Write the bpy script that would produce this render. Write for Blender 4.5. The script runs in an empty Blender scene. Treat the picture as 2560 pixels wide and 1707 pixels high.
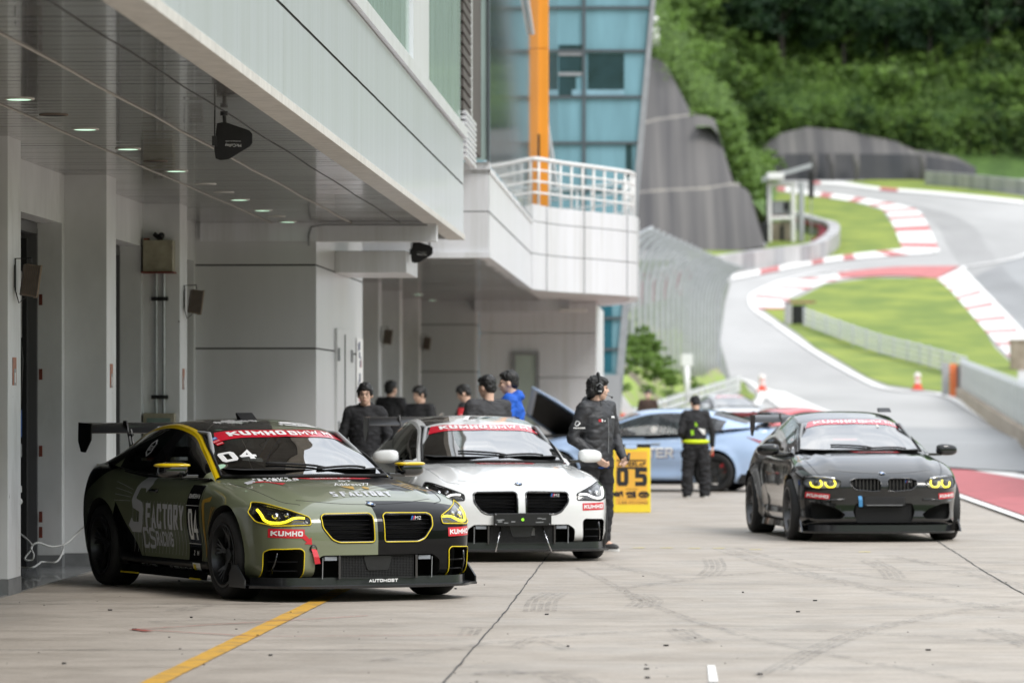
import bpy, bmesh, math, random
from mathutils import Vector, Matrix, noise
from mathutils.bvhtree import BVHTree
from math import sin, cos, pi, radians, sqrt, atan2
SC = bpy.context.scene
COL = SC.collection
# ------------------------------------------------------------------ camera
FPX, CX, CY, HC = 10500.0, 1280.0, 1004.0, 1.52     # focal length in pixels of the 2560 px wide photograph, horizon, eye height
cam_d = bpy.data.cameras.new("camera"); cam = bpy.data.objects.new("camera", cam_d); COL.objects.link(cam)
cam.location = (0, 0, HC); cam.rotation_euler = (pi/2, 0, 0)
cam_d.sensor_width = 36; cam_d.lens = FPX/2560*36
cam_d.shift_y = (CY-853.5)/2560
cam_d.clip_start = 0.5; cam_d.clip_end = 3000
cam_d.dof.use_dof = True; cam_d.dof.focus_distance = 33.0; cam_d.dof.aperture_fstop = 2.9
SC.camera = cam
# ------------------------------------------------------------------ sky, sun, exposure
SUN_EL, SUN_AZ = radians(48), radians(132)           # sun behind thin cloud, behind the camera to the right
w = bpy.data.worlds.new("World"); SC.world = w; w.use_nodes = True
nt = w.node_tree; nt.nodes.clear()
out = nt.nodes.new("ShaderNodeOutputWorld"); bg = nt.nodes.new("ShaderNodeBackground")
sky = nt.nodes.new("ShaderNodeTexSky"); sky.sky_type = 'NISHITA'; sky.sun_disc = False
sky.sun_elevation = SUN_EL; sky.sun_rotation = SUN_AZ
tc = nt.nodes.new("ShaderNodeTexCoord"); mp = nt.nodes.new("ShaderNodeMapping"); mp.inputs['Scale'].default_value = (1.6, 1.6, 4.0)
nz = nt.nodes.new("ShaderNodeTexNoise"); nz.inputs['Scale'].default_value = 1.7; nz.inputs['Detail'].default_value = 7; nz.inputs['Roughness'].default_value = .58
rp = nt.nodes.new("ShaderNodeValToRGB")
rp.color_ramp.elements[0].position = .33; rp.color_ramp.elements[0].color = (7.6, 8.3, 9.3, 1)
rp.color_ramp.elements[1].position = .66; rp.color_ramp.elements[1].color = (13.2, 13.4, 13.6, 1)
mx = nt.nodes.new("ShaderNodeMixRGB"); mx.inputs[0].default_value = .86
L = nt.links.new
L(tc.outputs['Generated'], mp.inputs[0]); L(mp.outputs[0], nz.inputs['Vector']); L(nz.outputs[0], rp.inputs[0])
sp_ = nt.nodes.new("ShaderNodeSeparateXYZ"); L(tc.outputs['Generated'], sp_.inputs[0])
mr_ = nt.nodes.new("ShaderNodeMapRange"); mr_.inputs[1].default_value = 0; mr_.inputs[2].default_value = 1; mr_.inputs[3].default_value = .78; mr_.inputs[4].default_value = 1.45   # overcast: zenith brighter than the horizon
ml_ = nt.nodes.new("ShaderNodeVectorMath"); ml_.operation = 'SCALE'; L(sp_.outputs[2], mr_.inputs[0]); L(rp.outputs[0], ml_.inputs[0]); L(mr_.outputs[0], ml_.inputs[3])
L(sky.outputs[0], mx.inputs[1]); L(ml_.outputs[0], mx.inputs[2]); L(mx.outputs[0], bg.inputs[0]); L(bg.outputs[0], out.inputs[0])
bg.inputs[1].default_value = 0.105
sd = bpy.data.lights.new("sun", 'SUN'); sun = bpy.data.objects.new("sun", sd); COL.objects.link(sun)
sd.energy = 2.0; sd.angle = radians(24); sd.color = (1, .965, .91)
sdir = Vector((sin(SUN_AZ)*cos(SUN_EL), cos(SUN_AZ)*cos(SUN_EL), sin(SUN_EL)))
sun.rotation_euler = (-sdir).to_track_quat('-Z', 'Y').to_euler(); sun.location = (20, -10, 40)
vs = SC.view_settings; vs.view_transform = 'Standard'; vs.look = 'None'; vs.gamma = 1; vs.exposure = 0.32
SC.cycles.use_denoising = True; SC.cycles.max_bounces = 7; SC.cycles.transparent_max_bounces = 24
SC.cycles.diffuse_bounces = 4; SC.cycles.glossy_bounces = 4; SC.cycles.caustics_reflective = False; SC.cycles.caustics_refractive = False
# ------------------------------------------------------------------ helpers
TMP = bpy.data.scenes.new("workbench")     # shapes are grown here and then moved to the scene
def evaluated(o):
    TMP.collection.objects.link(o); vl = TMP.view_layers[0]; vl.update(); me = bpy.data.meshes.new_from_object(o.evaluated_get(vl.depsgraph), depsgraph=vl.depsgraph); TMP.collection.objects.unlink(o); return me
R = random.Random(7)
MATS = {}
def mat(name, col, rough=.6, metal=0.0, var=0.0, scale=3.0, stretch=(1,1,1), col2=None, bump=0.0, coat=0.0, spec=.5, emit=None, estr=1.0, detail=5, trans=0.0, alpha=1.0, coords='Object', lo=.35, hi=.65):
    if name in MATS: return MATS[name]
    m = bpy.data.materials.new(name); m.use_nodes = True; n = m.node_tree; b = n.nodes['Principled BSDF']
    b.inputs['Roughness'].default_value = rough; b.inputs['Metallic'].default_value = metal
    b.inputs['Coat Weight'].default_value = coat; b.inputs['Coat Roughness'].default_value = .04
    b.inputs['Specular IOR Level'].default_value = spec
    b.inputs['Transmission Weight'].default_value = trans; b.inputs['Alpha'].default_value = alpha
    if emit: b.inputs['Emission Color'].default_value = (*emit, 1); b.inputs['Emission Strength'].default_value = estr
    c2 = col2 if col2 else tuple(max(0, c*(1-var)) for c in col)
    t = n.nodes.new("ShaderNodeTexCoord"); mp = n.nodes.new("ShaderNodeMapping"); mp.inputs['Scale'].default_value = stretch
    nz = n.nodes.new("ShaderNodeTexNoise"); nz.inputs['Scale'].default_value = scale; nz.inputs['Detail'].default_value = detail; nz.inputs['Roughness'].default_value = .6
    n.links.new(t.outputs[coords], mp.inputs[0]); n.links.new(mp.outputs[0], nz.inputs['Vector'])
    r = n.nodes.new("ShaderNodeValToRGB"); r.color_ramp.elements[0].position = lo; r.color_ramp.elements[1].position = hi
    r.color_ramp.elements[0].color = (*c2, 1); r.color_ramp.elements[1].color = (*col, 1)
    n.links.new(nz.outputs[0], r.inputs[0]); n.links.new(r.outputs[0], b.inputs['Base Color'])
    if bump:
        bp = n.nodes.new("ShaderNodeBump"); bp.inputs['Strength'].default_value = bump; bp.inputs['Distance'].default_value = .02
        n.links.new(nz.outputs[0], bp.inputs['Height']); n.links.new(bp.outputs[0], b.inputs['Normal'])
    MATS[name] = m; return m
def glassmat(name, tint=(.8,.9,.92), transp=.5, rough=.02, spec=.06, dark=(.012,.015,.017)):
    """window pane: part of the light goes straight through, the rest meets a dark glossy surface"""
    if name in MATS: return MATS[name]
    m = bpy.data.materials.new(name); m.use_nodes = True; n = m.node_tree; b = n.nodes['Principled BSDF']; o = n.nodes['Material Output']
    n.nodes.remove(b); gl = n.nodes.new("ShaderNodeBsdfGlossy"); gl.inputs['Roughness'].default_value = rough; df = n.nodes.new("ShaderNodeBsdfDiffuse"); df.inputs[0].default_value = (*dark, 1)
    tr = n.nodes.new("ShaderNodeBsdfTransparent"); tr.inputs[0].default_value = (*tint, 1)
    lw = n.nodes.new("ShaderNodeLayerWeight"); pw = n.nodes.new("ShaderNodeMath"); pw.operation = 'POWER'; pw.inputs[1].default_value = 4.5; n.links.new(lw.outputs['Facing'], pw.inputs[0])
    fr = n.nodes.new("ShaderNodeMath"); fr.operation = 'MULTIPLY_ADD'; fr.inputs[1].default_value = 1-spec; fr.inputs[2].default_value = spec; n.links.new(pw.outputs[0], fr.inputs[0])
    m1 = n.nodes.new("ShaderNodeMixShader"); m1.inputs[0].default_value = transp; n.links.new(df.outputs[0], m1.inputs[1]); n.links.new(tr.outputs[0], m1.inputs[2])
    mxs = n.nodes.new("ShaderNodeMixShader")
    n.links.new(fr.outputs[0], mxs.inputs[0]); n.links.new(m1.outputs[0], mxs.inputs[1]); n.links.new(gl.outputs[0], mxs.inputs[2]); n.links.new(mxs.outputs[0], o.inputs[0])
    MATS[name] = m; return m
class MB:
    """collects shapes; build() links them as ONE mesh object"""
    def __init__(s): s.v = []; s.f = []; s.m = []
    def add(s, vs, fs, mi=0):
        o = len(s.v); s.v += [tuple(v) for v in vs]; s.f += [tuple(i+o for i in f) for f in fs]; s.m += [mi]*len(fs); return s
    def box(s, x0, x1, y0, y1, z0, z1, mi=0, T=None):
        vs = [(x0,y0,z0),(x1,y0,z0),(x1,y1,z0),(x0,y1,z0),(x0,y0,z1),(x1,y0,z1),(x1,y1,z1),(x0,y1,z1)]
        if T: vs = [T @ Vector(v) for v in vs]
        return s.add(vs, [(0,3,2,1),(4,5,6,7),(0,1,5,4),(1,2,6,5),(2,3,7,6),(3,0,4,7)], mi)
    def quad(s, a, b, c, d, mi=0): return s.add([a,b,c,d], [(0,1,2,3)], mi)
    def tube(s, pts, r, n=8, mi=0, cap=True, closed=False):
        pts = [Vector(p) for p in pts]; k = len(pts); rr = r if isinstance(r, (list, tuple)) else [r]*k
        ring = []; o = len(s.v); up = None
        for i, p in enumerate(pts):
            if closed: d = pts[(i+1) % k]-pts[i-1]
            else: d = pts[min(i+1,k-1)]-pts[max(i-1,0)]
            if d.length < 1e-9: d = Vector((0,0,1))
            d.normalize()
            if up is None: up = Vector((0,0,1)) if abs(d.z) < .9 else Vector((1,0,0))
            a = d.cross(up); 
            if a.length < 1e-6: a = d.orthogonal()
            a.normalize(); b = a.cross(d); up = b
            for j in range(n):
                t = 2*pi*j/n; s.v.append(tuple(p + a*(rr[i]*cos(t)) + b*(rr[i]*sin(t))))
        for i in range(k if closed else k-1):
            for j in range(n):
                i2 = (i+1) % k
                s.f.append((o+i*n+j, o+i*n+(j+1)%n, o+i2*n+(j+1)%n, o+i2*n+j)); s.m.append(mi)
        if cap and not closed:
            s.f.append(tuple(o+j for j in range(n))[::-1]); s.m.append(mi)
            s.f.append(tuple(o+(k-1)*n+j for j in range(n))); s.m.append(mi)
        return s
    def prism(s, poly, axis, a, b, mi=0, T=None):
        """poly: 2D points; extruded along axis 0/1/2 from a to b"""
        n = len(poly)
        def mk(p, h):
            q = [p[0], p[1]]; q.insert(axis, h); return q
        vs = [mk(p, a) for p in poly]+[mk(p, b) for p in poly]
        if T: vs = [T @ Vector(v) for v in vs]
        return s.add(vs, [tuple(range(n))[::-1], tuple(range(n, 2*n))]+[(i, (i+1)%n, n+(i+1)%n, n+i) for i in range(n)], mi)
    def cyl(s, c, r, h, axis=2, n=24, mi=0, r2=None):
        c = Vector(c); e = Vector((0,0,0)); e[axis] = h/2
        return s.tube([c-e, c+e], [r, r2 if r2 is not None else r], n, mi)
    def lathe(s, prof, n=32, T=None, mi=0, axis=2):
        """prof: (radius, height) list, revolved about axis"""
        o = len(s.v)
        for (r, h) in prof:
            for j in range(n):
                t = 2*pi*j/n; p = [r*cos(t), r*sin(t)]; p.insert(axis, h); p = Vector(p)
                s.v.append(tuple(T @ p) if T else tuple(p))
        for i in range(len(prof)-1):
            for j in range(n):
                s.f.append((o+i*n+j, o+i*n+(j+1)%n, o+(i+1)*n+(j+1)%n, o+(i+1)*n+j)); s.m.append(mi)
        return s
    def ball(s, c, r, n=12, mi=0, sx=1, sy=1, sz=1):
        prof = [(max(1e-4, sin(pi*i/n))*r, -cos(pi*i/n)*r) for i in range(n+1)]
        T = Matrix.Translation(Vector(c)) @ Matrix.Diagonal((sx, sy, sz, 1))
        return s.lathe(prof, n*2, T, mi)
    def grid(s, pts, mi=0, closed=False):
        """pts[i][j] rows"""
        o = len(s.v); ni, nj = len(pts), len(pts[0])
        for row in pts: s.v += [tuple(p) for p in row]
        for i in range(ni-1):
            for j in range(nj if closed else nj-1):
                j2 = (j+1) % nj
                s.f.append((o+i*nj+j, o+i*nj+j2, o+(i+1)*nj+j2, o+(i+1)*nj+j)); s.m.append(mi)
        return s
    def build(s, name, mats, parent=None, smooth=False, world=False, normals=True, bevel=0.0, kind=None):
        me = bpy.data.meshes.new(name)
        vs = s.v
        if world and parent is not None:
            l = parent.location; vs = [(v[0]-l[0], v[1]-l[1], v[2]-l[2]) for v in vs]
        me.from_pydata(vs, [], s.f)
        if not isinstance(mats, (list, tuple)): mats = [mats]
        for m in mats: me.materials.append(m)
        me.polygons.foreach_set('material_index', s.m)
        if normals:
            b = bmesh.new(); b.from_mesh(me)
            bmesh.ops.recalc_face_normals(b, faces=b.faces)
            if bevel:
                es = [e for e in b.edges if len(e.link_faces) == 2 and e.calc_face_angle(0) > .5]
                bmesh.ops.bevel(b, geom=es, offset=bevel, segments=2, affect='EDGES', profile=.6, clamp_overlap=True)
            b.to_mesh(me); b.free()
        if smooth: 
            me.polygons.foreach_set('use_smooth', [True]*len(me.polygons))
            if smooth is not True:
                me.set_sharp_from_angle(angle=radians(smooth))
        o = bpy.data.objects.new(name, me); COL.objects.link(o)
        if parent is not None: o.parent = parent
        if kind: o['kind'] = kind
        return o
def thing(name, label, cat, loc=(0,0,0), rz=0.0, group=None):
    o = bpy.data.objects.new(name, None); o.empty_display_size = .2; COL.objects.link(o); o.location = loc; o.rotation_euler = (0,0,rz)
    o['label'] = label; o['category'] = cat
    if group: o['group'] = group
    return o
def tag(o, label, cat, group=None):
    o['label'] = label; o['category'] = cat
    if group: o['group'] = group
    return o
def copy_tree(o, parent=None):
    c = o.copy(); COL.objects.link(c); c.parent = parent
    for ch in list(o.children): copy_tree(ch, c)
    return c
def rot2(x, y, a): return (x*cos(a)-y*sin(a), x*sin(a)+y*cos(a))
def P(px, py, Y): return Vector(((px-CX)*Y/FPX, Y, HC-(py-CY)*Y/FPX))
# height of the land along the view: flat pit lane, then the circuit climbs the valley
GB = [(-60,0),(90,0),(120,.1),(150,.45),(185,1.15),(220,2.0),(260,4.8),(300,9.2),(350,15.2),(400,20.4),(450,24.8),(480,27.6),(520,30)]
def g(Y):
    for (a, za), (b, zb) in zip(GB, GB[1:]):
        if Y <= b: return za+(zb-za)*(Y-a)/(b-a)
    return GB[-1][1]
def G(px, py, dz=0.0):
    """where the ray of photo pixel px,py meets the land"""
    lo, hi = 2.0, 515.0
    for _ in range(50):
        m = (lo+hi)/2
        if HC-(py-CY)*m/FPX > g(m): lo = m
        else: hi = m
    return Vector(((px-CX)*lo/FPX, lo, g(lo)+dz))
PHI = math.atan(424/FPX); cP, sP = cos(PHI), sin(PHI)
def B(v, u, z): return Vector((v*cP+u*sP, u*cP-v*sP, z))     # pit building frame: v across (right), u along
BT = Matrix(((cP, sP, 0, 0), (-sP, cP, 0, 0), (0,0,1,0), (0,0,0,1)))
def smoothline(pts, n=6, closed=False):
    """Catmull-Rom through the points"""
    P_ = [Vector(p) for p in pts]; k = len(P_); res = []
    rng = range(k) if closed else range(k-1)
    for i in rng:
        if closed: a, b, c, d = P_[i-1], P_[i], P_[(i+1)%k], P_[(i+2)%k]
        else: a, b, c, d = P_[max(i-1,0)], P_[i], P_[i+1], P_[min(i+2,k-1)]
        for j in range(n):
            t = j/n; res.append(.5*((2*b)+(-a+c)*t+(2*a-5*b+4*c-d)*t*t+(-a+3*b-3*c+d)*t**3))
    if not closed: res.append(P_[-1])
    return res
def text_mesh(txt, size=1.0, bold=0.0, spacing=1.0, shear=0.0, sx=1.0, align='CENTER'):
    """returns (verts2d, faces) of lettering, centred on the origin"""
    c = bpy.data.curves.new("lettering", 'FONT'); c.body = txt; c.size = size; c.align_x = align; c.align_y = 'CENTER'
    c.offset = bold; c.space_character = spacing; c.shear = shear; c.resolution_u = 3
    o = bpy.data.objects.new("lettering", c); me = evaluated(o)
    vs = [(v.co.x*sx, v.co.y) for v in me.vertices]; fs = [tuple(p.vertices) for p in me.polygons]
    bpy.data.objects.remove(o); bpy.data.curves.remove(c); bpy.data.meshes.remove(me)
    return vs, fs
def text_on(name, txt, size, M, mt, parent=None, world=False, fit=None, **kw):
    """flat lettering placed by matrix M (text x -> M x, text y -> M y); fit=(width,height) scales it exactly"""
    vs, fs = text_mesh(txt, size, **kw)
    if fit:
        xs = [v[0] for v in vs]; ys = [v[1] for v in vs]; w_, h_ = max(xs)-min(xs), max(ys)-min(ys); cx_, cy_ = (max(xs)+min(xs))/2, (max(ys)+min(ys))/2
        vs = [((x-cx_)*fit[0]/w_, (y-cy_)*fit[1]/h_) for x, y in vs]
    mb = MB(); mb.add([M @ Vector((x, y, 0)) for x, y in vs], fs)
    return mb.build(name, mt, parent, world=world, normals=False)

GLY = {'K':[[(0,0),(0,1)],[(1,1),(.1,.48)],[(.28,.58),(1,0)]],'U':[[(0,1),(0,.12),(.12,0),(.88,0),(1,.12),(1,1)]],'M':[[(0,0),(0,1),(.5,.30),(1,1),(1,0)]],'H':[[(0,0),(0,1)],[(1,0),(1,1)],[(0,.5),(1,.5)]],
 'O':[[(0,.12),(0,.88),(.12,1),(.88,1),(1,.88),(1,.12),(.88,0),(.12,0),(0,.12)]],'B':[[(.9,.52),(1,.64),(1,.88),(.88,1),(0,1),(0,0),(.88,0),(1,.12),(1,.40),(.9,.52)],[(0,.52),(.9,.52)]],'W':[[(0,1),(.22,0),(.5,.72),(.78,0),(1,1)]],
 '4':[[(.74,0),(.74,1),(0,.30)],[(0,.27),(1,.27)]],'5':[[(1,1),(0,1),(0,.56),(.88,.56),(1,.44),(1,.12),(.88,0),(0,0)]],'2':[[(0,.88),(.12,1),(.88,1),(1,.88),(1,.62),(0,.14),(0,0),(1,0)]],'7':[[(0,1),(1,1),(.35,0)]],
 'S':[[(1,.95),(.88,1),(.12,1),(0,.88),(0,.64),(.12,.54),(.88,.46),(1,.36),(1,.12),(.88,0),(.12,0),(0,.05)]],'F':[[(0,0),(0,1),(1,1)],[(0,.52),(.85,.52)]],'A':[[(0,0),(.5,1),(1,0)],[(.2,.28),(.8,.28)]],'C':[[(1,.85),(.88,1),(.12,1),(0,.88),(0,.12),(.12,0),(.88,0),(1,.15)]],
 'T':[[(.5,0),(.5,1)],[(0,1),(1,1)]],'R':[[(0,0),(0,1),(.88,1),(1,.88),(1,.6),(.88,.48),(0,.48)],[(.45,.48),(1,0)]],'Y':[[(0,1),(.5,.5),(.5,0)],[(1,1),(.5,.5)]],'I':[[(0,0),(0,1)]],'N':[[(0,0),(0,1),(1,0),(1,1)]],'G':[[(1,.85),(.88,1),(.12,1),(0,.88),(0,.12),(.12,0),(.88,0),(1,.12),(1,.48),(.55,.48)]],
 'E':[[(1,1),(0,1),(0,0),(1,0)],[(0,.5),(.85,.5)]],'L':[[(0,1),(0,0),(1,0)]],'D':[[(0,0),(0,1),(.8,1),(1,.8),(1,.2),(.8,0),(0,0)]],'P':[[(0,0),(0,1),(.88,1),(1,.88),(1,.58),(.88,.46),(0,.46)]],'X':[[(0,0),(1,1)],[(0,1),(1,0)]]}
GLY['0'] = GLY['O']
def block_text(txt, W_, H_, t, gap=None, slant=0.0):
    """heavy painted lettering from thick strokes; returns (u,v,lift) points and faces centred on the origin"""
    gap = t*.55 if gap is None else gap; wd = {'I':0.0,' ':.35,'M':1.25,'W':1.45}; tot = sum(wd.get(c,1.0) for c in txt); n = len(txt)
    cell = (W_-gap*(n-1)-t*sum(1 for c in txt if c != ' '))/tot; x = -W_/2; vs, fs = [], []; lift = 0.0
    for c in txt:
        w_ = cell*wd.get(c,1.0); q0 = x+(t/2 if c != ' ' else 0)
        for pl in GLY.get(c, []):
            p = [Vector((q0+a*w_, -H_/2+t/2+b*(H_-t))) for a, b in pl]; closed = (p[0]-p[-1]).length < 1e-6 and len(p) > 3
            if closed: p = p[:-1]
            k = len(p); L_, R_ = [], []
            for i in range(k):
                a = p[i-1] if (closed or i > 0) else None; b = p[(i+1)%k] if (closed or i < k-1) else None
                d1 = (p[i]-a).normalized() if a is not None else (b-p[i]).normalized(); d2 = (b-p[i]).normalized() if b is not None else d1
                n1 = Vector((-d1.y,d1.x)); n2 = Vector((-d2.y,d2.x)); m_ = (n1+n2); m_ = m_.normalized() if m_.length > 1e-6 else n1; s_ = min(t/2/max(.35,m_.dot(n1)), t*1.1)
                q = p[i].copy()
                if not closed and i == 0: q -= d1*t*.5
                if not closed and i == k-1: q += d2*t*.5
                L_.append(q+m_*s_); R_.append(q-m_*s_)
            o = len(vs)
            for l_, r_ in zip(L_, R_): vs += [(l_.x+slant*l_.y, max(-H_/2,min(H_/2,l_.y)), lift), (r_.x+slant*r_.y, max(-H_/2,min(H_/2,r_.y)), lift)]
            for i in range(k if closed else k-1): j = (i+1)%k; fs.append((o+2*i, o+2*j, o+2*j+1, o+2*i+1))
            lift += .0004
            if lift > .0017: lift = 0.0
        x += w_+(t if c != ' ' else 0)+gap
    return vs, fs
def block_on(name, txt, W_, H_, t, M, mt, parent=None, **kw):
    vs, fs = block_text(txt, W_, H_, t, **kw); mb = MB(); mb.add([M @ Vector(v) for v in vs], fs); return mb.build(name, mt, parent, normals=False)
# ================================================================== MATERIALS OF THE SETTING
M_wall = mat("painted_wall", (.73,.74,.745), .55, var=.16, scale=1.6, stretch=(1,1,.5), bump=.15)
M_wall_w = mat("white_panel", (.74,.75,.78), .3, var=.05, scale=.8, stretch=(3,3,.3))
M_wall_g = mat("grey_panel", (.34,.34,.345), .35, var=.12, scale=.6)
M_joint = mat("joint", (.06,.06,.06), .8)
M_skirt = mat("grey_skirting", (.22,.225,.23), .6, var=.25, scale=6)
M_soff = mat("gloss_soffit", (.17,.168,.165), .15, var=.14, scale=2.2, stretch=(.3,3,1), spec=.5, coat=.35)
M_fasc = mat("fascia_cladding", (.58,.615,.66), .30, metal=.0, var=.10, scale=3, stretch=(.3,7,.15), bump=.02, coat=.12)
M_cream = mat("cream_trim", (.66,.64,.60), .5, var=.2, scale=8)
M_dark = mat("dark_interior", (.022,.022,.024), .7, var=.5, scale=4)  # near-black colour stands in for the unlit depth of the garages
M_black = mat("black_plastic", (.012,.012,.013), .38, var=.3, scale=20)
M_bmatt = mat("matt_black", (.014,.014,.015), .75, var=.3, scale=12)
M_steel = mat("galvanised_steel", (.50,.52,.53), .42, metal=.55, var=.2, scale=9)
M_white = mat("white_paint", (.80,.80,.79), .45, var=.08, scale=6)
M_whitemark = mat("white_marking", (.82,.81,.79), .7, var=.18, scale=2.5)
M_yel = mat("yellow_marking", (.60,.33,.035), .65, col2=(.36,.22,.06), scale=5, detail=8, lo=.36, hi=.52)
M_red = mat("red_marking", (.46,.115,.125), .65, var=.25, scale=2.0)
M_redk = mat("red_kerb_paint", (.52,.17,.17), .65, var=.2, scale=1.5)
M_orange = mat("orange_panel", (.93,.34,.03), .4, var=.06, scale=1.5)
M_beige = mat("beige_cabinet", (.36,.33,.235), .6, var=.35, scale=7)
M_brown = mat("brown_lamp_housing", (.14,.10,.07), .6, var=.3, scale=14)
M_rust = mat("rust_red", (.22,.05,.03), .8, var=.5, scale=8)
M_orsticker = mat("orange_sticker", (.42,.12,.04), .5, var=.4, scale=20)
M_glassg = mat("reflecting_glass", (.40,.52,.50), .26, metal=.0, var=.3, scale=2, stretch=(.4,4,.2), bump=.05, spec=.6, coat=.25)
M_glassp = glassmat("balustrade_glass", tint=(.86,.95,.97), transp=.60, dark=(.50,.62,.62), rough=.05, spec=.18)
M_teal = mat("teal_curtain_glass", (.21,.39,.47), .07, var=.25, scale=.6, stretch=(3,3,.3), spec=.8, coat=.6)
M_tealdk = mat("dark_window_glass", (.025,.055,.075), .08, var=.4, scale=1.2, spec=.8, coat=.6)
M_mull = mat("dark_mullion", (.07,.085,.095), .5)
M_grey = mat("grey_metal", (.30,.31,.32), .5, var=.15, scale=4)
M_louv = mat("brown_louvre", (.075,.062,.055), .6, var=.2, scale=3)
M_floor = mat("epoxy_floor", (.22,.23,.235), .22, var=.2, scale=2.5, coat=.3)
M_lampglass = mat("lit_downlight", (.6,.8,.65), .4, emit=(.62,1.0,.72), estr=1.0)
M_lampoff = mat("unlit_downlight", (.25,.25,.24), .3)
M_cable = mat("white_cable", (.62,.62,.6), .5)

def add_spots(m, scale=5.0, thr=.30, col=(.25,.24,.22), stretch=(1,1,1), soft=.02, amt=1.0):
    """chips and stains with a shape of their own"""
    n = m.node_tree; b = n.nodes['Principled BSDF']; src = b.inputs['Base Color'].links[0].from_socket
    t = n.nodes.new("ShaderNodeTexCoord"); mp = n.nodes.new("ShaderNodeMapping"); mp.inputs['Scale'].default_value = stretch; mp.inputs['Location'].default_value = (scale, 3, 7)
    z = n.nodes.new("ShaderNodeTexNoise"); z.inputs['Scale'].default_value = scale; z.inputs['Detail'].default_value = 6; z.inputs['Roughness'].default_value = .65
    r = n.nodes.new("ShaderNodeMapRange"); r.inputs[1].default_value = thr; r.inputs[2].default_value = thr+soft; r.inputs[3].default_value = amt; r.inputs[4].default_value = 0
    x = n.nodes.new("ShaderNodeMixRGB"); x.inputs[2].default_value = (*col, 1)
    n.links.new(t.outputs['Object'], mp.inputs[0]); n.links.new(mp.outputs[0], z.inputs['Vector']); n.links.new(z.outputs[0], r.inputs[0]); n.links.new(r.outputs[0], x.inputs[0]); n.links.new(src, x.inputs[1]); n.links.new(x.outputs[0], b.inputs['Base Color'])
add_spots(M_wall, 5.5, .27, (.16,.155,.14)); add_spots(M_wall, 1.3, .34, (.50,.50,.49), (1,1,.4), .12, .6)
add_spots(M_wall_w, 2.2, .36, (.52,.52,.50), (2,2,.12), .16, .45); add_spots(M_fasc, 2.0, .38, (.46,.49,.50), (.6,2,.08), .2, .5)
# ground: weathered concrete, marks and stains with shapes of their own
def ground_mat():
    m = bpy.data.materials.new("pit_lane_concrete"); m.use_nodes = True; n = m.node_tree; b = n.nodes['Principled BSDF']; K = n.nodes.new; lk = n.links.new
    tc = K("ShaderNodeTexCoord")
    def noise_(sc, st=(1,1,1), det=6, ro=.6, w=0):
        mp = K("ShaderNodeMapping"); mp.inputs['Scale'].default_value = st; mp.inputs['Location'].default_value = (w, w*2, 0); lk(tc.outputs['Object'], mp.inputs[0])
        z = K("ShaderNodeTexNoise"); z.inputs['Scale'].default_value = sc; z.inputs['Detail'].default_value = det; z.inputs['Roughness'].default_value = ro; lk(mp.outputs[0], z.inputs['Vector']); return z.outputs[0]
    def ramp(src, p0, p1, c0, c1):
        r = K("ShaderNodeValToRGB"); r.color_ramp.elements[0].position = p0; r.color_ramp.elements[1].position = p1
        r.color_ramp.elements[0].color = (*c0, 1); r.color_ramp.elements[1].color = (*c1, 1); lk(src, r.inputs[0]); return r.outputs[0]
    def mul(a, c):
        x = K("ShaderNodeMixRGB"); x.blend_type = 'MULTIPLY'; x.inputs[0].default_value = 1; lk(a, x.inputs[1]); lk(c, x.inputs[2]); return x.outputs[0]
    base = ramp(noise_(.35, det=4), .3, .7, (.365,.322,.278), (.450,.400,.350))
    base = mul(base, ramp(noise_(2.6, (.8,1.2,1), w=3), .36, .58, (.86,.85,.84), (1,1,1)))
    base = mul(base, ramp(noise_(.9, (.8,1.3,1), det=9, ro=.74, w=9), .36, .52, (.80,.79,.78), (1,1,1)))
    base = mul(base, ramp(noise_(26, det=5, ro=.75), .30, .55, (.80,.80,.80), (1.03,1.03,1.02)))
    base = mul(base, ramp(noise_(7, (.35,1,1), det=2, w=21), .205, .23, (.25,.25,.25), (1,1,1)))
    lk(base, b.inputs['Base Color']); b.inputs['Roughness'].default_value = .62
    rr = ramp(noise_(1.1, w=5), .35, .6, (.42,)*3, (.7,)*3); lk(rr, b.inputs['Roughness'])
    bp = K("ShaderNodeBump"); bp.inputs['Strength'].default_value = .25; bp.inputs['Distance'].default_value = .01; lk(noise_(40, det=4), bp.inputs['Height']); lk(bp.outputs[0], b.inputs['Normal'])
    return m
M_conc = ground_mat()
M_asph = mat("circuit_asphalt", (.43,.425,.42), .75, var=.22, scale=.09, stretch=(1,.35,1), detail=9)
M_asph2 = mat("darker_asphalt", (.31,.315,.32), .75, var=.15, scale=.15, detail=8)
M_grass = mat("mown_grass", (.24,.29,.045), .85, col2=(.13,.19,.03), scale=.22, detail=9, lo=.4, hi=.62)
M_grassr = mat("rough_grass", (.19,.29,.04), .9, col2=(.07,.15,.015), scale=.5, detail=9, lo=.4, hi=.6)
def markmat(name, col, lo=.42, hi=.6, scale=9, stretch=(1,1,1), mx_=.8):
    """worn rubber or paint: noise leaves gaps where the concrete shows"""
    m = mat(name, col, .6, var=.2, scale=5); n = m.node_tree; b = n.nodes['Principled BSDF']
    t = n.nodes.new("ShaderNodeTexCoord"); mp = n.nodes.new("ShaderNodeMapping"); mp.inputs['Scale'].default_value = stretch
    z = n.nodes.new("ShaderNodeTexNoise"); z.inputs['Scale'].default_value = scale; z.inputs['Detail'].default_value = 6; z.inputs['Roughness'].default_value = .7
    r = n.nodes.new("ShaderNodeMapRange"); r.inputs[1].default_value = lo; r.inputs[2].default_value = hi; r.inputs[3].default_value = 0; r.inputs[4].default_value = mx_
    n.links.new(t.outputs['Object'], mp.inputs[0]); n.links.new(mp.outputs[0], z.inputs['Vector']); n.links.new(z.outputs[0], r.inputs[0]); n.links.new(r.outputs[0], b.inputs['Alpha'])
    return m
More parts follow.
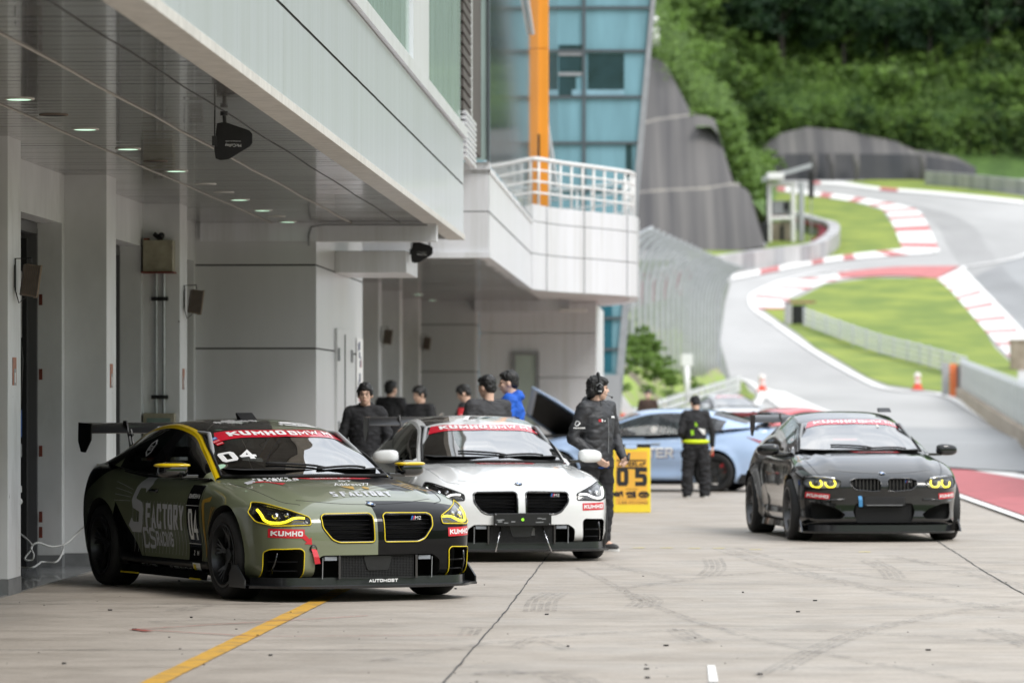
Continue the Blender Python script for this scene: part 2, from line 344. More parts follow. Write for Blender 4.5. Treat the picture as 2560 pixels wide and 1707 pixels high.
M_rub = markmat("tyre_rubber_mark", (.10,.10,.105), .42, .78, 9, (1.6,.5,1), .50)
M_redline = markmat("thin_red_paint", (.42,.09,.07), .15, .45, 12, mx_=.9)
M_yelscrap = mat("yellow_tape", (.75,.62,.05), .5)
M_bit = mat("rubber_crumb", (.02,.02,.02), .8)

# ================================================================== GROUND, ROADS, MARKINGS
def struct(o): o['kind'] = 'structure'; return o
mb = MB(); xs = [-420+840*i/24 for i in range(25)]
mb.grid([[(x, y, z) for x in xs] for y, z in GB])
struct(mb.build("ground", M_conc))
def drape(name, pts, m, dz, kind='structure', xy=False):
    """a sheet following the land; pts are photo pixels traced on the ground"""
    q = [Vector((p[0], p[1], 0)) for p in pts] if xy else [G(*p) for p in pts]
    b = bmesh.new(); b.faces.new([b.verts.new((p.x, p.y, 0)) for p in q])
    for (Y, _) in GB[1:-1]:
        bmesh.ops.bisect_plane(b, geom=b.verts[:]+b.edges[:]+b.faces[:], plane_co=(0,Y,0), plane_no=(0,1,0))
    bmesh.ops.triangulate(b, faces=b.faces)
    for v in b.verts: v.co.z = g(v.co.y)+dz
    for f in b.faces:
        f.normal_update()
        if f.normal.z < 0: f.normal_flip()
    me = bpy.data.meshes.new(name); b.to_mesh(me); b.free(); me.materials.append(m)
    o = bpy.data.objects.new(name, me); COL.objects.link(o); o['kind'] = kind; return o
drape("road", [(-60,96),(150,96),(150,505),(-60,505)], M_asph, .02, xy=True)
drape("road", [(2424,700),(2560,845),(2900,1050),(3200,760),(2700,560),(2560,632)], M_asph2, .05)
drape("road", [(2075,1070),(2560,1075),(2760,1120),(2640,1190),(2040,1150)], M_asph2, .055)
# grass
drape("grass", [(1700,585),(1790,470),(1875,472),(2011,489),(2130,506),(2206,527),(2232,565),(2257,625),(2198,638),(2070,650),(1900,668),(1740,690)], M_grass, .06)
drape("grass", [(1996,745),(2063,712),(2176,696),(2343,697),(2383,736),(2460,826),(2545,925),(2540,1000),(2440,1015),(2370,982),(2221,965),(2167,944),(2077,890),(1996,836),(1933,793),(1897,768)], M_grass, .06)
drape("grass", [(2104,457),(2200,449),(2317,452),(2560,492),(2900,530),(2900,560),(2560,502),(2340,481),(2200,470)], M_grass, .06)
drape("grass", [(2325,432),(2560,446),(2900,455),(2900,420),(2325,415)], M_grassr, .06)
drape("grass", [(1852,952),(1862,960),(1890,990),(1884,1002),(1872,1000),(1846,985)], M_grass, .06)
# kerbs: strips of red and white between two traced edges
def strip(name, inner, outer, mats_, n, dz, seq):
    a = smoothline([Vector((*p, 0)) for p in inner], 12); b = smoothline([Vector((*p, 0)) for p in outer], 12)
    mb = MB()
    for i in range(n):
        for k in range(3):
            t0, t1 = (i+k/3)/n, (i+(k+1)/3)/n
            def at(L_, t):
                x = t*(len(L_)-1); j = min(int(x), len(L_)-2); p = L_[j].lerp(L_[j+1], x-j); return G(p.x, p.y, dz)
            mb.quad(at(a,t0), at(b,t0), at(b,t1), at(a,t1), seq[i % len(seq)])
    o = mb.build(name, mats_); o['kind'] = 'structure'; return o
RW = [M_whitemark, M_redk]
strip("kerb", [(2011,489),(2130,506),(2206,527),(2232,565),(2257,628)], [(2015,477),(2155,497),(2283,523),(2317,560),(2350,632)], RW, 22, .09, [0,0,1] )
strip("kerb", [(2257,624),(2140,636),(2019,653),(1829,690)], [(2350,634),(2150,649),(2019,666),(1829,703)], RW, 14, .09, [0,0,1])
strip("kerb", [(1978,775),(1978,745),(2063,711),(2131,696)], [(1893,776),(1892,736),(1951,709),(2122,684)], RW, 16, .09, [1,0,0,0])
strip("kerb", [(2100,698),(2240,692),(2343,699)], [(2095,684),(2240,670),(2400,668)], RW, 4, .10, [1])
strip("kerb", [(2343,700),(2383,736),(2460,826),(2540,915)], [(2406,672),(2450,715),(2552,822),(2640,920)], RW, 40, .09, [0,0,0,1])
strip("kerb", [(1740,489),(1800,476),(1900,474),(2011,488)], [(1740,478),(1800,464),(1900,461),(2015,476)], RW, 12, .09, [1,0,0])
strip("kerb", [(2030,455),(2104,457),(2200,470),(2340,481),(2560,503)], [(2030,462),(2104,466),(2200,478),(2340,489),(2560,512)], RW, 22, .10, [1,1,0,0,0,0,0,0,0,0,0])
def line(name, pts, wpx, m, dz=.10):
    """painted line: centre line in photo pixels with a width in metres"""
    q = [G(p.x, p.y, dz) for p in smoothline([Vector((*p,0)) for p in pts], 8)]
    mb = MB(); L_, R_ = [], []
    for i, p in enumerate(q):
        d = (q[min(i+1,len(q)-1)]-q[max(i-1,0)]); d.z = 0; d.normalize(); nrm = Vector((-d.y, d.x, 0))*wpx/2
        for arr, s_ in ((L_, 1), (R_, -1)):
            v = p+nrm*s_; v.z = g(v.y)+dz; arr.append(v)
    mb.grid([L_, R_]); o = mb.build(name, m); o['kind'] = 'structure'; return o
line("road_marking", [(2122,679),(2041,684),(1951,705),(1888,734),(1878,752),(1888,776),(1933,808),(2041,884),(2153,948),(2221,975),(2356,990),(2446,1038),(2560,1107),(2700,1200)], .42, M_whitemark, .075)
line("road_marking", [(2700,560),(2560,640),(2440,666),(2408,672),(2424,695),(2560,840),(2700,1000)], .35, M_whitemark, .11)
line("road_marking", [(1852,952),(1880,962),(1905,990),(1890,1018)], .35, M_whitemark, .10)
drape("road_marking", [(1900,970),(1960,983),(2078,1034),(2120,1062),(2040,1062),(1960,1030),(1915,998)], M_whitemark, .08)
M_line = markmat("racing_line_rubber", (.12,.12,.125), .30, .75, .12, (1,.25,1), .20)
line("racing_line", [(2100,500),(2260,515),(2380,560),(2420,620),(2480,700),(2600,800)], 3.2, M_line, .06)
def flat(name, pts, m, z):                                # near markings on the level pit lane, metres
    mb = MB(); mb.add([(p[0], p[1], z) for p in pts], [tuple(range(len(pts)))]); o = mb.build(name, m, normals=False)
    if o.data.polygons[0].normal.z < 0: o.data.flip_normals()
    o['kind'] = 'structure'; return o
def gxy(px, py): p = G(px, py); return (p.x, p.y)
flat("road_marking", [gxy(2310,1143), gxy(2560,1188), gxy(2760,1224), gxy(2760,1236), gxy(2560,1200), gxy(2300,1150)], M_whitemark, .028)
flat("road_marking", [gxy(2300,1151), gxy(2560,1201), gxy(2760,1240), gxy(2760,1345), gxy(2560,1293), gxy(2330,1212)], M_red, .030)
flat("road_marking", [gxy(2330,1214), gxy(2560,1296), gxy(2760,1350), gxy(2760,1362), gxy(2560,1306), gxy(2320,1219)], M_whitemark, .032)
# yellow line from the foreground to the first car
def band(name, a, b, w_, m, z, jit=0.0, n=30):
    a, b = Vector((*a,0)), Vector((*b,0)); d = (b-a).normalized(); nr = Vector((-d.y,d.x,0)); mb = MB(); r0, r1 = [], []
    for i in range(n+1):
        p = a.lerp(b, i/n); r0.append(p+nr*(w_/2+R.uniform(-jit,jit))+Vector((0,0,z))); r1.append(p-nr*(w_/2+R.uniform(-jit,jit))+Vector((0,0,z)))
    mb.grid([r0, r1]); o = mb.build(name, m); o['kind'] = 'structure'; return o
band("road_marking", gxy(375-110,1706+60), gxy(900,1452), .135, M_yel, .006, .004, 60)
# slab joints
def crack(pts, w_=.007):
    q = [Vector((*gxy(*p), .005)) for p in pts]; res = []
    for a, b in zip(q, q[1:]):
        n = max(2, int((b-a).length/.25))
        for i in range(n): res.append(a.lerp(b, i/n)+Vector((R.uniform(-.005,.005), 0, 0)))
    res.append(q[-1]); mb = MB(); mb.grid([[p+Vector((w_*R.uniform(.5,1.1),0,0)) for p in res], [p-Vector((w_*R.uniform(.5,1.1),0,0)) for p in res]])
    struct(mb.build("slab_joint", M_joint))
crack([(1060,1770),(1112,1706),(1180,1625),(1255,1540),(1300,1480),(1366,1393),(1440,1300),(1520,1210)])
crack([(2700,1570),(2560,1486),(2460,1428),(2395,1385),(2329,1344),(2200,1275),(2060,1190)])
def hjoint(px0, px1, py):
    a = gxy(px0, py); b = gxy(px1, py); mb = MB(); n = 40; r0, r1 = [], []
    for i in range(n+1):
        x = a[0]+(b[0]-a[0])*i/n; y = a[1]+R.uniform(-.02,.02); t = R.uniform(.004,.012); r0.append((x,y,.005)); r1.append((x,y+t*2.4,.005))
    mb.grid([r0,r1]); struct(mb.build("slab_joint", M_joint))
hjoint(-100, 700, 1510); hjoint(1366, 2700, 1372); hjoint(-100,1180,1625)
# red chalk arrow on the slab
for a, b, w_ in [((335,1574),(920,1540),.022), ((335,1574),(640,1592),.024), ((640,1592),(1180,1589),.016), ((335,1574),(372,1579),.07)]:
    band("thin_red_line", gxy(*a), gxy(*b), w_, M_redline, .007, .002)
# tyre marks
def tyremark(pts, w_, m=M_rub):
    q = smoothline([Vector((*gxy(*p), 0)) for p in pts], 8); mb = MB(); a, b = [], []
    for k in range(max(1, int(w_/.045))):
        n_ = max(1, int(w_/.045)); f0 = -.5+(k+.08)/n_; f1 = -.5+(k+.80)/n_; i0 = R.randrange(0, 3); a, b = [], []
        for i, p in enumerate(q[i0:]):
            i += i0; d = (q[min(i+1,len(q)-1)]-q[max(i-1,0)]).normalized(); nr = Vector((-d.y,d.x,0))*w_
            a.append(p+nr*f0+Vector((0,0,.008))); b.append(p+nr*f1+Vector((0,0,.008)))
        mb.grid([a,b])
    struct(mb.build("tyre_mark", m))
tyremark([(1800,1372),(1960,1420),(2200,1475),(2560,1530),(2700,1545)], .22)
tyremark([(1830,1368),(1990,1408),(2200,1445),(2420,1465)], .10)
tyremark([(1490,1405),(1600,1430),(1700,1450)], .16)
tyremark([(1780,1395),(1790,1420),(1770,1440)], .22)
tyremark([(2170,1400),(2220,1425),(2240,1447)], .22)
tyremark([(2230,1390),(2290,1402),(2330,1412)], .16)
tyremark([(2400,1430),(2480,1447),(2560,1470)], .2)
tyremark([(1395,1482),(1360,1500),(1350,1530)], .26)
tyremark([(1590,1485),(1620,1503),(1600,1520)], .26, M_rub)
tyremark([(1690,1570),(1720,1590),(1760,1608)], .2)
tyremark([(1820,1650),(1900,1652),(1945,1652)], .06)
tyremark([(430,1530),(480,1520),(540,1512)], .2)
tyremark([(1140,1570),(1180,1570),(1170,1590)], .15)
tyremark([(1200,1690),(1300,1680),(1400,1690),(1460,1720)], .3)
tyremark([(2460,1570),(2520,1590),(2600,1625)], .2)
tyremark([(1280,1620),(1340,1600),(1420,1625)], .12)
tyremark([(1500,1480),(1800,1440),(2100,1425),(2500,1430)], .16); tyremark([(900,1660),(1300,1600),(1700,1575),(2100,1580),(2600,1610)], .14); tyremark([(1900,1700),(2100,1600),(2330,1540),(2600,1500)], .18)
tyremark([(1450,1420),(1650,1520),(1900,1600),(2300,1680),(2600,1740)], .10); tyremark([(2000,1390),(2250,1400),(2560,1440)], .14); tyremark([(300,1560),(600,1548),(1000,1560)], .10)
flat("white_paint_mark", [gxy(1768,1664), gxy(1788,1664), gxy(1796,1706), gxy(1772,1706)], M_whitemark, .006)
for px, py in [(1595,1370),(1735,1371),(1795,1371),(1888,1374),(2160,1380),(1665,1370)]:
    a = gxy(px, py); o = flat("yellow_tape_mark", [(a[0]-.07,a[1]-.02),(a[0]+.05,a[1]-.03),(a[0]+.08,a[1]+.06),(a[0]-.04,a[1]+.04)], M_yelscrap, .006)
mb = MB()
for i in range(95):
    px, py = R.uniform(-50, 2600), 1340+370*R.random()**.7; a = gxy(px, py); s_ = R.choice([.003,.003,.004,.006,.011])
    t = R.uniform(0,3); q = [rot2(s_*1.6*cos(k), s_*sin(k)*R.uniform(.6,1.2), t) for k in (0,1.2,2.4,3.6,5)]
    mb.prism([(a[0]+x, a[1]+y) for x, y in q], 2, 0.001, .001+s_*.8)
o = mb.build("rubber_crumbs", M_bit); o['kind'] = 'stuff'; tag(o, "black rubber crumbs scattered over the concrete pit lane", "debris")

# ================================================================== PIT BUILDING
PB = thing("pit_building", "long white pit garage building with a dark glossy canopy ceiling and curved balcony", "building", B(-5.6, 40, 0))
def bpart(name, mb, m, smooth=False, bevel=0, parent=PB, root=PB, **k):
    l = root.location; mb.v = [tuple(B(*v)-l) for v in mb.v]
    return mb.build(name, m, parent, smooth=smooth, bevel=bevel, **k)
VW, VP_, VF, ZS = -5.66, -5.27, -2.79, 3.6
PIL = [21.4, 27.05, 32.7, 38.35, 43.98, 62.2, 67.8, 73.0, 78.5, 84.2]
for u0 in PIL:
    mb = MB().box(VW-.3, VP_, u0, u0+.64, .13, ZS+.02); p = bpart("pillar", mb, M_wall, bevel=.006)
    mb = MB().box(VW-.3, VP_+.004, u0-.004, u0+.644, 0, .13); bpart("skirting", mb, M_skirt, parent=p)
def bay(u0, u1):
    mb = MB().box(VW-.2, VW, u0, u1-.16, 3.15, ZS+.02).box(VW-.5, VW, u1-.16, u1, 0.12, ZS+.02)
    bpart("wall", mb, M_wall)
    mb = MB().box(VW-.5, VW+.004, u1-.164, u1, 0, .12); bpart("skirting", mb, M_skirt)
    mb = MB().box(VW-.34, VW-.22, u1-.22, u1-.165, 0, 3.1).box(VW-.34,VW-.22,u0,u1-.2,3.05,3.15); bpart("door_frame", mb, mat("dark_frame",(.10,.10,.105),.5))
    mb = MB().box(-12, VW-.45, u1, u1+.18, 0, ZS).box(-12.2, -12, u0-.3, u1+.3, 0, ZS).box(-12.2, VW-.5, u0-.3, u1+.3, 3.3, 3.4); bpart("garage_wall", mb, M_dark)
for a, b in zip(PIL, PIL[1:]):
    if b-a < 7: bay(a+.64, b)
bay(15.5, 21.4); bay(44.62, 48.75)
mb = MB().box(-12.2, VP_, 8, 48.75, -.05, .012).box(-12.2, VP_, 55.85, 86.5, -.05, .012); bpart("floor", mb, M_floor)
# soffit: narrow glossy slats across the canopy
for (ua, ub, va, vb) in ((10, 53.6, VW-.1, VF-.21), (60.2, 86.6, VW-.1, -2.9)):
    mb = MB(); u = ua
    while u < ub:
        d = min(.285, ub-u-.002)
        if d > .02:
            e = R.uniform(-.0016, .0016); mb.add([(va,u,ZS+e),(vb,u,ZS-e),(vb,u+d,ZS+R.uniform(-.0012,.0012)),(va,u+d,ZS+R.uniform(-.0012,.0012))], [(0,1,2,3)])
        u += .3
    bpart("soffit", mb, M_soff, normals=False)
    mb = MB().box(va, vb, ua, ub, ZS+.03, ZS+.06); bpart("soffit_backing", mb, M_joint)
for v0, w_ in ((-3.84,.009), (-4.76,.008), (-3.28,.004)):
    pts = [(v0+.007*sin(u*1.3)+R.uniform(-.003,.003), u, ZS-.003) for u in [12+i*.8 for i in range(52)]]
    mb = MB().tube(pts, w_, 4); bpart("seam_strip", mb, mat("dull_seam_strip", (.34,.32,.29), .6) if w_ > .005 else M_joint)
# fascia
mb = MB(); u = 8.0
def wavy(u0, u1, z0, z1, v):
    n = max(2, int((u1-u0)/.25)); rows = []
    for k in range(7):
        z = z0+(z1-z0)*k/6; rows.append([(v+.0022*noise.noise(Vector((uu*1.9, z*.5, 3)))+.0014*noise.noise(Vector((uu*5, z*.4, 7))), uu, z) for uu in [u0+(u1-u0)*i/n for i in range(n+1)]])
    return rows
while u < 53.7:
    u1 = min(u+3.05, 53.7)
    for za, zb in ((3.66, 4.278), (4.302, 4.87)): mb.grid(wavy(u, u1-.004, za, zb, VF))
    u = u1
bpart("fascia", mb, M_fasc, smooth=True)
mb = MB().box(VF-.5, VF-.012, 8, 53.69, 3.62, 4.9); bpart("fascia_core", mb, M_joint)
mb = MB().box(VF-.2, VF+.02, 8, 53.72, 3.588, 3.655); bpart("fascia_trim", mb, M_cream, bevel=.004)
mb = MB().box(VF-.3, VF+.05, 8, 53.75, 4.88, 5.02); bpart("window_ledge", mb, M_wall_w, bevel=.006)
mb = MB().box(-8, VF-.02, 53.7, 53.78, 3.6, 5.0); bpart("end_panel", mb, M_wall_w)
mb = MB()
for c in range(5):
    ua = 53.55-c*10.05; mb.box(VF-.09, VF-.03, ua-7.35, ua, 5.02, 9.5)
gl = bpart("window", mb, M_glassg)
for c in range(5):
    ua = 46.2-c*10.05; bpart("window_pier", MB().box(VF-.12, VF+.01, ua-2.7, ua, 5.02, 9.5), M_wall_w)
mb = MB().box(-12, VF-.12, 8, 53.6, 5.0, 9.5).box(-12.1, VF+.1, 8, 60, 9.5, 9.9); bpart("upper_storey", mb, M_wall_w)
mb = MB(); z = 5.27
while z < 9.4: mb.box(VF-.06, VF+.0, 53.62, 55.75, z, z+.10); z += .14
bpart("louvre", mb, M_louv)
mb = MB().box(-6, VF-.07, 53.8, 59.9, 5.0, 9.5); bpart("stair_wall", mb, M_louv)
mb = MB().box(VF-.05, VF+.0, 55.76, 56.0, 4.8, 9.5); bpart("corner_post", mb, M_wall_w)
mb = MB()
for i in range(9): mb.box(VF-.04, VF+.03, 53.85, 56.5, 4.66+i*.07, 4.70+i*.07)
bpart("ventilation_grille", mb, M_wall_w)
mb = MB().box(-2.98, -2.77, 60.0, 60.04, 4.97, 9.5); bpart("corner_glass", mb, M_glassg)
mb = MB().box(-2.775, -2.745, 59.97, 60.06, 4.95, 9.5); bpart("corner_frame", mb, M_mull)
# second module: parapet, side panel and curved balcony front
path = [(-2.76,60.1),(-2.76,66),(-2.76,72),(-2.76,77.4),(-2.66,78.2),(-2.25,79.7),(-1.6,81.2),(-.98,82.9),(-.86,83.6)]
back = [(-.86,85),(-1.0,88),(-1.5,91),(-2.2,93)]
def ribbon(pts, z0, z1, th=.0):
    mb = MB(); mb.grid([[(v,u,z0) for v,u in pts],[(v,u,z1) for v,u in pts]]); return mb
arc = [(p.x, p.y) for p in smoothline([(*q,0) for q in path[3:]], 5)]
arcb = [(p.x, p.y) for p in smoothline([(*q,0) for q in [path[-1]]+back], 5)]
def slabbox(name, pts, z0, z1, th, m, root=PB, parent=PB):
    mb = MB(); out_ = [(v,u) for v,u in pts]; inn = []
    for i,(v,u) in enumerate(pts):
        a = pts[max(i-1,0)]; b = pts[min(i+1,len(pts)-1)]; d = Vector((b[0]-a[0], b[1]-a[1])).normalized(); inn.append((v-d.y*th*1, u+d.x*th*1))
    mb.grid([[(v,u,z0) for v,u in out_],[(v,u,z1) for v,u in out_],[(v,u,z1) for v,u in inn],[(v,u,z0) for v,u in inn],[(v,u,z0) for v,u in out_]])
    return bpart(name, mb, m, root=root, parent=parent)
slabbox("balcony_wall", [(-2.76,60.1),(-2.76,77.3)], 3.6, 4.80, .2, M_wall_w)
slabbox("coping", [(-2.74,60.08),(-2.74,77.3)], 4.80, 4.87, .25, M_wall)
for za, zb in ((3.6,4.26),(4.275,4.86),(4.875,5.18)):
    slabbox("balcony_wall", arc, za, zb, .2, M_wall_w)
slabbox("balcony_wall", arcb, 3.6, 5.18, .2, M_wall_w)
for k in (7, 13, 19, 24):
    if k < len(arc): v,u = arc[k]; mb = MB().box(v-.0, v+.012, u-.02, u+.02, 3.6, 5.18); bpart("panel_joint", mb, M_grey)
mb = MB().box(-2.757, -2.748, 60.1, 77.3, 4.235, 4.25); bpart("panel_joint", mb, M_grey)
mb = MB().box(-9, -2.76, 60.1, 60.25, 3.66, 4.235).box(-9, -2.76, 60.1, 60.25, 4.25, 4.84); bpart("face_panel", mb, M_wall_w)
mb = MB().box(-9, -2.74, 60.05, 60.3, 4.84, 4.95).box(-9, -2.74, 60.05, 60.3, 3.58, 3.66); bpart("coping", mb, M_wall_w)
mb = MB().box(-3.62,-3.60,60.09,60.1,3.66,4.84).box(-9,-2.8,60.11,60.2,4.23,4.26); bpart("panel_joint", mb, M_joint)
poly = [(-9,60.2)]+[(-2.9,60.2)]+[(-2.9,77)]+[(v-.15,u+.15) for v,u in arc]+[(v-.15,u) for v,u in arcb]+[(-9,93)]
mb = MB(); mb.add([(v,u,3.615) for v,u in poly]+[(v,u,4.3) for v,u in poly], [tuple(range(len(poly))), tuple(range(len(poly),2*len(poly)))]); bpart("balcony_slab", mb, M_soff if False else M_wall)
# railing of the balcony
RL = thing("balcony_railing", "white tubular railing curving round the balcony in front of the orange column", "railing", B(-2, 80, 5.18))
front = [(-3.75,79.9),(-3.3,78.9),(-2.76,78.3),(-2.2,79.9),(-1.6,81.4),(-1.05,83.0),(-.95,84.0)]
rear = [(-.95,84.0),(-1.2,86.5),(-1.9,88.6),(-2.9,90.2),(-3.6,90.8)]
for pts in (front, rear):
    q = smoothline([(*p,0) for p in pts], 6)
    for zz, r_ in ((6.05,.04),(5.84,.022),(5.63,.022),(5.42,.022)):
        mb = MB().tube([(p.x,p.y,zz) for p in q], r_, 8); bpart("rail", mb, M_white, smooth=True, parent=RL, root=RL)
    acc = 0; last = q[0]
    for p in q:
        acc += (p-last).length; last = p
        if acc > .42 or p is q[0]:
            acc = 0; mb = MB().tube([(p.x,p.y,5.15),(p.x,p.y,6.03)], .024, 8); bpart("baluster", mb, M_white, smooth=True, parent=RL, root=RL)
# glass screen above the balcony side and the orange column
mb = MB().box(-2.75,-2.74,60.1,80.55,4.9,11).box(-2.75,-2.74,81,93,4.9,11); bpart("glass_screen", mb, M_glassp)
mb = MB().tube([(-2.70,62,10.1),(-2.70,76.2,8.2)], .035, 8).tube([(-2.70,83,7.2),(-2.70,92,6.05)],.05,8); bpart("screen_rail", mb, M_white)
mb = MB().box(-2.93,-2.56,80.6,80.95,3.7,8.29).box(-2.93,-2.56,80.6,80.95,8.3,10.2).box(-2.93,-2.56,80.6,80.95,10.21,14)
bpart("orange_column", mb, M_orange, bevel=.004)
mb = MB().box(-2.80,-2.72,80.58,80.6,4.8,6.65); bpart("column_slot", mb, M_black)
# stair blocks between the garages
def block(u0, u1, door=True):
    for za, zb in ((.13,2.13),(2.15,3.10),(3.12,5.6)):
        mb = MB().box(-8.5,-4.25,u0,u1,za,zb); bpart("stair_block", mb, M_wall_w if False else M_wallb)
    mb = MB().box(-8.5,-4.262,u0+.012,u1-.012,0,5.5); bpart("stair_block_core", mb, M_joint)
    mb = MB().box(-8.5,-4.243,u0-.006,u1+.006,0,.13); bpart("skirting", mb, M_skirt)
M_wallb = mat("stair_block_panel", (.60,.605,.61), .3, var=.08, scale=.7, stretch=(2,2,.4))
block(48.75, 55.85); block(86.5, 88.1)
mb = MB().box(-4.25,-2.85,48.8,49.05,3.385,3.6).box(-5.6,-4.25,48.70,48.74,3.385,3.6); bpart("beam", mb, M_wall_w)
mb = MB().tube([(-2.95,48.7,3.57),(-4.15,48.7,3.575),(-4.3,48.7,3.55),(-4.33,48.68,3.45),(-4.33,48.68,3.33)], .012, 6); bpart("conduit", mb, M_grey)
mb = MB().box(-4.25,-3.37,51.4,53.55,3.10,3.37); bpart("door_canopy", mb, M_wall_w, bevel=.01)
mb = MB().box(-4.25,-4.215,51.35,53.65,.02,2.42); d = bpart("door", mb, M_wallb, bevel=.004)
mb = MB().box(-4.215,-4.205,52.45,52.5,.02,2.36); bpart("door_gap", mb, M_black, parent=d)
mb = MB()
for uu in (51.45, 53.5):
    for zz in (.4,1.2,2.1): mb.box(-4.215,-4.19,uu-.04,uu+.04,zz-.08,zz+.08)
bpart("hinge", mb, M_grey, parent=d)
mb = MB().box(-4.205,-4.16,52.3,52.36,.95,1.35); bpart("handle", mb, M_grey, parent=d)
mb = MB().box(-4.24,-1.79,88.0,88.2,.0,1.25).box(-4.24,-1.79,88.0,88.2,1.265,2.02).box(-4.24,-1.79,88.0,88.2,2.035,2.95).box(-4.24,-1.79,88.0,88.2,2.965,3.6); bpart("end_wall", mb, M_wall_w)
mb = MB().box(-4.2,-1.8,88.25,97,0,3.6); bpart("end_wall", mb, M_wall_w)
mb = MB().box(-3.56,-3.48,87.9,88.0,.02,2.5).box(-3.06,-2.98,87.9,88.0,.02,2.5).box(-3.56,-2.98,87.9,88.0,2.5,2.57); bpart("door_frame", mb, M_grey)
mb = MB().box(-3.48,-3.06,87.94,87.99,.02,2.5); bpart("door", mb, mat("pale_green_door", (.50,.58,.52), .3, var=.1, scale=2))
mb = MB().box(-4.25,-2.3,86.2,86.5,3.36,3.6); bpart("beam", mb, M_wall_w)
mb = MB().box(-2.5,-1.95,85.9,86.4,3.36,3.42); bpart("beam", mb, M_white)
# small lintel cabinet beside the third pillar
mb = MB().box(-5.66,-5.60,45.2,46.9,2.72,3.22).box(-5.60,-5.595,45.3,45.5,2.96,2.98); bpart("shutter_box", mb, M_wall, bevel=.006)

# downlights in the soffit
LAMPY = [(28.7,1),(30.3,0),(31.9,1),(34.4,1),(36.2,0),(37.7,1),(40.0,2),(41.6,2),(43.1,1),(45.5,1),(47.0,2),(48.4,1)]
def downlight(v, u, lit, zc=ZS):
    names = {1:("lit round downlight recessed in the garage canopy ceiling, glowing pale green", "lit downlights in the canopy ceiling"),
             0:("unlit dark round downlight in the canopy ceiling", "dark downlights in the canopy ceiling"),
             2:("round downlight in the canopy ceiling with a cream rim and no glow", "cream rimmed unlit downlights in the ceiling")}[lit]
    l = B(v,u,zc); t = thing("downlight", names[0], "ceiling light", l, 0, names[1])
    mb = MB().lathe([(.082,-.002),(.084,-.008),(.104,-.007),(.108,-.001),(.108,.01)], 28); mb.build("rim", M_cream if lit != 0 else M_brown, t, smooth=True)
    mb = MB().lathe([(.0005,-.0076),(.083,-.0076)], 28); mb.build("diffuser", {1:M_lampglass,0:M_bmatt,2:M_lampoff}[lit], t)
for u, lit in LAMPY: downlight(-4.55, u, lit)
for px, py in ((1045,735),(1080,750),(1120,768)):
    u = 2.08*FPX/(1004-py)*-1 if False else (ZS-HC)*FPX/(1004-py); downlight((px-1704)*u/FPX, u, 1)
# hanging paddle antennas
def antenna(v, u, label, s=1.0):
    t = thing("paddle_antenna", label, "antenna", B(v,u,ZS))
    prof = [(-.125,.0),(-.08,.085),(-.02,.10) ,(.11,.035),(.135,.015),(.14,-.02),(.135,-.07),(.02,-.155),(-.04,-.178),(-.10,-.17),(-.13,-.13),(-.135,-.05)]
    prof = [(-.115,.085),(-.06,.095),(.115,.035),(.137,.01),(.137,-.055),(.12,-.08),(-.03,-.17),(-.09,-.178),(-.125,-.165),(-.135,-.10)]
    mb = MB().prism([(x*s, z*s-.185) for x,z in prof], 1, -.014, .014); a = mb.build("paddle", M_bmatt, t, bevel=.004)
    mb = MB().cyl((-.065,0,-.03),.028,.03,2,16).tube([(-.065,0,-.02),(-.06,0,-.10)],.014,10); mb.build("swivel_mount", M_black, t, smooth=30)
    mb = MB().tube([(-.13,-.01,-.002),(-.131,-.01,-.20)],.006,6).box(-.15,-.115,-.02,.01,-.26,-.19); mb.build("cable", M_black, t)
    Mx = Matrix.Translation((-.0,-.0155,-.255)) @ Matrix.Rotation(pi,4,'Y') @ Matrix.Rotation(pi/2,4,'X') 
    Mx = Matrix.Translation((0,-.0155,-.255)) @ Matrix(((-1,0,0,0),(0,0,-1,0),(0,-1,0,0),(0,0,0,1)))
    text_on("lettering", "McCulley", .03, Mx, M_white, t, fit=(.115,.028))
    Mx = Matrix.Translation((0,-.0155,-.228)) @ Matrix(((-1,0,0,0),(0,0,-1,0),(0,-1,0,0),(0,0,0,1)))
    text_on("lettering", "PROFESSIONAL AUDIO", .01, Mx, M_white, t, fit=(.11,.006))
antenna(-3.19, 29.8, "black paddle antenna hanging from the ceiling in the foreground, lettering upside down")
antenna(-3.22, 52.0, "small black paddle antenna at the far end of the canopy above the door canopy")
# floodlights on brackets
def flood(v, u, z, label, s=1.0):
    t = thing("floodlight", label, "floodlight", B(v,u,z), -PHI+.35)
    T = Matrix.Rotation(.14,4,'Y')
    mb = MB().box(.06,.18,-.06,.06,-.13,.12,T=T); h = mb.build("housing", M_brown, t, bevel=.008)
    mb = MB()
    for i in range(7): mb.box(.068+i*.016,.072+i*.016,-.068,-.058,-.12,.11,T=T)
    mb.build("cooling_fins", M_louv, t)
    mb = MB().box(.175,.19,-.065,.065,-.135,.125,T=T); mb.build("front_bezel", mat("tan_bezel",(.26,.20,.15),.5,var=.2), t)
    mb = MB().tube([(0,0,-.10),(0,0,.15),(.13,0,.155),(.13,0,.11)],.007,6).tube([(0,0,-.1),(.03,.01,-.2),(.09,.02,-.15)],.005,6).box(-.01,.004,-.015,.015,-.08,.1); mb.build("bracket", M_black, t)
flood(-5.26, 33.0, 2.50, "brown floodlight on the nearest garage pillar at left")
flood(-5.26, 44.3, 2.60, "brown floodlight on the pillar carrying the beige junction box")
flood(-5.26, 73.4, 2.68, "blurred brown floodlight on a distant pillar above the people")
flood(-5.26, 84.6, 2.72, "faintest brown floodlight on the farthest pillar beside the grey end wall")
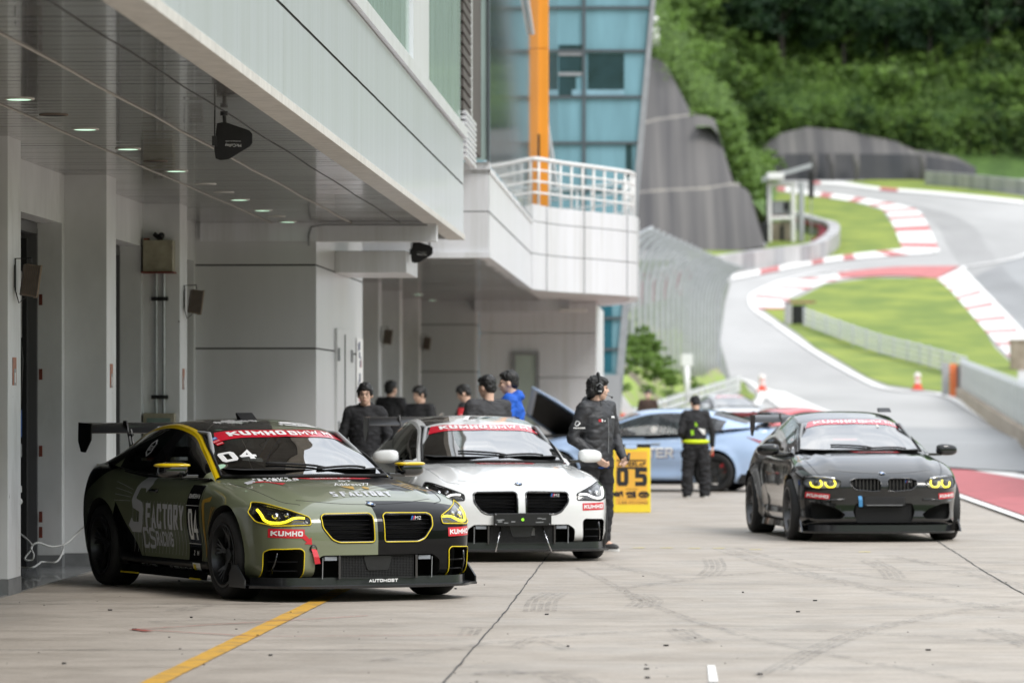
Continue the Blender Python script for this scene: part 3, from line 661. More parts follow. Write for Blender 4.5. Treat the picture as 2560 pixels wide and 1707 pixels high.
# junction box with two pipes on the third pillar
t = thing("junction_box", "rusty beige junction box high on the pillar with two steel pipes below", "junction box", B(-5.47,43.98,2.9))
mb = MB().box(-.165,.15,-.22,-.002,-.02,.31); mb.v = [tuple(B(*v)) for v in mb.v]; mb.build("box", M_beige, t, bevel=.008)
mb = MB().box(-.18,.165,-.24,0,-.035,-.02).box(-.16,-.11,-.2,-.05,.31,.33); mb.v = [tuple(B(*v)) for v in mb.v]; mb.build("rim", M_rust, t)
mb = MB().ball((.02,-.12,.36),.035,8).tube([(.02,-.12,.31),(-.06,-.1,.38)],.025,8); mb.v = [tuple(B(*v)) for v in mb.v]; mb.build("cable_gland", M_black, t)
for dx in (-.045, .035):
    mb = MB().tube([(dx,-.05,-.03),(dx,-.05,-1.55)],.017,10); mb.v = [tuple(B(*v)) for v in mb.v]; mb.build("pipe", M_steel, t, smooth=40)
    for dz in (-.30,-1.33):
        mb = MB().box(dx-.05,dx+.045,-.07,0,dz-.02,dz+.02); mb.v = [tuple(B(*v)) for v in mb.v]; mb.build("clamp", M_black, t)
# hose cabinet on the same pillar
t = thing("hose_cabinet", "beige framed cabinet with green glass low on the pillar behind the rear wing", "cabinet", B(-5.47,43.98,.3))
def bl(mb): mb.v = [tuple(B(*v)) for v in mb.v]; return mb
bl(MB().box(-.17,.16,-.16,-.002,0,1.10)).build("case", M_beige, t, bevel=.006)
bl(MB().box(-.13,.12,-.168,-.16,.72,1.05)).build("glass", mat("green_pane",(.20,.27,.24),.15,var=.2), t)
bl(MB().box(-.13,.12,-.168,-.16,.08,.66)).build("red_panel", M_rust, t)
t = thing("wall_cabinet", "beige framed cabinet cut by the left edge on the nearest pillar", "cabinet", B(-5.44,32.7,.95))
bl(MB().box(-.14,.085,-.05,-.002,-.02,.40)).build("case", M_beige, t, bevel=.006)
bl(MB().box(-.12,.06,-.055,-.05,.02,.36)).build("glass", M_tealdk, t)
t = thing("wall_socket", "small beige socket on the pillar beside the rear wheel of the green car", "socket", B(-5.33,38.35,.82))
bl(MB().box(-.03,.03,-.03,-.002,0,.13)).build("plate", M_beige, t, bevel=.004)
bl(MB().box(-.018,.018,-.034,-.03,.02,.11)).build("insert", M_cream, t)
# number stickers on the pillars
for u0, lb in ((32.7,"nearest"),(38.35,"second"),(43.98,"third")):
    t = thing("pillar_sticker", {"nearest":"narrow orange and grey sticker on the nearest pillar at the left edge","second":"narrow orange and grey sticker on the middle pillar above the rear wing","third":"narrow orange and grey sticker on the pillar carrying the junction box"}[lb], "sticker", B(-5.268,u0+.3,1.7))
    bl(MB().box(0,.003,-.09,.09,-.05,.17)).build("sheet", M_orsticker, t)
    bl(MB().box(.003,.005,-.03,.06,-.05,.08)).build("grey_band", M_grey, t)
    bl(MB().box(.005,.006,-.01,.03,-.03,.05)).build("number", M_white, t)
# poster on the block side
t = thing("poster", "tall white poster with navy and red print on the white wall behind the people", "poster", B(-4.24,55.2,1.2))
bl(MB().box(0,.004,-.5,.55,-.1,1.15)).build("sheet", M_white, t)
M_navy = mat("navy_print",(.03,.04,.12),.5,var=.3)
for i in range(16):
    z = R.uniform(-.05,1.05); u = R.uniform(-.45,.35); bl(MB().box(.004,.006,u,u+R.uniform(.08,.25),z,z+R.uniform(.04,.12))).build("print", M_navy if R.random() < .7 else M_redk, t)
# things seen inside the first garage
t = thing("equipment_rack", "dark rack of gear just inside the first garage opening", "rack", B(-5.95,37.6,0))
bl(MB().box(-.2,.02,.25,.33,0,3.0).box(-.06,-.045,.2,.25,0,3.0)).build("frame", M_bmatt, t)
for z0, z1, m in ((2.1,2.7,M_wall_g),(1.2,1.45,mat("blue_bag",(.02,.10,.35),.6)),(1.02,1.14,M_grey),(.70,.76,M_white)):
    bl(MB().box(-.055,-.015,.15,.2,z0,z1)).build("hung_gear", m, t, bevel=.004)
bl(MB().ball((-.035,.14,.62),.035,8)).build("coil", M_white, t, smooth=True)
bl(MB().tube([(-.02,.1,2.9),(-.03,.1,2.2),(.0,.12,1.9),(-.02,.1,1.4)],.012,6)).build("hose", M_black, t, smooth=True)
for k, z in enumerate((1.55,1.0,.42,.25)):
    pass
for z in (2.4,1.72,1.02,.42,.28): bpart("guide_bolt", MB().box(-5.86,-5.83,38.115,38.14,z,z+.10), M_rust)
# cable on the floor of the first garage
t = thing("power_cable", "white cable looping across the garage doorway at left", "cable", B(-5.4,38,0))
L0 = t.location
pts = [P(120,1320,37.6),(P(150,1348,37.5)),P(240,1370,37.6),P(236,1392,37.7),P(215,1396,37.7)]
pts = [P(45,1330,37.9),P(70,1350,37.8),P(80,1368,37.7),P(62,1396,37.6),P(80,1399,37.6),P(84,1385,37.6),P(78,1368,37.65),P(95,1356,37.7),P(130,1366,38.0),P(165,1358,38.1),P(190,1335,38.2),P(214,1313,38.2)]
MB().tube([tuple(p-L0) for p in smoothline(pts,6)],.009,6).build("upper_loop", M_cable, t, smooth=True)
pts = [P(45,1418,37.2),P(80,1418,37.0),P(98,1408,37.3),P(105,1404,37.9),P(140,1404,37.9),P(156,1380,38.1),P(158,1360,38.2)]
MB().tube([tuple(p-L0) for p in smoothline(pts,6)],.009,6).build("lower_loop", M_cable, t, smooth=True)

# ================================================================== GLASS TOWER
GT = thing("glass_tower", "blue green glass tower leaning outward behind the balcony", "building", (0,112,0))
YT = 112.0
def txp(px, z): return (px-CX)*YT/FPX
def edge(z): return (1532-CX+8.0*z)*YT/FPX
mb = MB(); N_ = 14
zs = [1.0+i*1.2 for i in range(13)]
vs = []; zt = 16.0
mb.add([(-2.5,YT,0),(edge(0)-.05,YT,0),(edge(zt)-.05,YT,zt),(-2.5,YT,zt),(-2.5,YT+12,0),(edge(0)-.05,YT+12,0),(edge(zt)-.05,YT+12,zt),(-2.5,YT+12,zt)], [(0,1,2,3),(5,4,7,6),(1,5,6,2),(4,0,3,7),(3,2,6,7),(4,5,1,0)])
mb.build("curtain_wall", M_teal, GT, world=True)
zl = [HC+(1004-y)*YT/FPX for y in (873,795,715,597,475,358,243,128,20)]+[13.4,14.6]
mb = MB()
for z in zl: mb.box(-2.5, edge(z), YT-.08, YT-.005, z-.035, z+.035)
for px in (1310,1460): mb.box(txp(px,0)-.04, txp(px,0)+.04, YT-.09, YT-.006, 0, zt)
mb.build("mullion", M_mull, GT, world=True)
mb = MB().add([(edge(0)-.12,YT-.1,0),(edge(0)+.1,YT-.1,0),(edge(zt)+.1,YT-.1,zt),(edge(zt)-.0,YT-.1,zt),(edge(0)-.12,YT+12,0),(edge(0)+.1,YT+12,0),(edge(zt)+.1,YT+12,zt),(edge(zt)-.0,YT+12,zt)], [(0,1,2,3),(5,4,7,6),(1,5,6,2),(4,0,3,7)])
mb.build("edge_trim", M_grey, GT, world=True)
def pane(px0, px1, y0, y1, m, name="window", d=.02):
    z0, z1 = HC+(1004-y1)*YT/FPX, HC+(1004-y0)*YT/FPX; MB().box(txp(px0,0), txp(px1,0), YT-d, YT-.001, z0, z1).build(name, m, GT, world=True)
pane(1397,1455,113,128,M_tealdk); pane(1397,1455,140,180,M_tealdk); pane(1397,1440,192,240,M_tealdk); pane(1470,1560,135,238,M_tealdk)
pane(1396,1458,131,140,M_grey,"frame",.05); pane(1396,1458,182,190,M_grey,"frame",.05)
mtl = mat("pale_blind",(.25,.42,.50),.3,var=.2); pane(1430,1560,225,239,mtl,"blind",.03)
pane(1565,1580,362,500,M_tealdk); pane(1492,1530,760,930,mat("shaded_teal_glass",(.02,.12,.17),.12,var=.25,scale=1,coat=.5))  # lower pane painted darker for the shade below the balcony
mb = MB().box(txp(1470,0), txp(1550,0), YT-.25, YT+1, 0, HC+(1004-937)*YT/FPX); mb.build("plinth", M_wall_g, GT, world=True)
mb = MB().box(txp(1470,0), txp(1492,0), YT-.3, YT-.1, 0, 4.2); mb.build("column", M_wall_w, GT, world=True)
# ================================================================== CLIFFS, HILL, WOOD
def rock_mat(name, c1, c2, sc=.6, st=(1,.03,.03)):
    m = mat(name, c1, .9, col2=c2, scale=sc, stretch=st, detail=3.5, bump=.05, lo=.38, hi=.66); return m
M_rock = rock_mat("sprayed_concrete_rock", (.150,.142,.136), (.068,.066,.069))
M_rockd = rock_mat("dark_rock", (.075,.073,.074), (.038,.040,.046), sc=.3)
M_rockl = rock_mat("pale_ledge", (.27,.25,.21), (.15,.14,.13), sc=.6)
def interp(pts, x):
    for (a, ya), (b, yb) in zip(pts, pts[1:]):
        if x <= b: return ya+(yb-ya)*(x-a)/max(1e-6, b-a)
    return pts[-1][1]
# terraced rock face: outline of each tier in the photo gives its width and height, each with its own distance
CL = thing("rock_face", "tall grey terraced rock face sprayed with concrete beside the glass tower", "cliff", (20,338,g(338)))
def tier(name, left, right, top, bot, Yb, batter, m, n=46, k=16, endturn=26, amp=.16):
    """left,right: bottom px; top/bot: list of (px,py); Yb distance of the foot; batter = how far the top leans back"""
    rows = []
    for j in range(k+1):
        t = j/k; row = []
        for i in range(n+1):
            s_ = i/n; px0 = left+(right-left)*s_
            pb = interp(bot, px0); pxt = top[0][0]+(top[-1][0]-top[0][0])*s_; pt = interp(top, pxt)
            px = px0+(pxt-px0)*t; py = pb+(pt-pb)*t; Y = Yb+batter*t
            p = P(px, py, Y); a = amp*noise.fractal(Vector((p.x*.25, j*.07, Yb)), 1, 2, 4)+.07*noise.noise(Vector((p.x*.9, p.z*.10, 1)))
            row.append((p.x, p.y+a*(1-.6*t), p.z))
        q = row[-1]                                        # the face turns away at its right end
        for e in range(1, 7): row.append((q[0]+.25*sin(e/6*pi/2), q[1]+endturn*(e/6)**1.5, q[2]+.4*e/6*t))
        rows.append(row)
    return MB().grid(rows).build(name, m, CL, world=True, smooth=True)
tier("rock_tier", 1300, 1913, [(1300,500),(1480,486),(1590,484),(1660,478),(1760,474),(1830,463),(1858,466),(1876,485)], [(1300,660),(1700,652),(1913,616)], 336, 6, M_rock)
tier("rock_tier", 1300, 1836, [(1300,330),(1606,312),(1640,302),(1700,294),(1742,288),(1770,291),(1787,300)], [(1300,500),(1836,468)], 348, 7, M_rock)
tier("rock_tier", 1300, 1732, [(1300,130),(1600,132),(1622,145),(1640,146),(1662,156)], [(1300,330),(1600,315),(1732,290)], 362, 8, M_rock)
def ledge(pts, Y0, Y1, m=M_rockl):
    mb = MB(); mb.grid([[P(x,y+1,Y0+.15) for x,y in pts],[P(x,y-9,Y1) for x,y in pts]]); mb.build("ledge", m, CL, world=True, smooth=True)
ledge([(1300,502),(1480,488),(1590,486),(1660,480),(1760,476),(1830,465),(1850,467)], 342.3, 349)
ledge([(1300,332),(1606,314),(1640,304),(1700,296),(1738,291),(1755,292)], 355.3, 363)
mb = MB(); 
RF = thing("retaining_rock", "long low dark rock wall with pale weathered top below the wooded hill", "rock wall", (60,462,g(462)))
def wallpoly(name, top, bot, Y, lean, m, n=60, k=10, amp=.22):
    rows = []
    for j in range(k+1):
        t = j/k; row = []
        for i in range(n+1):
            px = bot[0][0]+(bot[-1][0]-bot[0][0])*i/n; pb = interp(bot, px); pt = interp(top, px); Y_ = Y+lean*t
            p = P(px, pb+(pt-pb)*t, Y_); row.append((p.x, p.y+amp*noise.fractal(Vector((p.x*.3, p.z*.2, Y)), 1, 2, 4), p.z))
        rows.append(row)
    MB().grid(rows).build(name, m, RF, world=True, smooth=True)
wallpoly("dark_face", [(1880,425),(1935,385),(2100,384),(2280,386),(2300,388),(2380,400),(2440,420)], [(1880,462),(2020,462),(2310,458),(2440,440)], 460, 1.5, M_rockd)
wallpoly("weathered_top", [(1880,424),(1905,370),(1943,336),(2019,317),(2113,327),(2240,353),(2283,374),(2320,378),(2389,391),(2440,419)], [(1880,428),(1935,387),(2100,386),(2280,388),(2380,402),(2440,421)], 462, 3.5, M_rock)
for px in (1950,2035,2075,2137,2305):
    a, b = P(px,388,459.2), P(px+R.uniform(-3,8),456,458.6)
    MB().tube([a,a.lerp(b,.4)+Vector((.2,0,0)),b],[.5,.32,.2],6).build("pale_streak", M_rock, RF, world=True, smooth=True)
# hill
def hz(x, y):
    base = 29+.9*max(0, min(8, y-466))+max(0, y-474)*.54+1.2*noise.noise(Vector((x*.04, y*.04, 0)))
    px = CX+x*FPX/y
    if px < 1900: base += min(18, (1900-px)*.05)*max(0, min(1, (y-466)/40+.3))
    return base
xs = [-160+520*i/80 for i in range(81)]; ys = [463.5+i*5.5 for i in range(48)]
rows = [[(x, y, (g(462) if y < 465 else hz(x, y)-.6)) for x in xs] for y in ys]
M_under = mat("hill_undergrowth", (.12,.21,.05), .95, col2=(.04,.08,.02), scale=.22, detail=9, bump=.6)
struct(MB().grid(rows).build("hill", M_under, smooth=True))
# slope to the left behind the cliff, up to the level of its top
def hz2(x, y):
    return 0
rows = []
for i in range(40):
    row = []
    for j in range(14):
        px = 1250+ (1960-1250)*i/39; top = interp([(1250,40),(1600,128),(1664,150),(1700,215),(1738,285),(1790,296),(1815,380),(1850,455),(1880,478),(1920,520),(1960,560)], px)
        Y = 372+j*7.5 if px < 1740 else 352+j*9
        p = P(px, top+10, Y); ztop = p.z; row.append((p.x, Y, ztop+ (Y-370)*.05+ .8*noise.noise(Vector((p.x*.2,Y*.2,5)))))
    rows.append(row)
struct(MB().grid(rows).build("hillside", M_under, smooth=True))
# unseen ring of high ground round the camera, added to darken reflections
mb = MB(); rows = []
for k, (r_, z_) in enumerate(((290,-1),(320,10),(360,36),(410,66),(480,90))):
    rows.append([(r_*sin(a)+40, 60-r_*cos(a)*.9, z_+(k > 0)*6*noise.noise(Vector((a*5,k*.7,0)))) for a in [radians(-62+k2*4) for k2 in range(49)]])
struct(mb.grid(rows).build("added_hills", M_under, smooth=True))
# leaves
LEAF = [mat("leaf_deep", (.026,.068,.028), .7, var=.35, scale=.8), mat("leaf_mid", (.060,.130,.038), .65, var=.35, scale=.8), mat("leaf_light", (.13,.22,.055), .6, var=.3, scale=.8), mat("leaf_bright", (.25,.40,.09), .6, var=.3, scale=.8), mat("leaf_pine", (.036,.046,.024), .8, var=.4, scale=.8)]
def translucent(m, k=.45):
    """thin leaves let part of the light through"""
    n = m.node_tree; b = n.nodes['Principled BSDF']; o = n.nodes['Material Output']; src = b.inputs['Base Color'].links[0].from_socket
    t = n.nodes.new("ShaderNodeBsdfTranslucent"); x = n.nodes.new("ShaderNodeMixShader"); x.inputs[0].default_value = k
    n.links.new(src, t.inputs[0]); n.links.new(b.outputs[0], x.inputs[1]); n.links.new(t.outputs[0], x.inputs[2]); n.links.new(x.outputs[0], o.inputs[0])
for m in LEAF: translucent(m)
M_bark = mat("bark", (.045,.04,.03), .9, var=.4, scale=3)
def leafcloud(mb, rr, n, c, rx, rz, size, mis, shell=.45):
    """leaf clumps spread through a lumpy volume"""
    c = Vector(c); ncl = max(8, n//45); cl = []
    for _ in range(ncl):
        d = Vector((rr.gauss(0,1), rr.gauss(0,1), rr.gauss(0,1))).normalized()*(rr.uniform(shell,1)**.6)
        cl.append((Vector((d.x*rx, d.y*rx, d.z*rz)), rr.uniform(.16,.34)*min(rx,rz), rr.choice(mis)))
    for i in range(n):
        cc, cr, mi = cl[i % ncl]
        p = c+cc+Vector((rr.gauss(0,.5), rr.gauss(0,.5), rr.gauss(0,.42)))*cr*1.25
        a = Vector((rr.gauss(0,1), rr.gauss(0,1), rr.gauss(0,.6))).normalized()*size*rr.uniform(.6,1.3); b = a.orthogonal().normalized()*size*rr.uniform(.35,.7)
        b = Matrix.Rotation(rr.uniform(0,6.28), 3, a.normalized()) @ b
        mb.add([p-a, p+b, p+a, p-b], [(0,1,2,3)], mi if rr.random() < .8 else rr.choice(mis))
def crown_tree(seed, h, rx, mis, n, size, pine=False):
    rr = random.Random(seed); mb = MB()
    if pine:
        for k in range(7):
            t = k/6; leafcloud(mb, rr, n//7, (rr.uniform(-.4,.4), rr.uniform(-.4,.4), h*(.38+.6*t)), rx*(1.05-.75*t), h*.045, size, mis, .2)
    else:
        for k in range(6):
            a = k*1.05+rr.random(); q = .0 if k == 0 else rx*.45
            leafcloud(mb, rr, n//6, (q*cos(a), q*sin(a), h*(.66 if k == 0 else rr.uniform(.26,.76))), rx*(.66 if k == 0 else rr.uniform(.42,.6)), h*rr.uniform(.18,.27), size, mis)
    tr = MB().tube([(0,0,-1.5),(.1,.05,h*.3),(rr.uniform(-.3,.3),0,h*.62),(0,.1,h*.85)], [h*.022,h*.018,h*.010,.03], 7)
    for k in range(4):
        a = k*1.6+rr.random(); z0 = h*(.3+.1*k); tr.tube([(0,0,z0),(rx*.3*cos(a),rx*.3*sin(a),z0+h*.08),(rx*.6*cos(a),rx*.6*sin(a),z0+h*.12)], [h*.009,h*.006,.02], 5)
    return mb, tr
def make_tree(seed, h, rx, mis, n, size, name, label, group, pine=False):
    mb, tr = crown_tree(seed, h, rx, mis, n, size, pine)
    t = thing(name, label, "tree", (0,0,0), 0, group)
    mb.build("crown", LEAF, t, normals=False); tr.build("trunk", M_bark, t, smooth=True); return t
G1 = "dark broadleaf trees of the wood on the hill"; G2 = "lighter green young trees at the foot of the wood"; G3 = "brownish pines among the dark trees at upper right"
L1 = "dark green broadleaf tree in the wood covering the hill"; L2 = "lighter green young tree standing in front of the dark wood"; L3 = "dark pine with flat layered boughs among the wood at upper right"
proto = {'a': [make_tree(10+i, 12+1.4*i, 4.2+.4*i, [0,1,1,1] if i % 2 else [0,0,1,1], 5200, .27, "broadleaf_tree", L1, G1) for i in range(4)],
         'b': [make_tree(30+i, 6.0+1.2*i, 2.4+.35*i, [2,2,3] if i < 2 else [1,2,2], 2600, .22, "young_tree", L2, G2) for i in range(3)],
         'c': [make_tree(50+i, 15+i, 4.0, [4,4,0], 2400, .42, "pine_tree", L3, G3, True) for i in range(2)]}
used = {k: [False]*len(v) for k, v in proto.items()}
RT = random.Random(99)
def plant(kind, x, y, s, z=None, label=None, group=True):
    i = RT.randrange(len(proto[kind])); src = proto[kind][i]
    if used[kind][i]: o = copy_tree(src)
    else: o = src; used[kind][i] = True
    o.location = (x, y, (hz(x, y) if z is None else z)-.3); o.rotation_euler = (0,0,RT.uniform(0,6.28)); o.scale = (s*RT.uniform(.9,1.15), s*RT.uniform(.9,1.15), s)
    if label:
        o['label'] = label
        if not group and 'group' in o: del o['group']
    return o
cnt = 0
yy = 480.0
while yy < 640:
    w0, w1 = (1560-CX)*yy/FPX-6, (2620-CX)*yy/FPX+14
    xx = w0+RT.uniform(0,4)
    while xx < w1:
        px = CX+xx*FPX/yy; py = CY-(hz(xx,yy)+6-HC)*FPX/yy
        front_line = interp([(1560,150),(1700,220),(1900,250),(2100,290),(2300,330),(2620,370)], px)
        if py < front_line+35:
            kind = 'c' if (2300 < px < 2600 and RT.random() < .3) else 'a'
            plant(kind, xx, yy+RT.uniform(-3,3), RT.uniform(.9,1.45), z=hz(xx,yy)-1.8); cnt += 1
        xx += RT.uniform(4.6,7.0)
    yy += 6.8
for (px, Y, s_) in [(1630,470,.8),(1700,474,1.0),(1760,478,1.1),(1810,476,.9),(1870,482,.9),(1915,486,.7),(1990,484,.8),(2030,482,1.0),(2085,486,.75),(2150,488,.6),(2250,490,.7),(2330,488,.7),(2420,486,.7),(2500,484,.8),(2570,486,.8),(1750,462,.7),(1830,466,.75),(2230,480,.5),(2480,476,.6),(2555,474,.55)]:
    x = (px-CX)*Y/FPX; plant('b', x, Y, s_)
for k in range(46):
    px = RT.uniform(1640,2620); lim = interp([(1560,170),(1700,230),(1900,262),(2100,300),(2300,345),(2620,390)], px); Y = RT.uniform(470,484); x = (px-CX)*Y/FPX; py = CY-(hz(x,Y)+3-HC)*FPX/Y
    Y += (py-lim)/FPX*Y/.62*.9; Y = max(467, min(500, Y)); plant('b', (px-CX)*Y/FPX, Y, RT.uniform(.45,.85))
o = plant('b', (1843-CX)*470/FPX, 470, 1.25, label="tall pale yellow green tree standing out left of centre on the slope", group=False)
cnt += 21
# bushes on the lower slope
def make_bush(seed, r, mis, n, size, label, group):
    rr = random.Random(seed); mb = MB()
    for k in range(5):
        a = k*1.3+rr.random(); leafcloud(mb, rr, n//5, (r*.5*cos(a), r*.5*sin(a), r*rr.uniform(.3,.6)), r*.55, r*.42, size, mis)
    t = thing("bush", label, "bush", (0,0,0), 0, group); mb.build("foliage", LEAF, t, normals=False)
    MB().tube([(0,0,-.5),(.05,0,.3*r),(0,.1*r,.8*r)],[.08,.06,.02],6).build("stem", M_bark, t, smooth=True); return t
G4 = "green bushes on the lower slope of the hill"
bproto = [make_bush(70+i, 1.9+.4*i, [3,3,2] if i % 2 else [2,3,2,3], 1100, .21, "leafy green bush on the lower slope above the rock wall", G4) for i in range(4)]
bused = [False]*4
def bush(x, y, s, z, label=None, group=G4):
    i = RT.randrange(4)
    if bused[i]: o = copy_tree(bproto[i])
    else: o = bproto[i]; bused[i] = True
    o.location = (x,y,z); o.rotation_euler = (0,0,RT.uniform(0,6.28)); o.scale = (s,s,s*RT.uniform(.8,1.1))
    if label: o['label'] = label; o['group'] = group
    return o
for _k in range(190):
    yy = RT.uniform(467,522); x = RT.uniform((1700-CX)*yy/FPX, (2620-CX)*yy/FPX+6)
    if True:
        bush(x, yy+RT.uniform(-1.5,1.5), RT.uniform(.6,1.45), hz(x,yy)-.3)
bright = make_bush(91, 2.0, [3,3,3,2], 1500, .20, "bright green bush on the bank between the tower and the debris fence", "bright green bushes on the bank behind the blue car")
# low shrubs and creepers covering the slope between the trees
rr = random.Random(17); mb = MB()
for _ in range(6500):
    yy = 466+74*rr.random()**1.3; x = rr.uniform((1660-CX)*yy/FPX, (2640-CX)*yy/FPX+8); z = hz(x,yy); cz = rr.uniform(.3,2.6)*(1.2 if yy < 500 else .8); m_ = rr.choice([3,3,2] if noise.noise(Vector((x*.12,yy*.12,3))) > -.1 else [1,2,2])
    for k in range(12):
        p = Vector((x+rr.gauss(0,.75), yy+rr.gauss(0,.75), z+cz*rr.random()+.1)); a = Vector((rr.gauss(0,1),rr.gauss(0,1),rr.gauss(0,.6))).normalized()*rr.uniform(.15,.32); b = a.orthogonal().normalized()*rr.uniform(.08,.18); b = Matrix.Rotation(rr.uniform(0,6.3),3,a.normalized()) @ b; mb.add([p-a,p+b,p+a,p-b],[(0,1,2,3)], m_)
for _ in range(1500):
    px = rr.uniform(1600,1900); lim = interp([(1600,50),(1664,115),(1700,190),(1738,262),(1800,300),(1850,440),(1900,480)], px); py = lim+rr.uniform(-70,30); Y = rr.uniform(366,420); q = P(px,py,Y)
    for k in range(12):
        p = q+Vector((rr.gauss(0,.6),rr.gauss(0,.6),rr.gauss(0,.45))); a = Vector((rr.gauss(0,1),rr.gauss(0,1),rr.gauss(0,.6))).normalized()*rr.uniform(.12,.26); b = a.orthogonal().normalized()*rr.uniform(.07,.15); mb.add([p-a,p+b,p+a,p-b],[(0,1,2,3)], rr.choice([2,2,3]))
o = mb.build("undergrowth", LEAF, normals=False, kind='stuff'); tag(o, "green shrubs and creepers covering the slope above the rock walls", "undergrowth")
G5 = "bright creeping bushes along the right edge of the rock face"
edgepts = [(1605,120),(1630,132),(1658,145),(1680,175),(1695,205),(1712,235),(1728,262),(1742,280),(1765,284),(1790,290),(1806,320),(1815,352),(1826,385),(1838,420),(1852,448),(1874,470)]
for (px, py) in edgepts:
    Y = 372 if py < 280 else (358 if py < 300 else 356); p = P(px+8, py+10, Y); o = copy_tree(bright); s_ = RT.uniform(.5,.75); o.location = (p.x,p.y,p.z-.5); o.scale = (s_,s_,s_); o["label"] = "bright green creeper hanging along the right edge of the terraced rock face"; o["group"] = G5
for k in range(46):
    px = RT.uniform(1680,1900); lim = interp([(1680,215),(1740,300),(1800,330),(1850,440),(1900,470)], px); py = RT.uniform(lim-60, lim+35); Y = RT.uniform(376,430); p = P(px, py, Y)
    bush(p.x, p.y, RT.uniform(.5,.9), p.z-.8, "mid green bush in the gully between rock face and rock wall", "bushes in the gully beside the rock face")
# white bollard lamp seen at the top of the rock face
for k in range(30):
    px = RT.uniform(1610,1770); lim = interp([(1600,40),(1664,110),(1700,180),(1738,250),(1790,285)], px); py = lim-RT.uniform(-45,60); Y = RT.uniform(376,440); p = P(px, py, Y)
    bush(p.x, p.y, RT.uniform(.7,1.3), p.z-1.0, "mid green bush in the gully between rock face and rock wall", "bushes in the gully beside the rock face")
t = thing("lookout_post", "small white post with a round head at the top of the rock face", "post", P(1636,105,372))
MB().tube([(0,0,-.4),(0,0,1.2)],[.5,.38],12).ball((0,0,1.9),.42,8).build("post", M_white, t, smooth=True)

# ================================================================== BARRIERS, FENCES, TRACKSIDE
def wall_along(name, pts, h, th, m, label, cat, caps=None, segs=6):
    """concrete or tyre wall following traced ground points; one part per block"""
    q = smoothline([G(*p) for p in pts], segs); t = thing(name, label, cat, tuple(q[0])); l = t.location
    for i in range(len(q)-1):
        a, b = q[i]-l, q[i+1]-l; d = (b-a); d.z = 0; L_ = d.length; d.normalize(); nr = Vector((-d.y,d.x,0))*th/2; e = d*.02
        vs = [a-nr+e, b-nr-e, b+nr-e, a+nr+e]; mb = MB(); mb.add([v+Vector((0,0,-.3)) for v in vs]+[v+Vector((0,0,h)) for v in vs], [(0,3,2,1),(4,5,6,7),(0,1,5,4),(1,2,6,5),(2,3,7,6),(3,0,4,7)])
        mb.build("block", m[i % len(m)], t)
    return t, q
M_conw = mat("pale_barrier_concrete", (.48,.475,.48), .8, var=.25, scale=.8, stretch=(1,1,.3))
M_conw2 = mat("grey_barrier_concrete", (.38,.38,.395), .8, var=.25, scale=.8, stretch=(1,1,.3))
M_tyre_r = mat("red_tyre_paint", (.42,.10,.13), .8, var=.5, scale=1.5)
tb, q = wall_along("tyre_barrier", [(1640,722),(1730,696),(1900,668),(2028,652),(2070,632),(2086,612),(2078,596),(2040,585),(2000,572),(1960,565)], 1.35, .9, [M_conw, M_conw2, M_conw], "pale curved tyre barrier wall rounding the grass below the rock face", "barrier")
l = tb.location
mb = MB(); rT = random.Random(3)
for i in range(len(q)-1):
    for k in range(5):
        p = q[i].lerp(q[i+1], k/5)+Vector((rT.uniform(-.9,.1), rT.uniform(.9,2.2), 1.0)); mb.lathe([(.18,-.1),(.32,-.1),(.34,.0),(.32,.12),(.18,.12),(.18,-.1)], 10, Matrix.Translation(p))
mb.build("tyre_stack", [M_tyre_r], tb, world=True, kind='stuff')
wall_along("concrete_barrier", [(2317,463),(2400,470),(2480,478),(2560,488),(2700,508)], 1.5, .5, [M_conw, M_conw, M_conw2], "white concrete barrier on the far bend at right below the wood", "barrier")
def armco(pts, label, h=.95, rails=3, name="guardrail"):
    q = smoothline([G(*p) for p in pts], 6); t = thing(name, label, "guardrail", tuple(q[0])); l = t.location
    for r_ in range(rails):
        z0 = h-.30*(r_+1)+.02; mb = MB(); rows = []
        prof = [(0,0),(.06,.03),(.06,.06),(0,.09),(0,.10),(.06,.13),(.06,.16),(0,.19)]
        for i, p in enumerate(q):
            d = q[min(i+1,len(q)-1)]-q[max(i-1,0)]; d.z = 0; d.normalize(); nr = Vector((d.y,-d.x,0)); rows.append([p-l+nr*o_+Vector((0,0,z0+dz)) for o_, dz in prof])
        mb.grid(rows).build("rail", M_steel2, t, smooth=True)
    acc = 9
    for a, b in zip(q, q[1:]):
        acc += (b-a).length
        if acc > 2.5: acc = 0; p = a-l; MB().box(p.x-.06,p.x+.06,p.y+.05,p.y+.17,p.z-.3,p.z+h).build("post", M_steel, t)
    return t
M_steel2 = mat("white_steel_rail", (.74,.75,.75), .45, metal=.0, var=.15, scale=3)
armco([(2010,818),(2100,852),(2200,888),(2300,915),(2365,935),(2420,950)], "long pale three rail guardrail crossing the grass island", 1.35, 4)
armco([(1560,1097),(1590,1085),(1645,1062),(1700,1040),(1790,1006),(1850,984)], "pale guardrail rising behind the blue car towards the debris fence", 1.0, 3)
armco([(2340,640),(2700,830)], "far guardrail outside the right edge", 1.0, 2) if False else None
# end cap of the long guardrail
t = thing("barrier_end", "dark and white padded end of the long guardrail on the grass island", "barrier", tuple(G(1996,812)))
MB().box(-.9,-.45,-.3,.3,-.2,1.45).build("white_pad", M_conw, t, bevel=.05); MB().box(-.4,.5,-.1,.5,-.2,1.3).build("tyre_pad", M_black, t, bevel=.08); MB().box(-1.0,1.1,-.35,.4,1.45,1.55).build("cap", M_tyre_r, t)
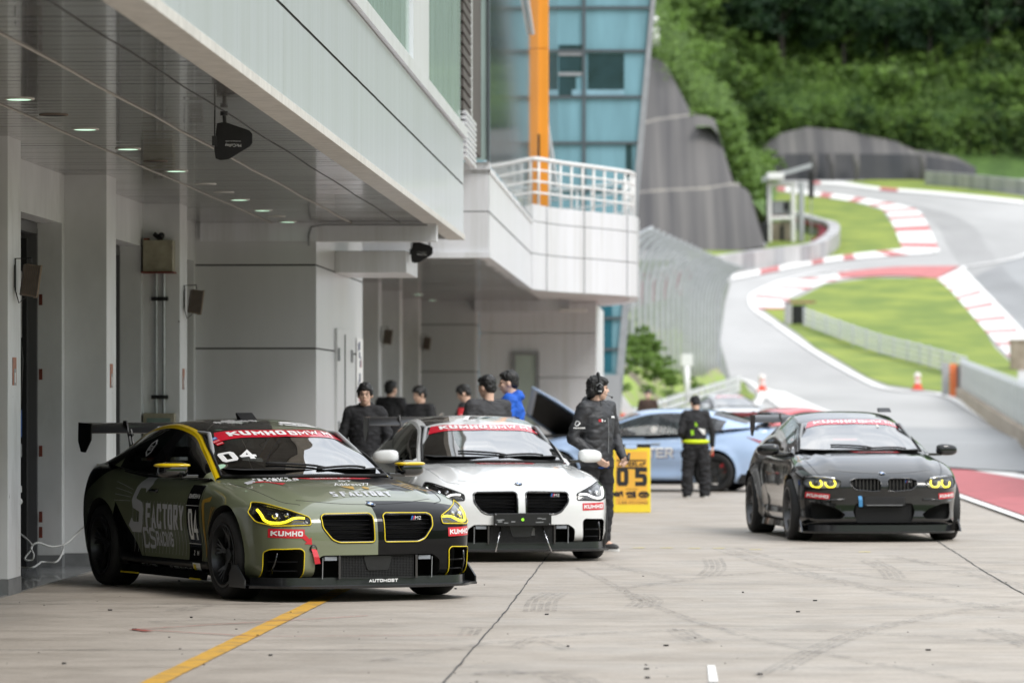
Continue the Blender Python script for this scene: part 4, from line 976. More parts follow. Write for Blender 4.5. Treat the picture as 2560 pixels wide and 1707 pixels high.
# debris fence with posts bent over at the top
FN = thing("debris_fence", "tall galvanised debris fence with posts curving over the pit exit", "fence", P(1700,1000,150))
fl = FN.location
M_fpost = mat("pale_galvanised_post", (.46,.48,.50), .5, metal=.2, var=.15, scale=3)
fence = []
for i in range(22):
    s_ = i/21; Y = 165+(232-165)*s_
    px = interp([(0,1548),(.15,1600),(.35,1660),(.55,1715),(.75,1755),(1,1797)], s_); x = (px-CX)*Y/FPX
    zt = HC+(1004-interp([(0,570),(.15,592),(.3,610),(.5,634),(.75,656),(1,668)], s_))*Y/FPX
    zb = HC+(1004-interp([(0,960),(.5,955),(1,950)], s_))*Y/FPX
    fence.append((x, Y, zb, zt))
post_pts = []
for (x, Y, zb, zt) in fence:
    H_ = zt-zb; c = [(0,0),(0,H_*.60),(.08,H_*.74),(.33,H_*.87),(.78,H_*.955),(1.35,H_)]
    pp = [Vector((x+a, Y, zb+b)) for a, b in c]; post_pts.append(pp)
    MB().tube([p for p in smoothline(pp,3)],.10,6).build("post", M_fpost, FN, world=True, smooth=True)
for a, b in zip(post_pts, post_pts[1:]):
    qa, qb = smoothline(a,2), smoothline(b,2); mb = MB()
    for k in range(1,7):
        t = k/7; mb.tube([p.lerp(r_, t) for p, r_ in zip(qa,qb)],.011,3,cap=False)
    for k in range(0,len(qa)):
        mb.tube([qa[k], qb[k]],.008,3,cap=False)
    for k in range(5):
        z0 = k/5; i0 = min(int(z0*(len(qa)-1)), len(qa)-2); f_ = z0*(len(qa)-1)-i0
        mb.tube([qa[i0].lerp(qa[i0+1],f_), qb[i0].lerp(qb[i0+1],f_)],.005,3,cap=False)
    mb.build("mesh_panel", M_grey, FN, world=True)
# low white barrier with red blocks seen through the fence
t, _ = wall_along("painted_barrier", [(1560,800+180),(1600,962),(1660,940),(1720,915)], 1.0, .4, [M_conw, M_conw, M_tyre_r], "white and red painted barrier seen through the debris fence", "barrier")
t.location.z += 4.6
# bank with bushes left of the pit exit
rows = []
for i in range(24):
    px = 1440+(1815-1440)*i/23; row = []; Y0 = interp([(1440,128),(1590,148),(1700,178),(1815,222)], px)
    for j in range(12):
        Y = Y0+1.2+j*interp([(1440,5),(1700,4.5),(1790,1.5),(1815,.4)], px); x = (px-CX)*Y/FPX; h = interp([(0,-.1),(1,.5),(3,1.5),(7,3.2),(11,4.6)], j)*interp([(1440,1.1),(1560,.95),(1700,.6),(1815,.05)], px)
        row.append((x, Y, g(Y)+.1+h+.2*noise.noise(Vector((x*.6,Y*.3,2)))))
    rows.append(row)
M_bank = mat("bank_soil_and_grass", (.26,.36,.07), .9, col2=(.30,.25,.20), scale=.5, detail=9, lo=.42, hi=.52)
o = struct(MB().grid(rows).build("grass_bank", M_bank, smooth=True))
drape("grass", [(1400,640),(1560,650),(1700,655),(1745,690),(1700,730),(1640,790),(1600,900),(1400,900)], mat("dark_verge", (.12,.17,.05), .95, col2=(.06,.10,.03), scale=.6, detail=9), .06)  # verge in a darker green than the other grass
M_gravel = mat("grey_gravel", (.21,.215,.21), .95, col2=(.11,.13,.09), scale=.8, detail=9)
drape("ground", [(1590,900),(1640,790),(1700,730),(1745,692),(1826,706),(1812,760),(1800,850),(1825,945),(1780,985),(1600,985)], M_gravel, .055)
G6 = "bright green bushes on the bank behind the blue car"
for bi, (px, py, Y, s_) in enumerate([(1560,800,150,.5),(1585,815,150,.5),(1600,835,150,.5),(1565,850,135,.42),(1590,870,132,.40),(1615,885,140,.48),(1640,905,142,.5),(1665,918,146,.45),(1600,830,142,.4),(1560,905,122,.26),(1680,935,150,.3),(1575,815,146,.4),(1630,850,150,.38),(1655,880,152,.36),(1545,830,140,.4),(1560,950,120,.2),(1620,955,124,.2),(1670,962,130,.2),(1740,950,165,.3),(1720,935,160,.26)]):
    Y += 26; p = P(px, py+18, Y); s_ *= .82; o = bright if bi == 0 else copy_tree(bright); o.location = (p.x, p.y, p.z-.8*s_); o.rotation_euler = (0,0,RT.uniform(0,6)); o.scale = (s_,s_,s_*RT.uniform(.7,1))
# white sign post
t = thing("lamp_post", "short white post with a square head on the bank behind the blue car", "post", P(1717,975,176))
MB().tube([(0,0,-.5),(0,0,1.0)],.13,10).build("post", M_white, t, smooth=True); MB().box(-.24,.24,-.1,.1,1.0,1.5).build("head", M_white, t, bevel=.03)
# cones
M_cone = mat("orange_red_plastic", (.75,.07,.03), .45, var=.1)
def cone(px, py, label, s=.85):
    t = thing("traffic_cone", label, "traffic cone", tuple(G(px,py,.06)))
    MB().box(-.36*s,.36*s,-.36*s,.36*s,0,.06).build("base", M_cone, t)
    MB().lathe([(.30*s,.05),(.17*s,.42*s)],20).build("lower_body", M_cone, t, smooth=True)
    MB().lathe([(.18*s,.42*s),(.17*s,.62*s)],20).build("white_band", M_white, t, smooth=True)
    MB().lathe([(.17*s,.62*s),(.15*s,.72*s),(.001,.74*s)],20).build("upper_body", M_cone, t, smooth=True)
    MB().ball((0,0,.86*s),.22*s,8).build("lamp_cap", mat("pale_lens",(.75,.68,.66),.3), t, smooth=True)
cone(1905,982,"orange and white cone on the white line left of the pit exit road"); cone(2294,977,"orange and white cone on the grass edge right of the pit exit road")
t = thing("traffic_cone", "tiny orange cone far up the track under the cliff edge", "traffic cone", tuple(G(1851,470,.06))); MB().lathe([(.55,0),(.4,.1),(.16,1.15),(.001,1.2)],14).build("body", M_cone, t, smooth=True); MB().box(-.6,.6,-.6,.6,0,.08).build("base", M_cone, t)
# palisade wall at right
PW = thing("palisade_fence", "grey steel palisade fence on a stained concrete footing at the right edge", "fence", tuple(G(2400,995)))
pl = PW.location
A, B2 = G(2402,993), G(2562,1104); C2 = G(2760,1245); pts = [A, B2, C2]
M_foot = mat("stained_concrete_footing", (.42,.36,.29), .85, col2=(.26,.21,.16), scale=1.2, stretch=(1,1,.6), detail=8)
for a, b in zip(pts, pts[1:]):
    d = (b-a); L_ = d.length; d.normalize(); nr = Vector((-d.y, d.x, 0)).normalized()*.25
    vs = [a+nr, b+nr, b-nr, a-nr]; mb = MB(); mb.add([v+Vector((0,0,-.4)) for v in vs]+[v+Vector((0,0,.48)) for v in vs], [(0,3,2,1),(4,5,6,7),(0,1,5,4),(1,2,6,5),(2,3,7,6),(3,0,4,7)]); mb.build("footing", M_foot, PW, world=True)
    n = int(L_/2.7); mb = MB()
    for i in range(n+1):
        p = a+d*(L_*i/n)
        e = Vector((d.x,d.y,0)).normalized()*.98; nn = Vector((-e.y,e.x,0)).normalized()*.03; vs = []
        for s2 in (1,-1): vs += [p-e+nn*s2+Vector((0,0,.48)), p+e+nn*s2+Vector((0,0,.48)), p+e+nn*s2+Vector((0,0,1.66)), p+nn*s2+Vector((0,0,1.95)), p-e+nn*s2+Vector((0,0,1.66))]
        m2 = MB().add(vs, [(0,1,2,3,4),(9,8,7,6,5),(0,5,6,1),(1,6,7,2),(2,7,8,3),(3,8,9,4),(4,9,5,0)])
        m2.build("pale", M_steel, PW, world=True)
    for zz in (.75,1.45):
        mb = MB().tube([a+Vector((.16,0,zz)), b+Vector((.16,0,zz))],.06,6).build("rail", M_steel, PW, world=True)
# orange padded post at its end
t = thing("marker_post", "orange padded post with a white post beside it at the end of the palisade fence", "post", tuple(G(2386,992)))
MB().box(-.62,-.28,-.1,.1,-.1,1.75).build("white_post", M_conw, t, bevel=.02); MB().box(-.24,.12,-.12,.12,-.1,1.65).build("orange_pad", M_cone if False else mat("orange_pad",(.85,.22,.08),.5), t, bevel=.04); MB().box(.14,.55,-.06,.3,-.1,1.6).build("dark_gate", M_grey, t)
t = thing("concrete_pier", "brown concrete block at the right edge beyond the palisade fence", "wall", tuple(G(2570,925))); MB().box(-1.0,3.5,-.4,.4,-.3,1.6).box(-1.05,3.6,-.45,.45,1.6,1.75).build("block", M_foot, t, bevel=.03)
# marshal post: white frame tower with a tilted roof
Ym = 345; mo = P(1970,610,Ym); t = thing("marshal_post", "white steel frame tower with tilted roof beside the curved tyre barrier", "marshal post", (mo.x, Ym, mo.z))
def mp_(px, py, dy=0): p = P(px, py, Ym+dy); return p-Vector((mo.x, Ym, mo.z))
for px, nm in ((1923,"post"),(1983,"post"),(2003,"mast")):
    for dy in ((0,3) if nm == "post" else (0,)):
        MB().tube([mp_(px,612,dy), mp_(px,455,dy)], .24 if nm == "mast" else .19, 8).build(nm, M_steel if nm == "mast" else M_white, t, smooth=40)
MB().tube([mp_(1916,560), mp_(1916,462)],.10,6).build("mast", M_black, t)
for y_ in (547,462): MB().tube([mp_(1920,y_), mp_(1985,y_-2)],.17,8).build("beam", M_white, t)
mb = MB(); a, b = mp_(1905,455,-1), mp_(2030,418,-1); c, d = mp_(2030,418,4), mp_(1905,455,4); mb.add([a,b,c,d]+[v+Vector((0,0,.35)) for v in (a,b,c,d)], [(0,1,2,3),(7,6,5,4),(0,4,5,1),(1,5,6,2),(2,6,7,3),(3,7,4,0)]); mb.build("roof", M_steel, t)
mb = MB(); a = mp_(1920,448,-1.5); mb.box(a.x,a.x+1.3,a.y,a.y+3,a.z,a.z+.55); mb.build("roof_box", M_white, t, bevel=.04)
a = mp_(1933,535); mb = MB().box(a.x,a.x+1.45,a.y+.5,a.y+2.5,a.z,a.z+1.1); mb.build("cabin", M_grey, t); mb = MB().box(a.x+.9,a.x+1.3,a.y+.42,a.y+.5,a.z+.3,a.z+1.0); mb.build("cabin_window", M_black, t)
a = mp_(1925,600); mb = MB().box(a.x,a.x+2.0,a.y+1,a.y+3,a.z,a.z+1.5); mb.build("hut", M_foot, t); mb = MB().box(a.x+.9,a.x+1.2,a.y+.9,a.y+1,a.z,a.z+1.2); mb.build("hut_door", M_black, t)
p = P(1911,580,Ym-4); t = thing("signal_light", "dark signal box on a pale pole left of the white frame tower", "signal light", (p.x,p.y,G(1911,640).z)); zz = p.z-t.location.z
MB().tube([(0,0,-.5),(0,0,zz)],.2,8).build("pole", M_steel, t, smooth=True); MB().box(-.35,.35,-.2,.2,zz-.9,zz+.75).build("housing", M_black, t, bevel=.08)
for dz in (-.5,.1): MB().lathe([(.2,-.02),(.24,-.14),(.24,.0)],14,Matrix.Translation((0,-.2,zz+dz)) @ Matrix.Rotation(pi/2,4,'X')).build("lens_hood", M_bmatt, t)
# screen board at its roof end
p = P(2030,470,Ym); t = thing("roof_speaker", "narrow dark panel on a pole at the right end of the frame tower", "panel", (p.x,Ym+1,p.z-2)); MB().box(-.22,.22,-.1,.1,1.2,3.4).build("panel", M_black, t, bevel=.04); MB().tube([(0,0,-3.5),(0,0,1.3)],.05,6).build("pole", M_steel, t)
print("TREES", cnt)
# ================================================================== CARS
def lerp_table(tab):
    xs_ = [a for a, _ in tab]
    def f(x):
        if x <= xs_[0]: return tab[0][1]
        if x >= xs_[-1]: return tab[-1][1]
        for i in range(len(tab)-1):
            if x <= tab[i+1][0]:
                p0 = tab[max(i-1,0)]; p1 = tab[i]; p2 = tab[i+1]; p3 = tab[min(i+2,len(tab)-1)]
                t = (x-p1[0])/(p2[0]-p1[0]); m1 = (p2[1]-p0[1])/(p2[0]-p0[0])*(p2[0]-p1[0]) if p2[0] != p0[0] else 0; m2 = (p3[1]-p1[1])/(p3[0]-p1[0])*(p2[0]-p1[0]) if p3[0] != p1[0] else 0
                return (2*t**3-3*t*t+1)*p1[1]+(t**3-2*t*t+t)*m1+(-2*t**3+3*t*t)*p2[1]+(t**3-t*t)*m2
    return f
def sstep(a, b, x):
    t = max(0, min(1, (x-a)/(b-a))); return t*t*(3-2*t)
def paint(name, col, rough=.22, flake=0.0, coat=1.0, metal=0.0, spec=.5):
    m = mat(name, col, rough, metal=metal, var=.05, scale=2, coat=coat, spec=.25); return m
M_tyre = mat("tyre_rubber", (.016,.016,.017), .72, var=.4, scale=9)
M_rim = mat("satin_black_rim", (.050,.052,.056), .32, metal=.5, var=.2, scale=8)
M_rimg = mat("grey_rim", (.09,.09,.095), .3, metal=.6, var=.2, scale=8)
M_disc = mat("brake_disc", (.10,.10,.10), .35, metal=.9, var=.3)
M_gloss = mat("gloss_black", (.008,.008,.009), .12, coat=1.0, var=.2)
M_cavity = mat("dark_cavity", (.006,.006,.006), .9, var=.3)
M_seatf = mat("seat_cloth", (.035,.035,.04), .8, var=.3, scale=20)
M_carglass = glassmat("car_glass", tint=(.50,.55,.54), transp=.95, dark=(.006,.007,.008), rough=.0, spec=.54)
M_darkglass = glassmat("tinted_car_glass", tint=(.22,.24,.24), transp=.85, dark=(.006,.007,.008), rough=.0, spec=.07)
M_lens = glassmat("headlight_cover", tint=(.95,.96,.97), transp=.98, dark=(.1,.1,.1), rough=.0, spec=.05)
M_banner = mat("red_banner", (.62,.012,.035), .25, var=.05, coat=.8)
M_sred = mat("red_sticker", (.62,.02,.035), .35, var=.05, coat=.3)
M_swhite = mat("white_lettering", (.82,.82,.82), .35, var=.04)
M_sgrey = mat("grey_lettering", (.62,.63,.66), .4, var=.08, coat=.5)
M_drly = mat("yellow_daytime_light", (.9,.75,.05), .4, emit=(1.0,.80,.02), estr=1.5)
M_drlw = mat("white_daytime_light", (.9,.9,.9), .4, emit=(1,.98,.93), estr=1.3)
M_chrome = mat("chrome", (.6,.6,.62), .12, metal=1.0)
M_carbon = mat("carbon_black", (.016,.017,.019), .3, var=.3, scale=60, coat=.4)
M_ygloss = paint("yellow_wrap", (.72,.50,.004), .3)
M_yout = mat("yellow_pinstripe", (.80,.62,.01), .35, var=.05)
M_gold = mat("gold_graphic", (.50,.30,.04), .35, var=.2)
M_blue = mat("emblem_blue", (.02,.16,.45), .3)
M_tape = mat("blue_tape", (.06,.25,.50), .6)

SPEC = dict(wb=2.747, hw=.943, xf=2.22, xr=-2.36, R=.338, zb=.14)
def body_mesh(K, na=104, nb=40, nc=22):
    p = K.get('p', 11); vs = []; idx = {}; fs = []
    def vert(a, b, c):
        key = (round(a,5), round(b,5), round(c,5))
        if key in idx: return idx[key]
        nrm = (abs(a)**p+abs(b)**p+abs(c)**p)**(1/p); A, B_, C = a/nrm, b/nrm, c/nrm
        xr, xf = K['xr'], K['xf']; x = xr+(A+1)/2*(xf-xr)
        zb = K['Zb'](x); zn = zb+(C+1)/2*(K['Zc'](x)-zb)
        y = B_*K['W'](x, zn); z = zb+(C+1)/2*(K['Zt'](x, y)-zb)
        if A > .55: 
            w_ = ((A-.55)/.45)**2; x += w_*K['Xf'](y, z)
        if A < -.6:
            w_ = ((-A-.6)/.4)**2; x += w_*K['Xr'](y, z)
        idx[key] = len(vs); vs.append((x,y,z)); return idx[key]
    def L_(n): return [-1+2*i/n for i in range(n+1)]
    A_, B_, C_ = L_(na), L_(nb), L_(nc)
    def face(Gd, f):
        for i in range(len(Gd[0])-1):
            for j in range(len(Gd[1])-1):
                u0,u1,v0,v1 = Gd[0][i],Gd[0][i+1],Gd[1][j],Gd[1][j+1]; fs.append((f(u0,v0),f(u1,v0),f(u1,v1),f(u0,v1)))
    face((A_,B_), lambda u,v: vert(u,v,1)); face((A_,B_), lambda u,v: vert(u,v,-1))
    face((A_,C_), lambda u,v: vert(u,1,v)); face((A_,C_), lambda u,v: vert(u,-1,v))
    face((B_,C_), lambda u,v: vert(1,u,v)); face((B_,C_), lambda u,v: vert(-1,u,v))
    return vs, fs
def mk_obj(name, vs, fs, mats_, mi=None):
    me = bpy.data.meshes.new(name); me.from_pydata(vs, [], fs)
    for m in mats_: me.materials.append(m)
    if mi: me.polygons.foreach_set('material_index', mi)
    b = bmesh.new(); b.from_mesh(me); bmesh.ops.recalc_face_normals(b, faces=b.faces); b.to_mesh(me); b.free()
    o = bpy.data.objects.new(name, me); COL.objects.link(o); return o
def cut(o, cutters, slots):
    """carve the cutters out of o"""
    for c in cutters:
        me = bpy.data.meshes.new("cutter"); me.from_pydata(c.v, [], c.f)
        for m in slots: me.materials.append(m)
        me.polygons.foreach_set('material_index', [1]*len(c.f))
        b = bmesh.new(); b.from_mesh(me); bmesh.ops.recalc_face_normals(b, faces=b.faces); b.to_mesh(me); b.free()
        co = bpy.data.objects.new("cutter", me); TMP.collection.objects.link(co); COL.objects.unlink(o)
        md = o.modifiers.new("cut", 'BOOLEAN'); md.operation = 'DIFFERENCE'; md.object = co; md.solver = 'EXACT'; md.material_mode = 'INDEX'
        nm = evaluated(o); COL.objects.link(o); o.modifiers.remove(md); old = o.data; o.data = nm; nm.name = old.name
        bpy.data.objects.remove(co)
    return o
class Car:
    def __init__(s, K, name, label, cat, loc, rz, group=None):
        s.K = K; s.t = thing(name, label, cat, loc, rz, group)
    def bvh(s, vs, fs): return BVHTree.FromPolygons([Vector(v) for v in vs], fs)
    def hit(s, p, d, tree=None):
        h = (tree or s.tree).ray_cast(Vector(p), Vector(d).normalized())
        return (h[0], h[1]) if h[0] is not None else (None, None)
def front_poly(pts, mirror):
    return [(-y if mirror else y, z) for y, z in pts]
def dense(pts, step=.03, closed=True):
    res = []; n = len(pts)
    for i in range(n if closed else n-1):
        a, b = Vector(pts[i]), Vector(pts[(i+1)%n]); k = max(1, int((b-a).length/step))
        for j in range(k): res.append(a.lerp(b, j/k))
    if not closed: res.append(Vector(pts[-1]))
    return res
def rounded(poly, r=.03, n=4):
    """round the corners of a 2D outline"""
    res = []; k = len(poly)
    for i in range(k):
        p0, p1, p2 = Vector(poly[i-1]), Vector(poly[i]), Vector(poly[(i+1)%k]); a = (p0-p1); b = (p2-p1); rr = min(r, a.length*.45, b.length*.45); a = p1+a.normalized()*rr; b = p1+b.normalized()*rr
        for j in range(n+1):
            t = j/n; res.append(tuple(a*(1-t)**2+p1*2*t*(1-t)+b*t*t))
    return res
def proj_pts(tree, O, U, V, D, uv, off=.004):
    O, U, V, D = Vector(O), Vector(U), Vector(V), Vector(D).normalized(); res = []
    last = None
    for (u, v) in uv:
        p = O+U*u+V*v; h = tree.ray_cast(p, D)
        if h[0] is None: q = (last if last is not None else p+D*.5)
        else: 
            n_ = h[1]
            if n_.dot(D) > 0: n_ = -n_
            q = h[0]+n_*off
        last = q; res.append(q)
    return res
def orient(me, ref=None, D=None):
    """faces look outward"""
    n = Vector((0,0,0)); c = Vector((0,0,0))
    for p in me.polygons: n += p.normal*p.area; c += p.center
    c = c/max(1,len(me.polygons))
    if (D is not None and n.dot(Vector(D)) > 0) or (ref is not None and n.dot(c-Vector(ref)) < 0): me.flip_normals()
def decal(name, tree, O, U, V, D, uv, fs, m, parent, off=.004, maxe=.05, back=0.0):
    """flat outline laid onto a curved panel"""
    b = bmesh.new(); bv = [b.verts.new((p_[0], p_[1], p_[2] if len(p_) > 2 else 0)) for p_ in uv]
    for f in fs:
        try: b.faces.new([bv[i] for i in f])
        except ValueError: pass
    bmesh.ops.triangulate(b, faces=b.faces)
    for _ in range(5):
        es = [e for e in b.edges if e.calc_length() > maxe]
        if not es: break
        bmesh.ops.subdivide_edges(b, edges=es, cuts=1); bmesh.ops.triangulate(b, faces=b.faces)
    b.verts.ensure_lookup_table()
    q = proj_pts(tree, O, U, V, D, [(v.co.x, v.co.y) for v in b.verts], off)
    for v, p in zip(b.verts, q): v.co = p+Vector(D).normalized()*(back-v.co.z)
    me = bpy.data.meshes.new(name); b.to_mesh(me); b.free(); me.materials.append(m); me.polygons.foreach_set('use_smooth', [True]*len(me.polygons)); orient(me, D=D)
    o = bpy.data.objects.new(name, me); COL.objects.link(o); o.parent = parent; return o
def rect_uv(w_, h_, sk=0.0): return [(-w_/2-sk,-h_/2),(w_/2-sk,-h_/2),(w_/2+sk,h_/2),(-w_/2+sk,h_/2)], [(0,1,2,3)]
def decal_text(name, txt, tree, O, U, V, D, fit, m, parent, off=.006, sh=0.0, **kw):
    vs, fs = text_mesh(txt, 1.0, **kw); xs_ = [v[0] for v in vs]; ys_ = [v[1] for v in vs]; w_, h_ = max(xs_)-min(xs_), max(ys_)-min(ys_); cx_, cy_ = (max(xs_)+min(xs_))/2, (max(ys_)+min(ys_))/2
    uv = [((x-cx_)*fit[0]/w_+sh*(y-cy_)*fit[1]/h_, (y-cy_)*fit[1]/h_) for x, y in vs]
    return decal(name, tree, O, U, V, D, uv, fs, m, parent, off, .06)
def proj_tube(name, tree, pts3, D, r, m, parent, closed=False, off=.0, n=5):
    q = []
    for p in pts3:
        h = tree.ray_cast(Vector(p), Vector(D).normalized())
        if h[0] is not None: q.append(h[0]+(h[1] if h[1].dot(Vector(D)) < 0 else -h[1])*off)
    if len(q) > 2: return MB().tube(q, r, n, closed=closed, cap=not closed).build(name, m, parent, smooth=True)
def wheel(car, x, y, side, Rt, wt, rim_r, mrim, parent, spokes=10, steer=0.0, cal=None, name="wheel"):
    w_ = thing.__globals__['bpy'].data.objects.new(name, None); COL.objects.link(w_); w_.parent = parent; w_.location = (x, y, Rt); w_.rotation_euler = (0,0,steer); w_.empty_display_size = .1
    h = wt/2; o_ = side
    T = Matrix.Rotation(pi/2, 4, 'X')
    prof = [(rim_r-.005,-h+.02),(rim_r+.02,-h+.004),(Rt-.045,-h),(Rt-.018,-h+.012),(Rt-.003,-h+.035),(Rt,-h+.06),(Rt+.001,0),(Rt,h-.06),(Rt-.003,h-.035),(Rt-.018,h-.012),(Rt-.045,h),(rim_r+.02,h-.004),(rim_r-.005,h-.02)]
    MB().lathe(prof, 48, T).build("tyre", M_tyre, w_, smooth=True)
    mb = MB(); s_ = -o_   # lathe axis after T: +h -> -y
    prof = [(rim_r,s_*(h-.012)),(rim_r+.006,s_*(h-.004)),(rim_r-.012,s_*(h-.004)),(rim_r-.02,s_*(h-.03)),(rim_r-.035,s_*(h-.09)),(rim_r-.03,-s_*(h-.03)),(rim_r,-s_*(h-.01))]
    mb.lathe(prof, 48, T)
    fy = o_*(h-.03)
    for k in range(5):
        a0 = 2*pi*k/5+pi/2
        for br in (-1, 1):
            for (ra, aa, rb, ab, wa, wb_) in ((.045, 0, .12, br*.10, .014,.011), (.12, br*.10, rim_r-.012, br*.30, .010,.008), (.12, br*.06, rim_r-.014, br*.10, .008,.006)):
                A = Vector((ra*cos(a0+aa), 0, ra*sin(a0+aa))); B3 = Vector((rb*cos(a0+ab), 0, rb*sin(a0+ab))); d = (B3-A).normalized(); n_ = Vector((-d.z,0,d.x))
                yA = fy-o_*(.035 if ra < .1 else .028); yB = fy-o_*(.028 if rb < .2 else .0)
                q = [A+n_*wa, A-n_*wa, B3-n_*wb_, B3+n_*wb_]; ys_ = [yA,yA,yB,yB]
                top = [Vector((p.x, yy, p.z)) for p, yy in zip(q, ys_)]; bot = [Vector((p.x*1, yy-o_*.028, p.z)) for p, yy in zip(q, ys_)]
                mb.add(top+bot, [(0,1,2,3),(7,6,5,4),(0,4,5,1),(1,5,6,2),(2,6,7,3),(3,7,4,0)])
    mb.lathe([(.001,o_*-1*(h-.05)),(.055,o_*-1*(h-.052)),(.062,o_*-1*(h-.075)),(.062,o_*-1*(h-.13))], 24, T)
    mb.build("rim", mrim, w_, smooth=35)
    MB().lathe([(.05,-.02),(rim_r-.055,-.02),(rim_r-.055,.02),(.05,.02)], 32, T @ Matrix.Translation((0,0,-o_*.02))).build("brake_disc", M_disc, w_, smooth=40)
    mb = MB(); 
    pts = [(rim_r-.10)*1.0]
    mb.grid([[Vector(((rim_r-q)*cos(a), yy, (rim_r-q)*sin(a))) for a in [2.2+.16*i for i in range(7)]] for q, yy in ((.115,o_*.0),(.115,o_*.06),(.045,o_*.06),(.045,o_*.0))]); mb.build("caliper", cal or M_black, w_, smooth=40)
    return w_
def rbox(c, s, n=8, p=5):
    """rounded box by superellipsoid"""
    mb = MB(); rows = []
    for i in range(n*2+1):
        ph = -pi/2+pi*i/(2*n); row = []
        for j in range(n*4):
            th = 2*pi*j/(4*n); v = Vector((cos(ph)*cos(th), cos(ph)*sin(th), sin(ph))); k = (abs(v.x)**p+abs(v.y)**p+abs(v.z)**p)**(1/p); v = v/max(k,1e-6); row.append((c[0]+v.x*s[0], c[1]+v.y*s[1], c[2]+v.z*s[2]))
        rows.append(row)
    return mb.grid(rows, closed=True)

def profile_g(K):
    """shape functions of the squat two door coupe"""
    hw = K['hw']; wb2 = K['wb']/2; R_ = K['R']
    zc = lerp_table(K['top']); zbf = lambda x: K['zb']+.02*sstep(K['xf']-.3, K['xf'], x)+.10*sstep(K['xr']+.5, K['xr'], x)
    wt = lerp_table(K['plan'])
    wz = lerp_table([(.12,.955),(.2,.975),(.35,.985),(.55,1.0),(.70,.995),(.80,.975),(.9,.94),(1.0,.895),(1.1,.86)])
    def W(x, z):
        w_ = wt(x)*hw*wz(z)
        if abs(x) < wb2-.3: w_ -= K.get('scoop',.022)*math.exp(-((z-.40)/.14)**2)*sstep(wb2-.3, wb2-.75, abs(x))
        w_ += K.get('crease',.008)*math.exp(-((z-.74)/.045)**2)*sstep(1.9, 1.2, abs(x))
        for ax in (wb2, -wb2):
            r = math.hypot(x-ax, z-R_); w_ += K.get('flare',.022)*math.exp(-((r-.40)/.055)**2)*(1 if z > .25 else .6)
        return w_
    def Zt(x, y):
        t = abs(y)/hw; z = zc(x)
        front = sstep(.7, 1.2, x)
        z -= (K.get('drop',.075)*t**3.2)*(.5+.5*front)
        z += front*(.014*math.exp(-((abs(y)-.50-.10*(2-x))/.05)**2)*sstep(2.15,1.8,x) - .010*math.exp(-((abs(y)-.66)/.05)**2)*sstep(2.2,1.9,x))
        z += K.get('haunch',.03)*math.exp(-((x+wb2)/.5)**2)*math.exp(-((abs(y)-.78)/.16)**2)
        return z
    K['Zb'] = zbf; K['Zc'] = zc; K['W'] = W; K['Zt'] = Zt
    xfz = lerp_table(K['nose']); xrz = lerp_table(K['tail'])
    K['Xf'] = lambda y, z: -K.get('bow',.10)*(abs(y)/.9)**2-K.get('bow5',.20)*(abs(y)/.9)**6+xfz(z)
    K['Xr'] = lambda y, z: .07*(abs(y)/.9)**2+.16*(abs(y)/.9)**6+xrz(z)
    return K
def greenhouse(K):
    """control stations: centre, quarter, rail inner, rail outer, mid glass, belt"""
    rows = []
    for st in K['cabin']:
        c, q, r_, b = [Vector(v) for v in st]
        out_ = Vector((0,.028,-.022)); ri = r_-Vector((0,.03,-.006)); ro = r_+Vector((0,.020,-.030))
        mid = ro.lerp(b,.5)+Vector((0,.022,.012))*min(1,(r_-b).length*3)
        rows.append([c, q, ri, ro, mid, b])
    ns, nt_ = 7, 6
    cols = [smoothline([rows[i][j] for i in range(len(rows))], ns) for j in range(6)]
    full = []
    for i in range(len(cols[0])):
        full.append(smoothline([cols[j][i] for j in range(6)], nt_))
    return full, ns, nt_
def G87():
    K = dict(SPEC)
    K['top'] = [(-2.4,1.00),(-2.2,1.025),(-2.0,1.03),(-1.6,1.0),(-1.0,.955),(0,.93),(.6,.935),(.95,.925),(1.3,.90),(1.6,.865),(1.85,.825),(2.02,.79),(2.14,.75),(2.22,.70)]
    K['plan'] = [(-2.36,.93),(-1.9,.975),(-1.37,1.0),(-.9,.965),(-.3,.945),(.4,.945),(.9,.955),(1.37,.992),(1.8,.98),(2.22,.96)]
    K['nose'] = [(.12,-.04),(.22,.0),(.40,.01),(.50,.01),(.62,-.01),(.70,-.045),(.76,-.11),(.86,-.24)]; K['bow'] = .085; K['bow5'] = .09
    K['tail'] = [(.2,.10),(.4,.03),(.7,.0),(.95,.02),(1.06,.0)]
    K['cabin'] = [
      ((1.04,0,.935),(.97,.42,.93),(.74,.735,.922),(.72,.78,.915)),
      ((.73,0,1.095),(.67,.41,1.083),(.47,.695,1.066),(.46,.815,.915)),
      ((.46,0,1.200),(.41,.39,1.186),(.21,.645,1.162),(.20,.83,.922)),
      ((.20,0,1.292),(.16,.36,1.280),(-.02,.60,1.250),(0,.84,.93)),
      ((-.08,0,1.340),(-.11,.34,1.328),(-.24,.585,1.298),(-.25,.845,.935)),
      ((-.5,0,1.380),(-.52,.33,1.369),(-.58,.575,1.332),(-.58,.85,.945)),
      ((-.9,0,1.376),(-.9,.33,1.364),(-.92,.575,1.320),(-.92,.85,.96)),
      ((-1.25,0,1.325),(-1.23,.34,1.312),(-1.2,.59,1.270),(-1.18,.845,.98)),
      ((-1.62,0,1.215),(-1.58,.37,1.203),(-1.5,.625,1.165),(-1.42,.83,1.0)),
      ((-1.98,0,1.05),(-1.92,.42,1.045),(-1.82,.68,1.035),(-1.68,.79,1.015))]
    K['win'] = dict(ws=(0,21), rear=(50,63), side=(4,49), bp=(29,33), qend=49)
    return profile_g(K)
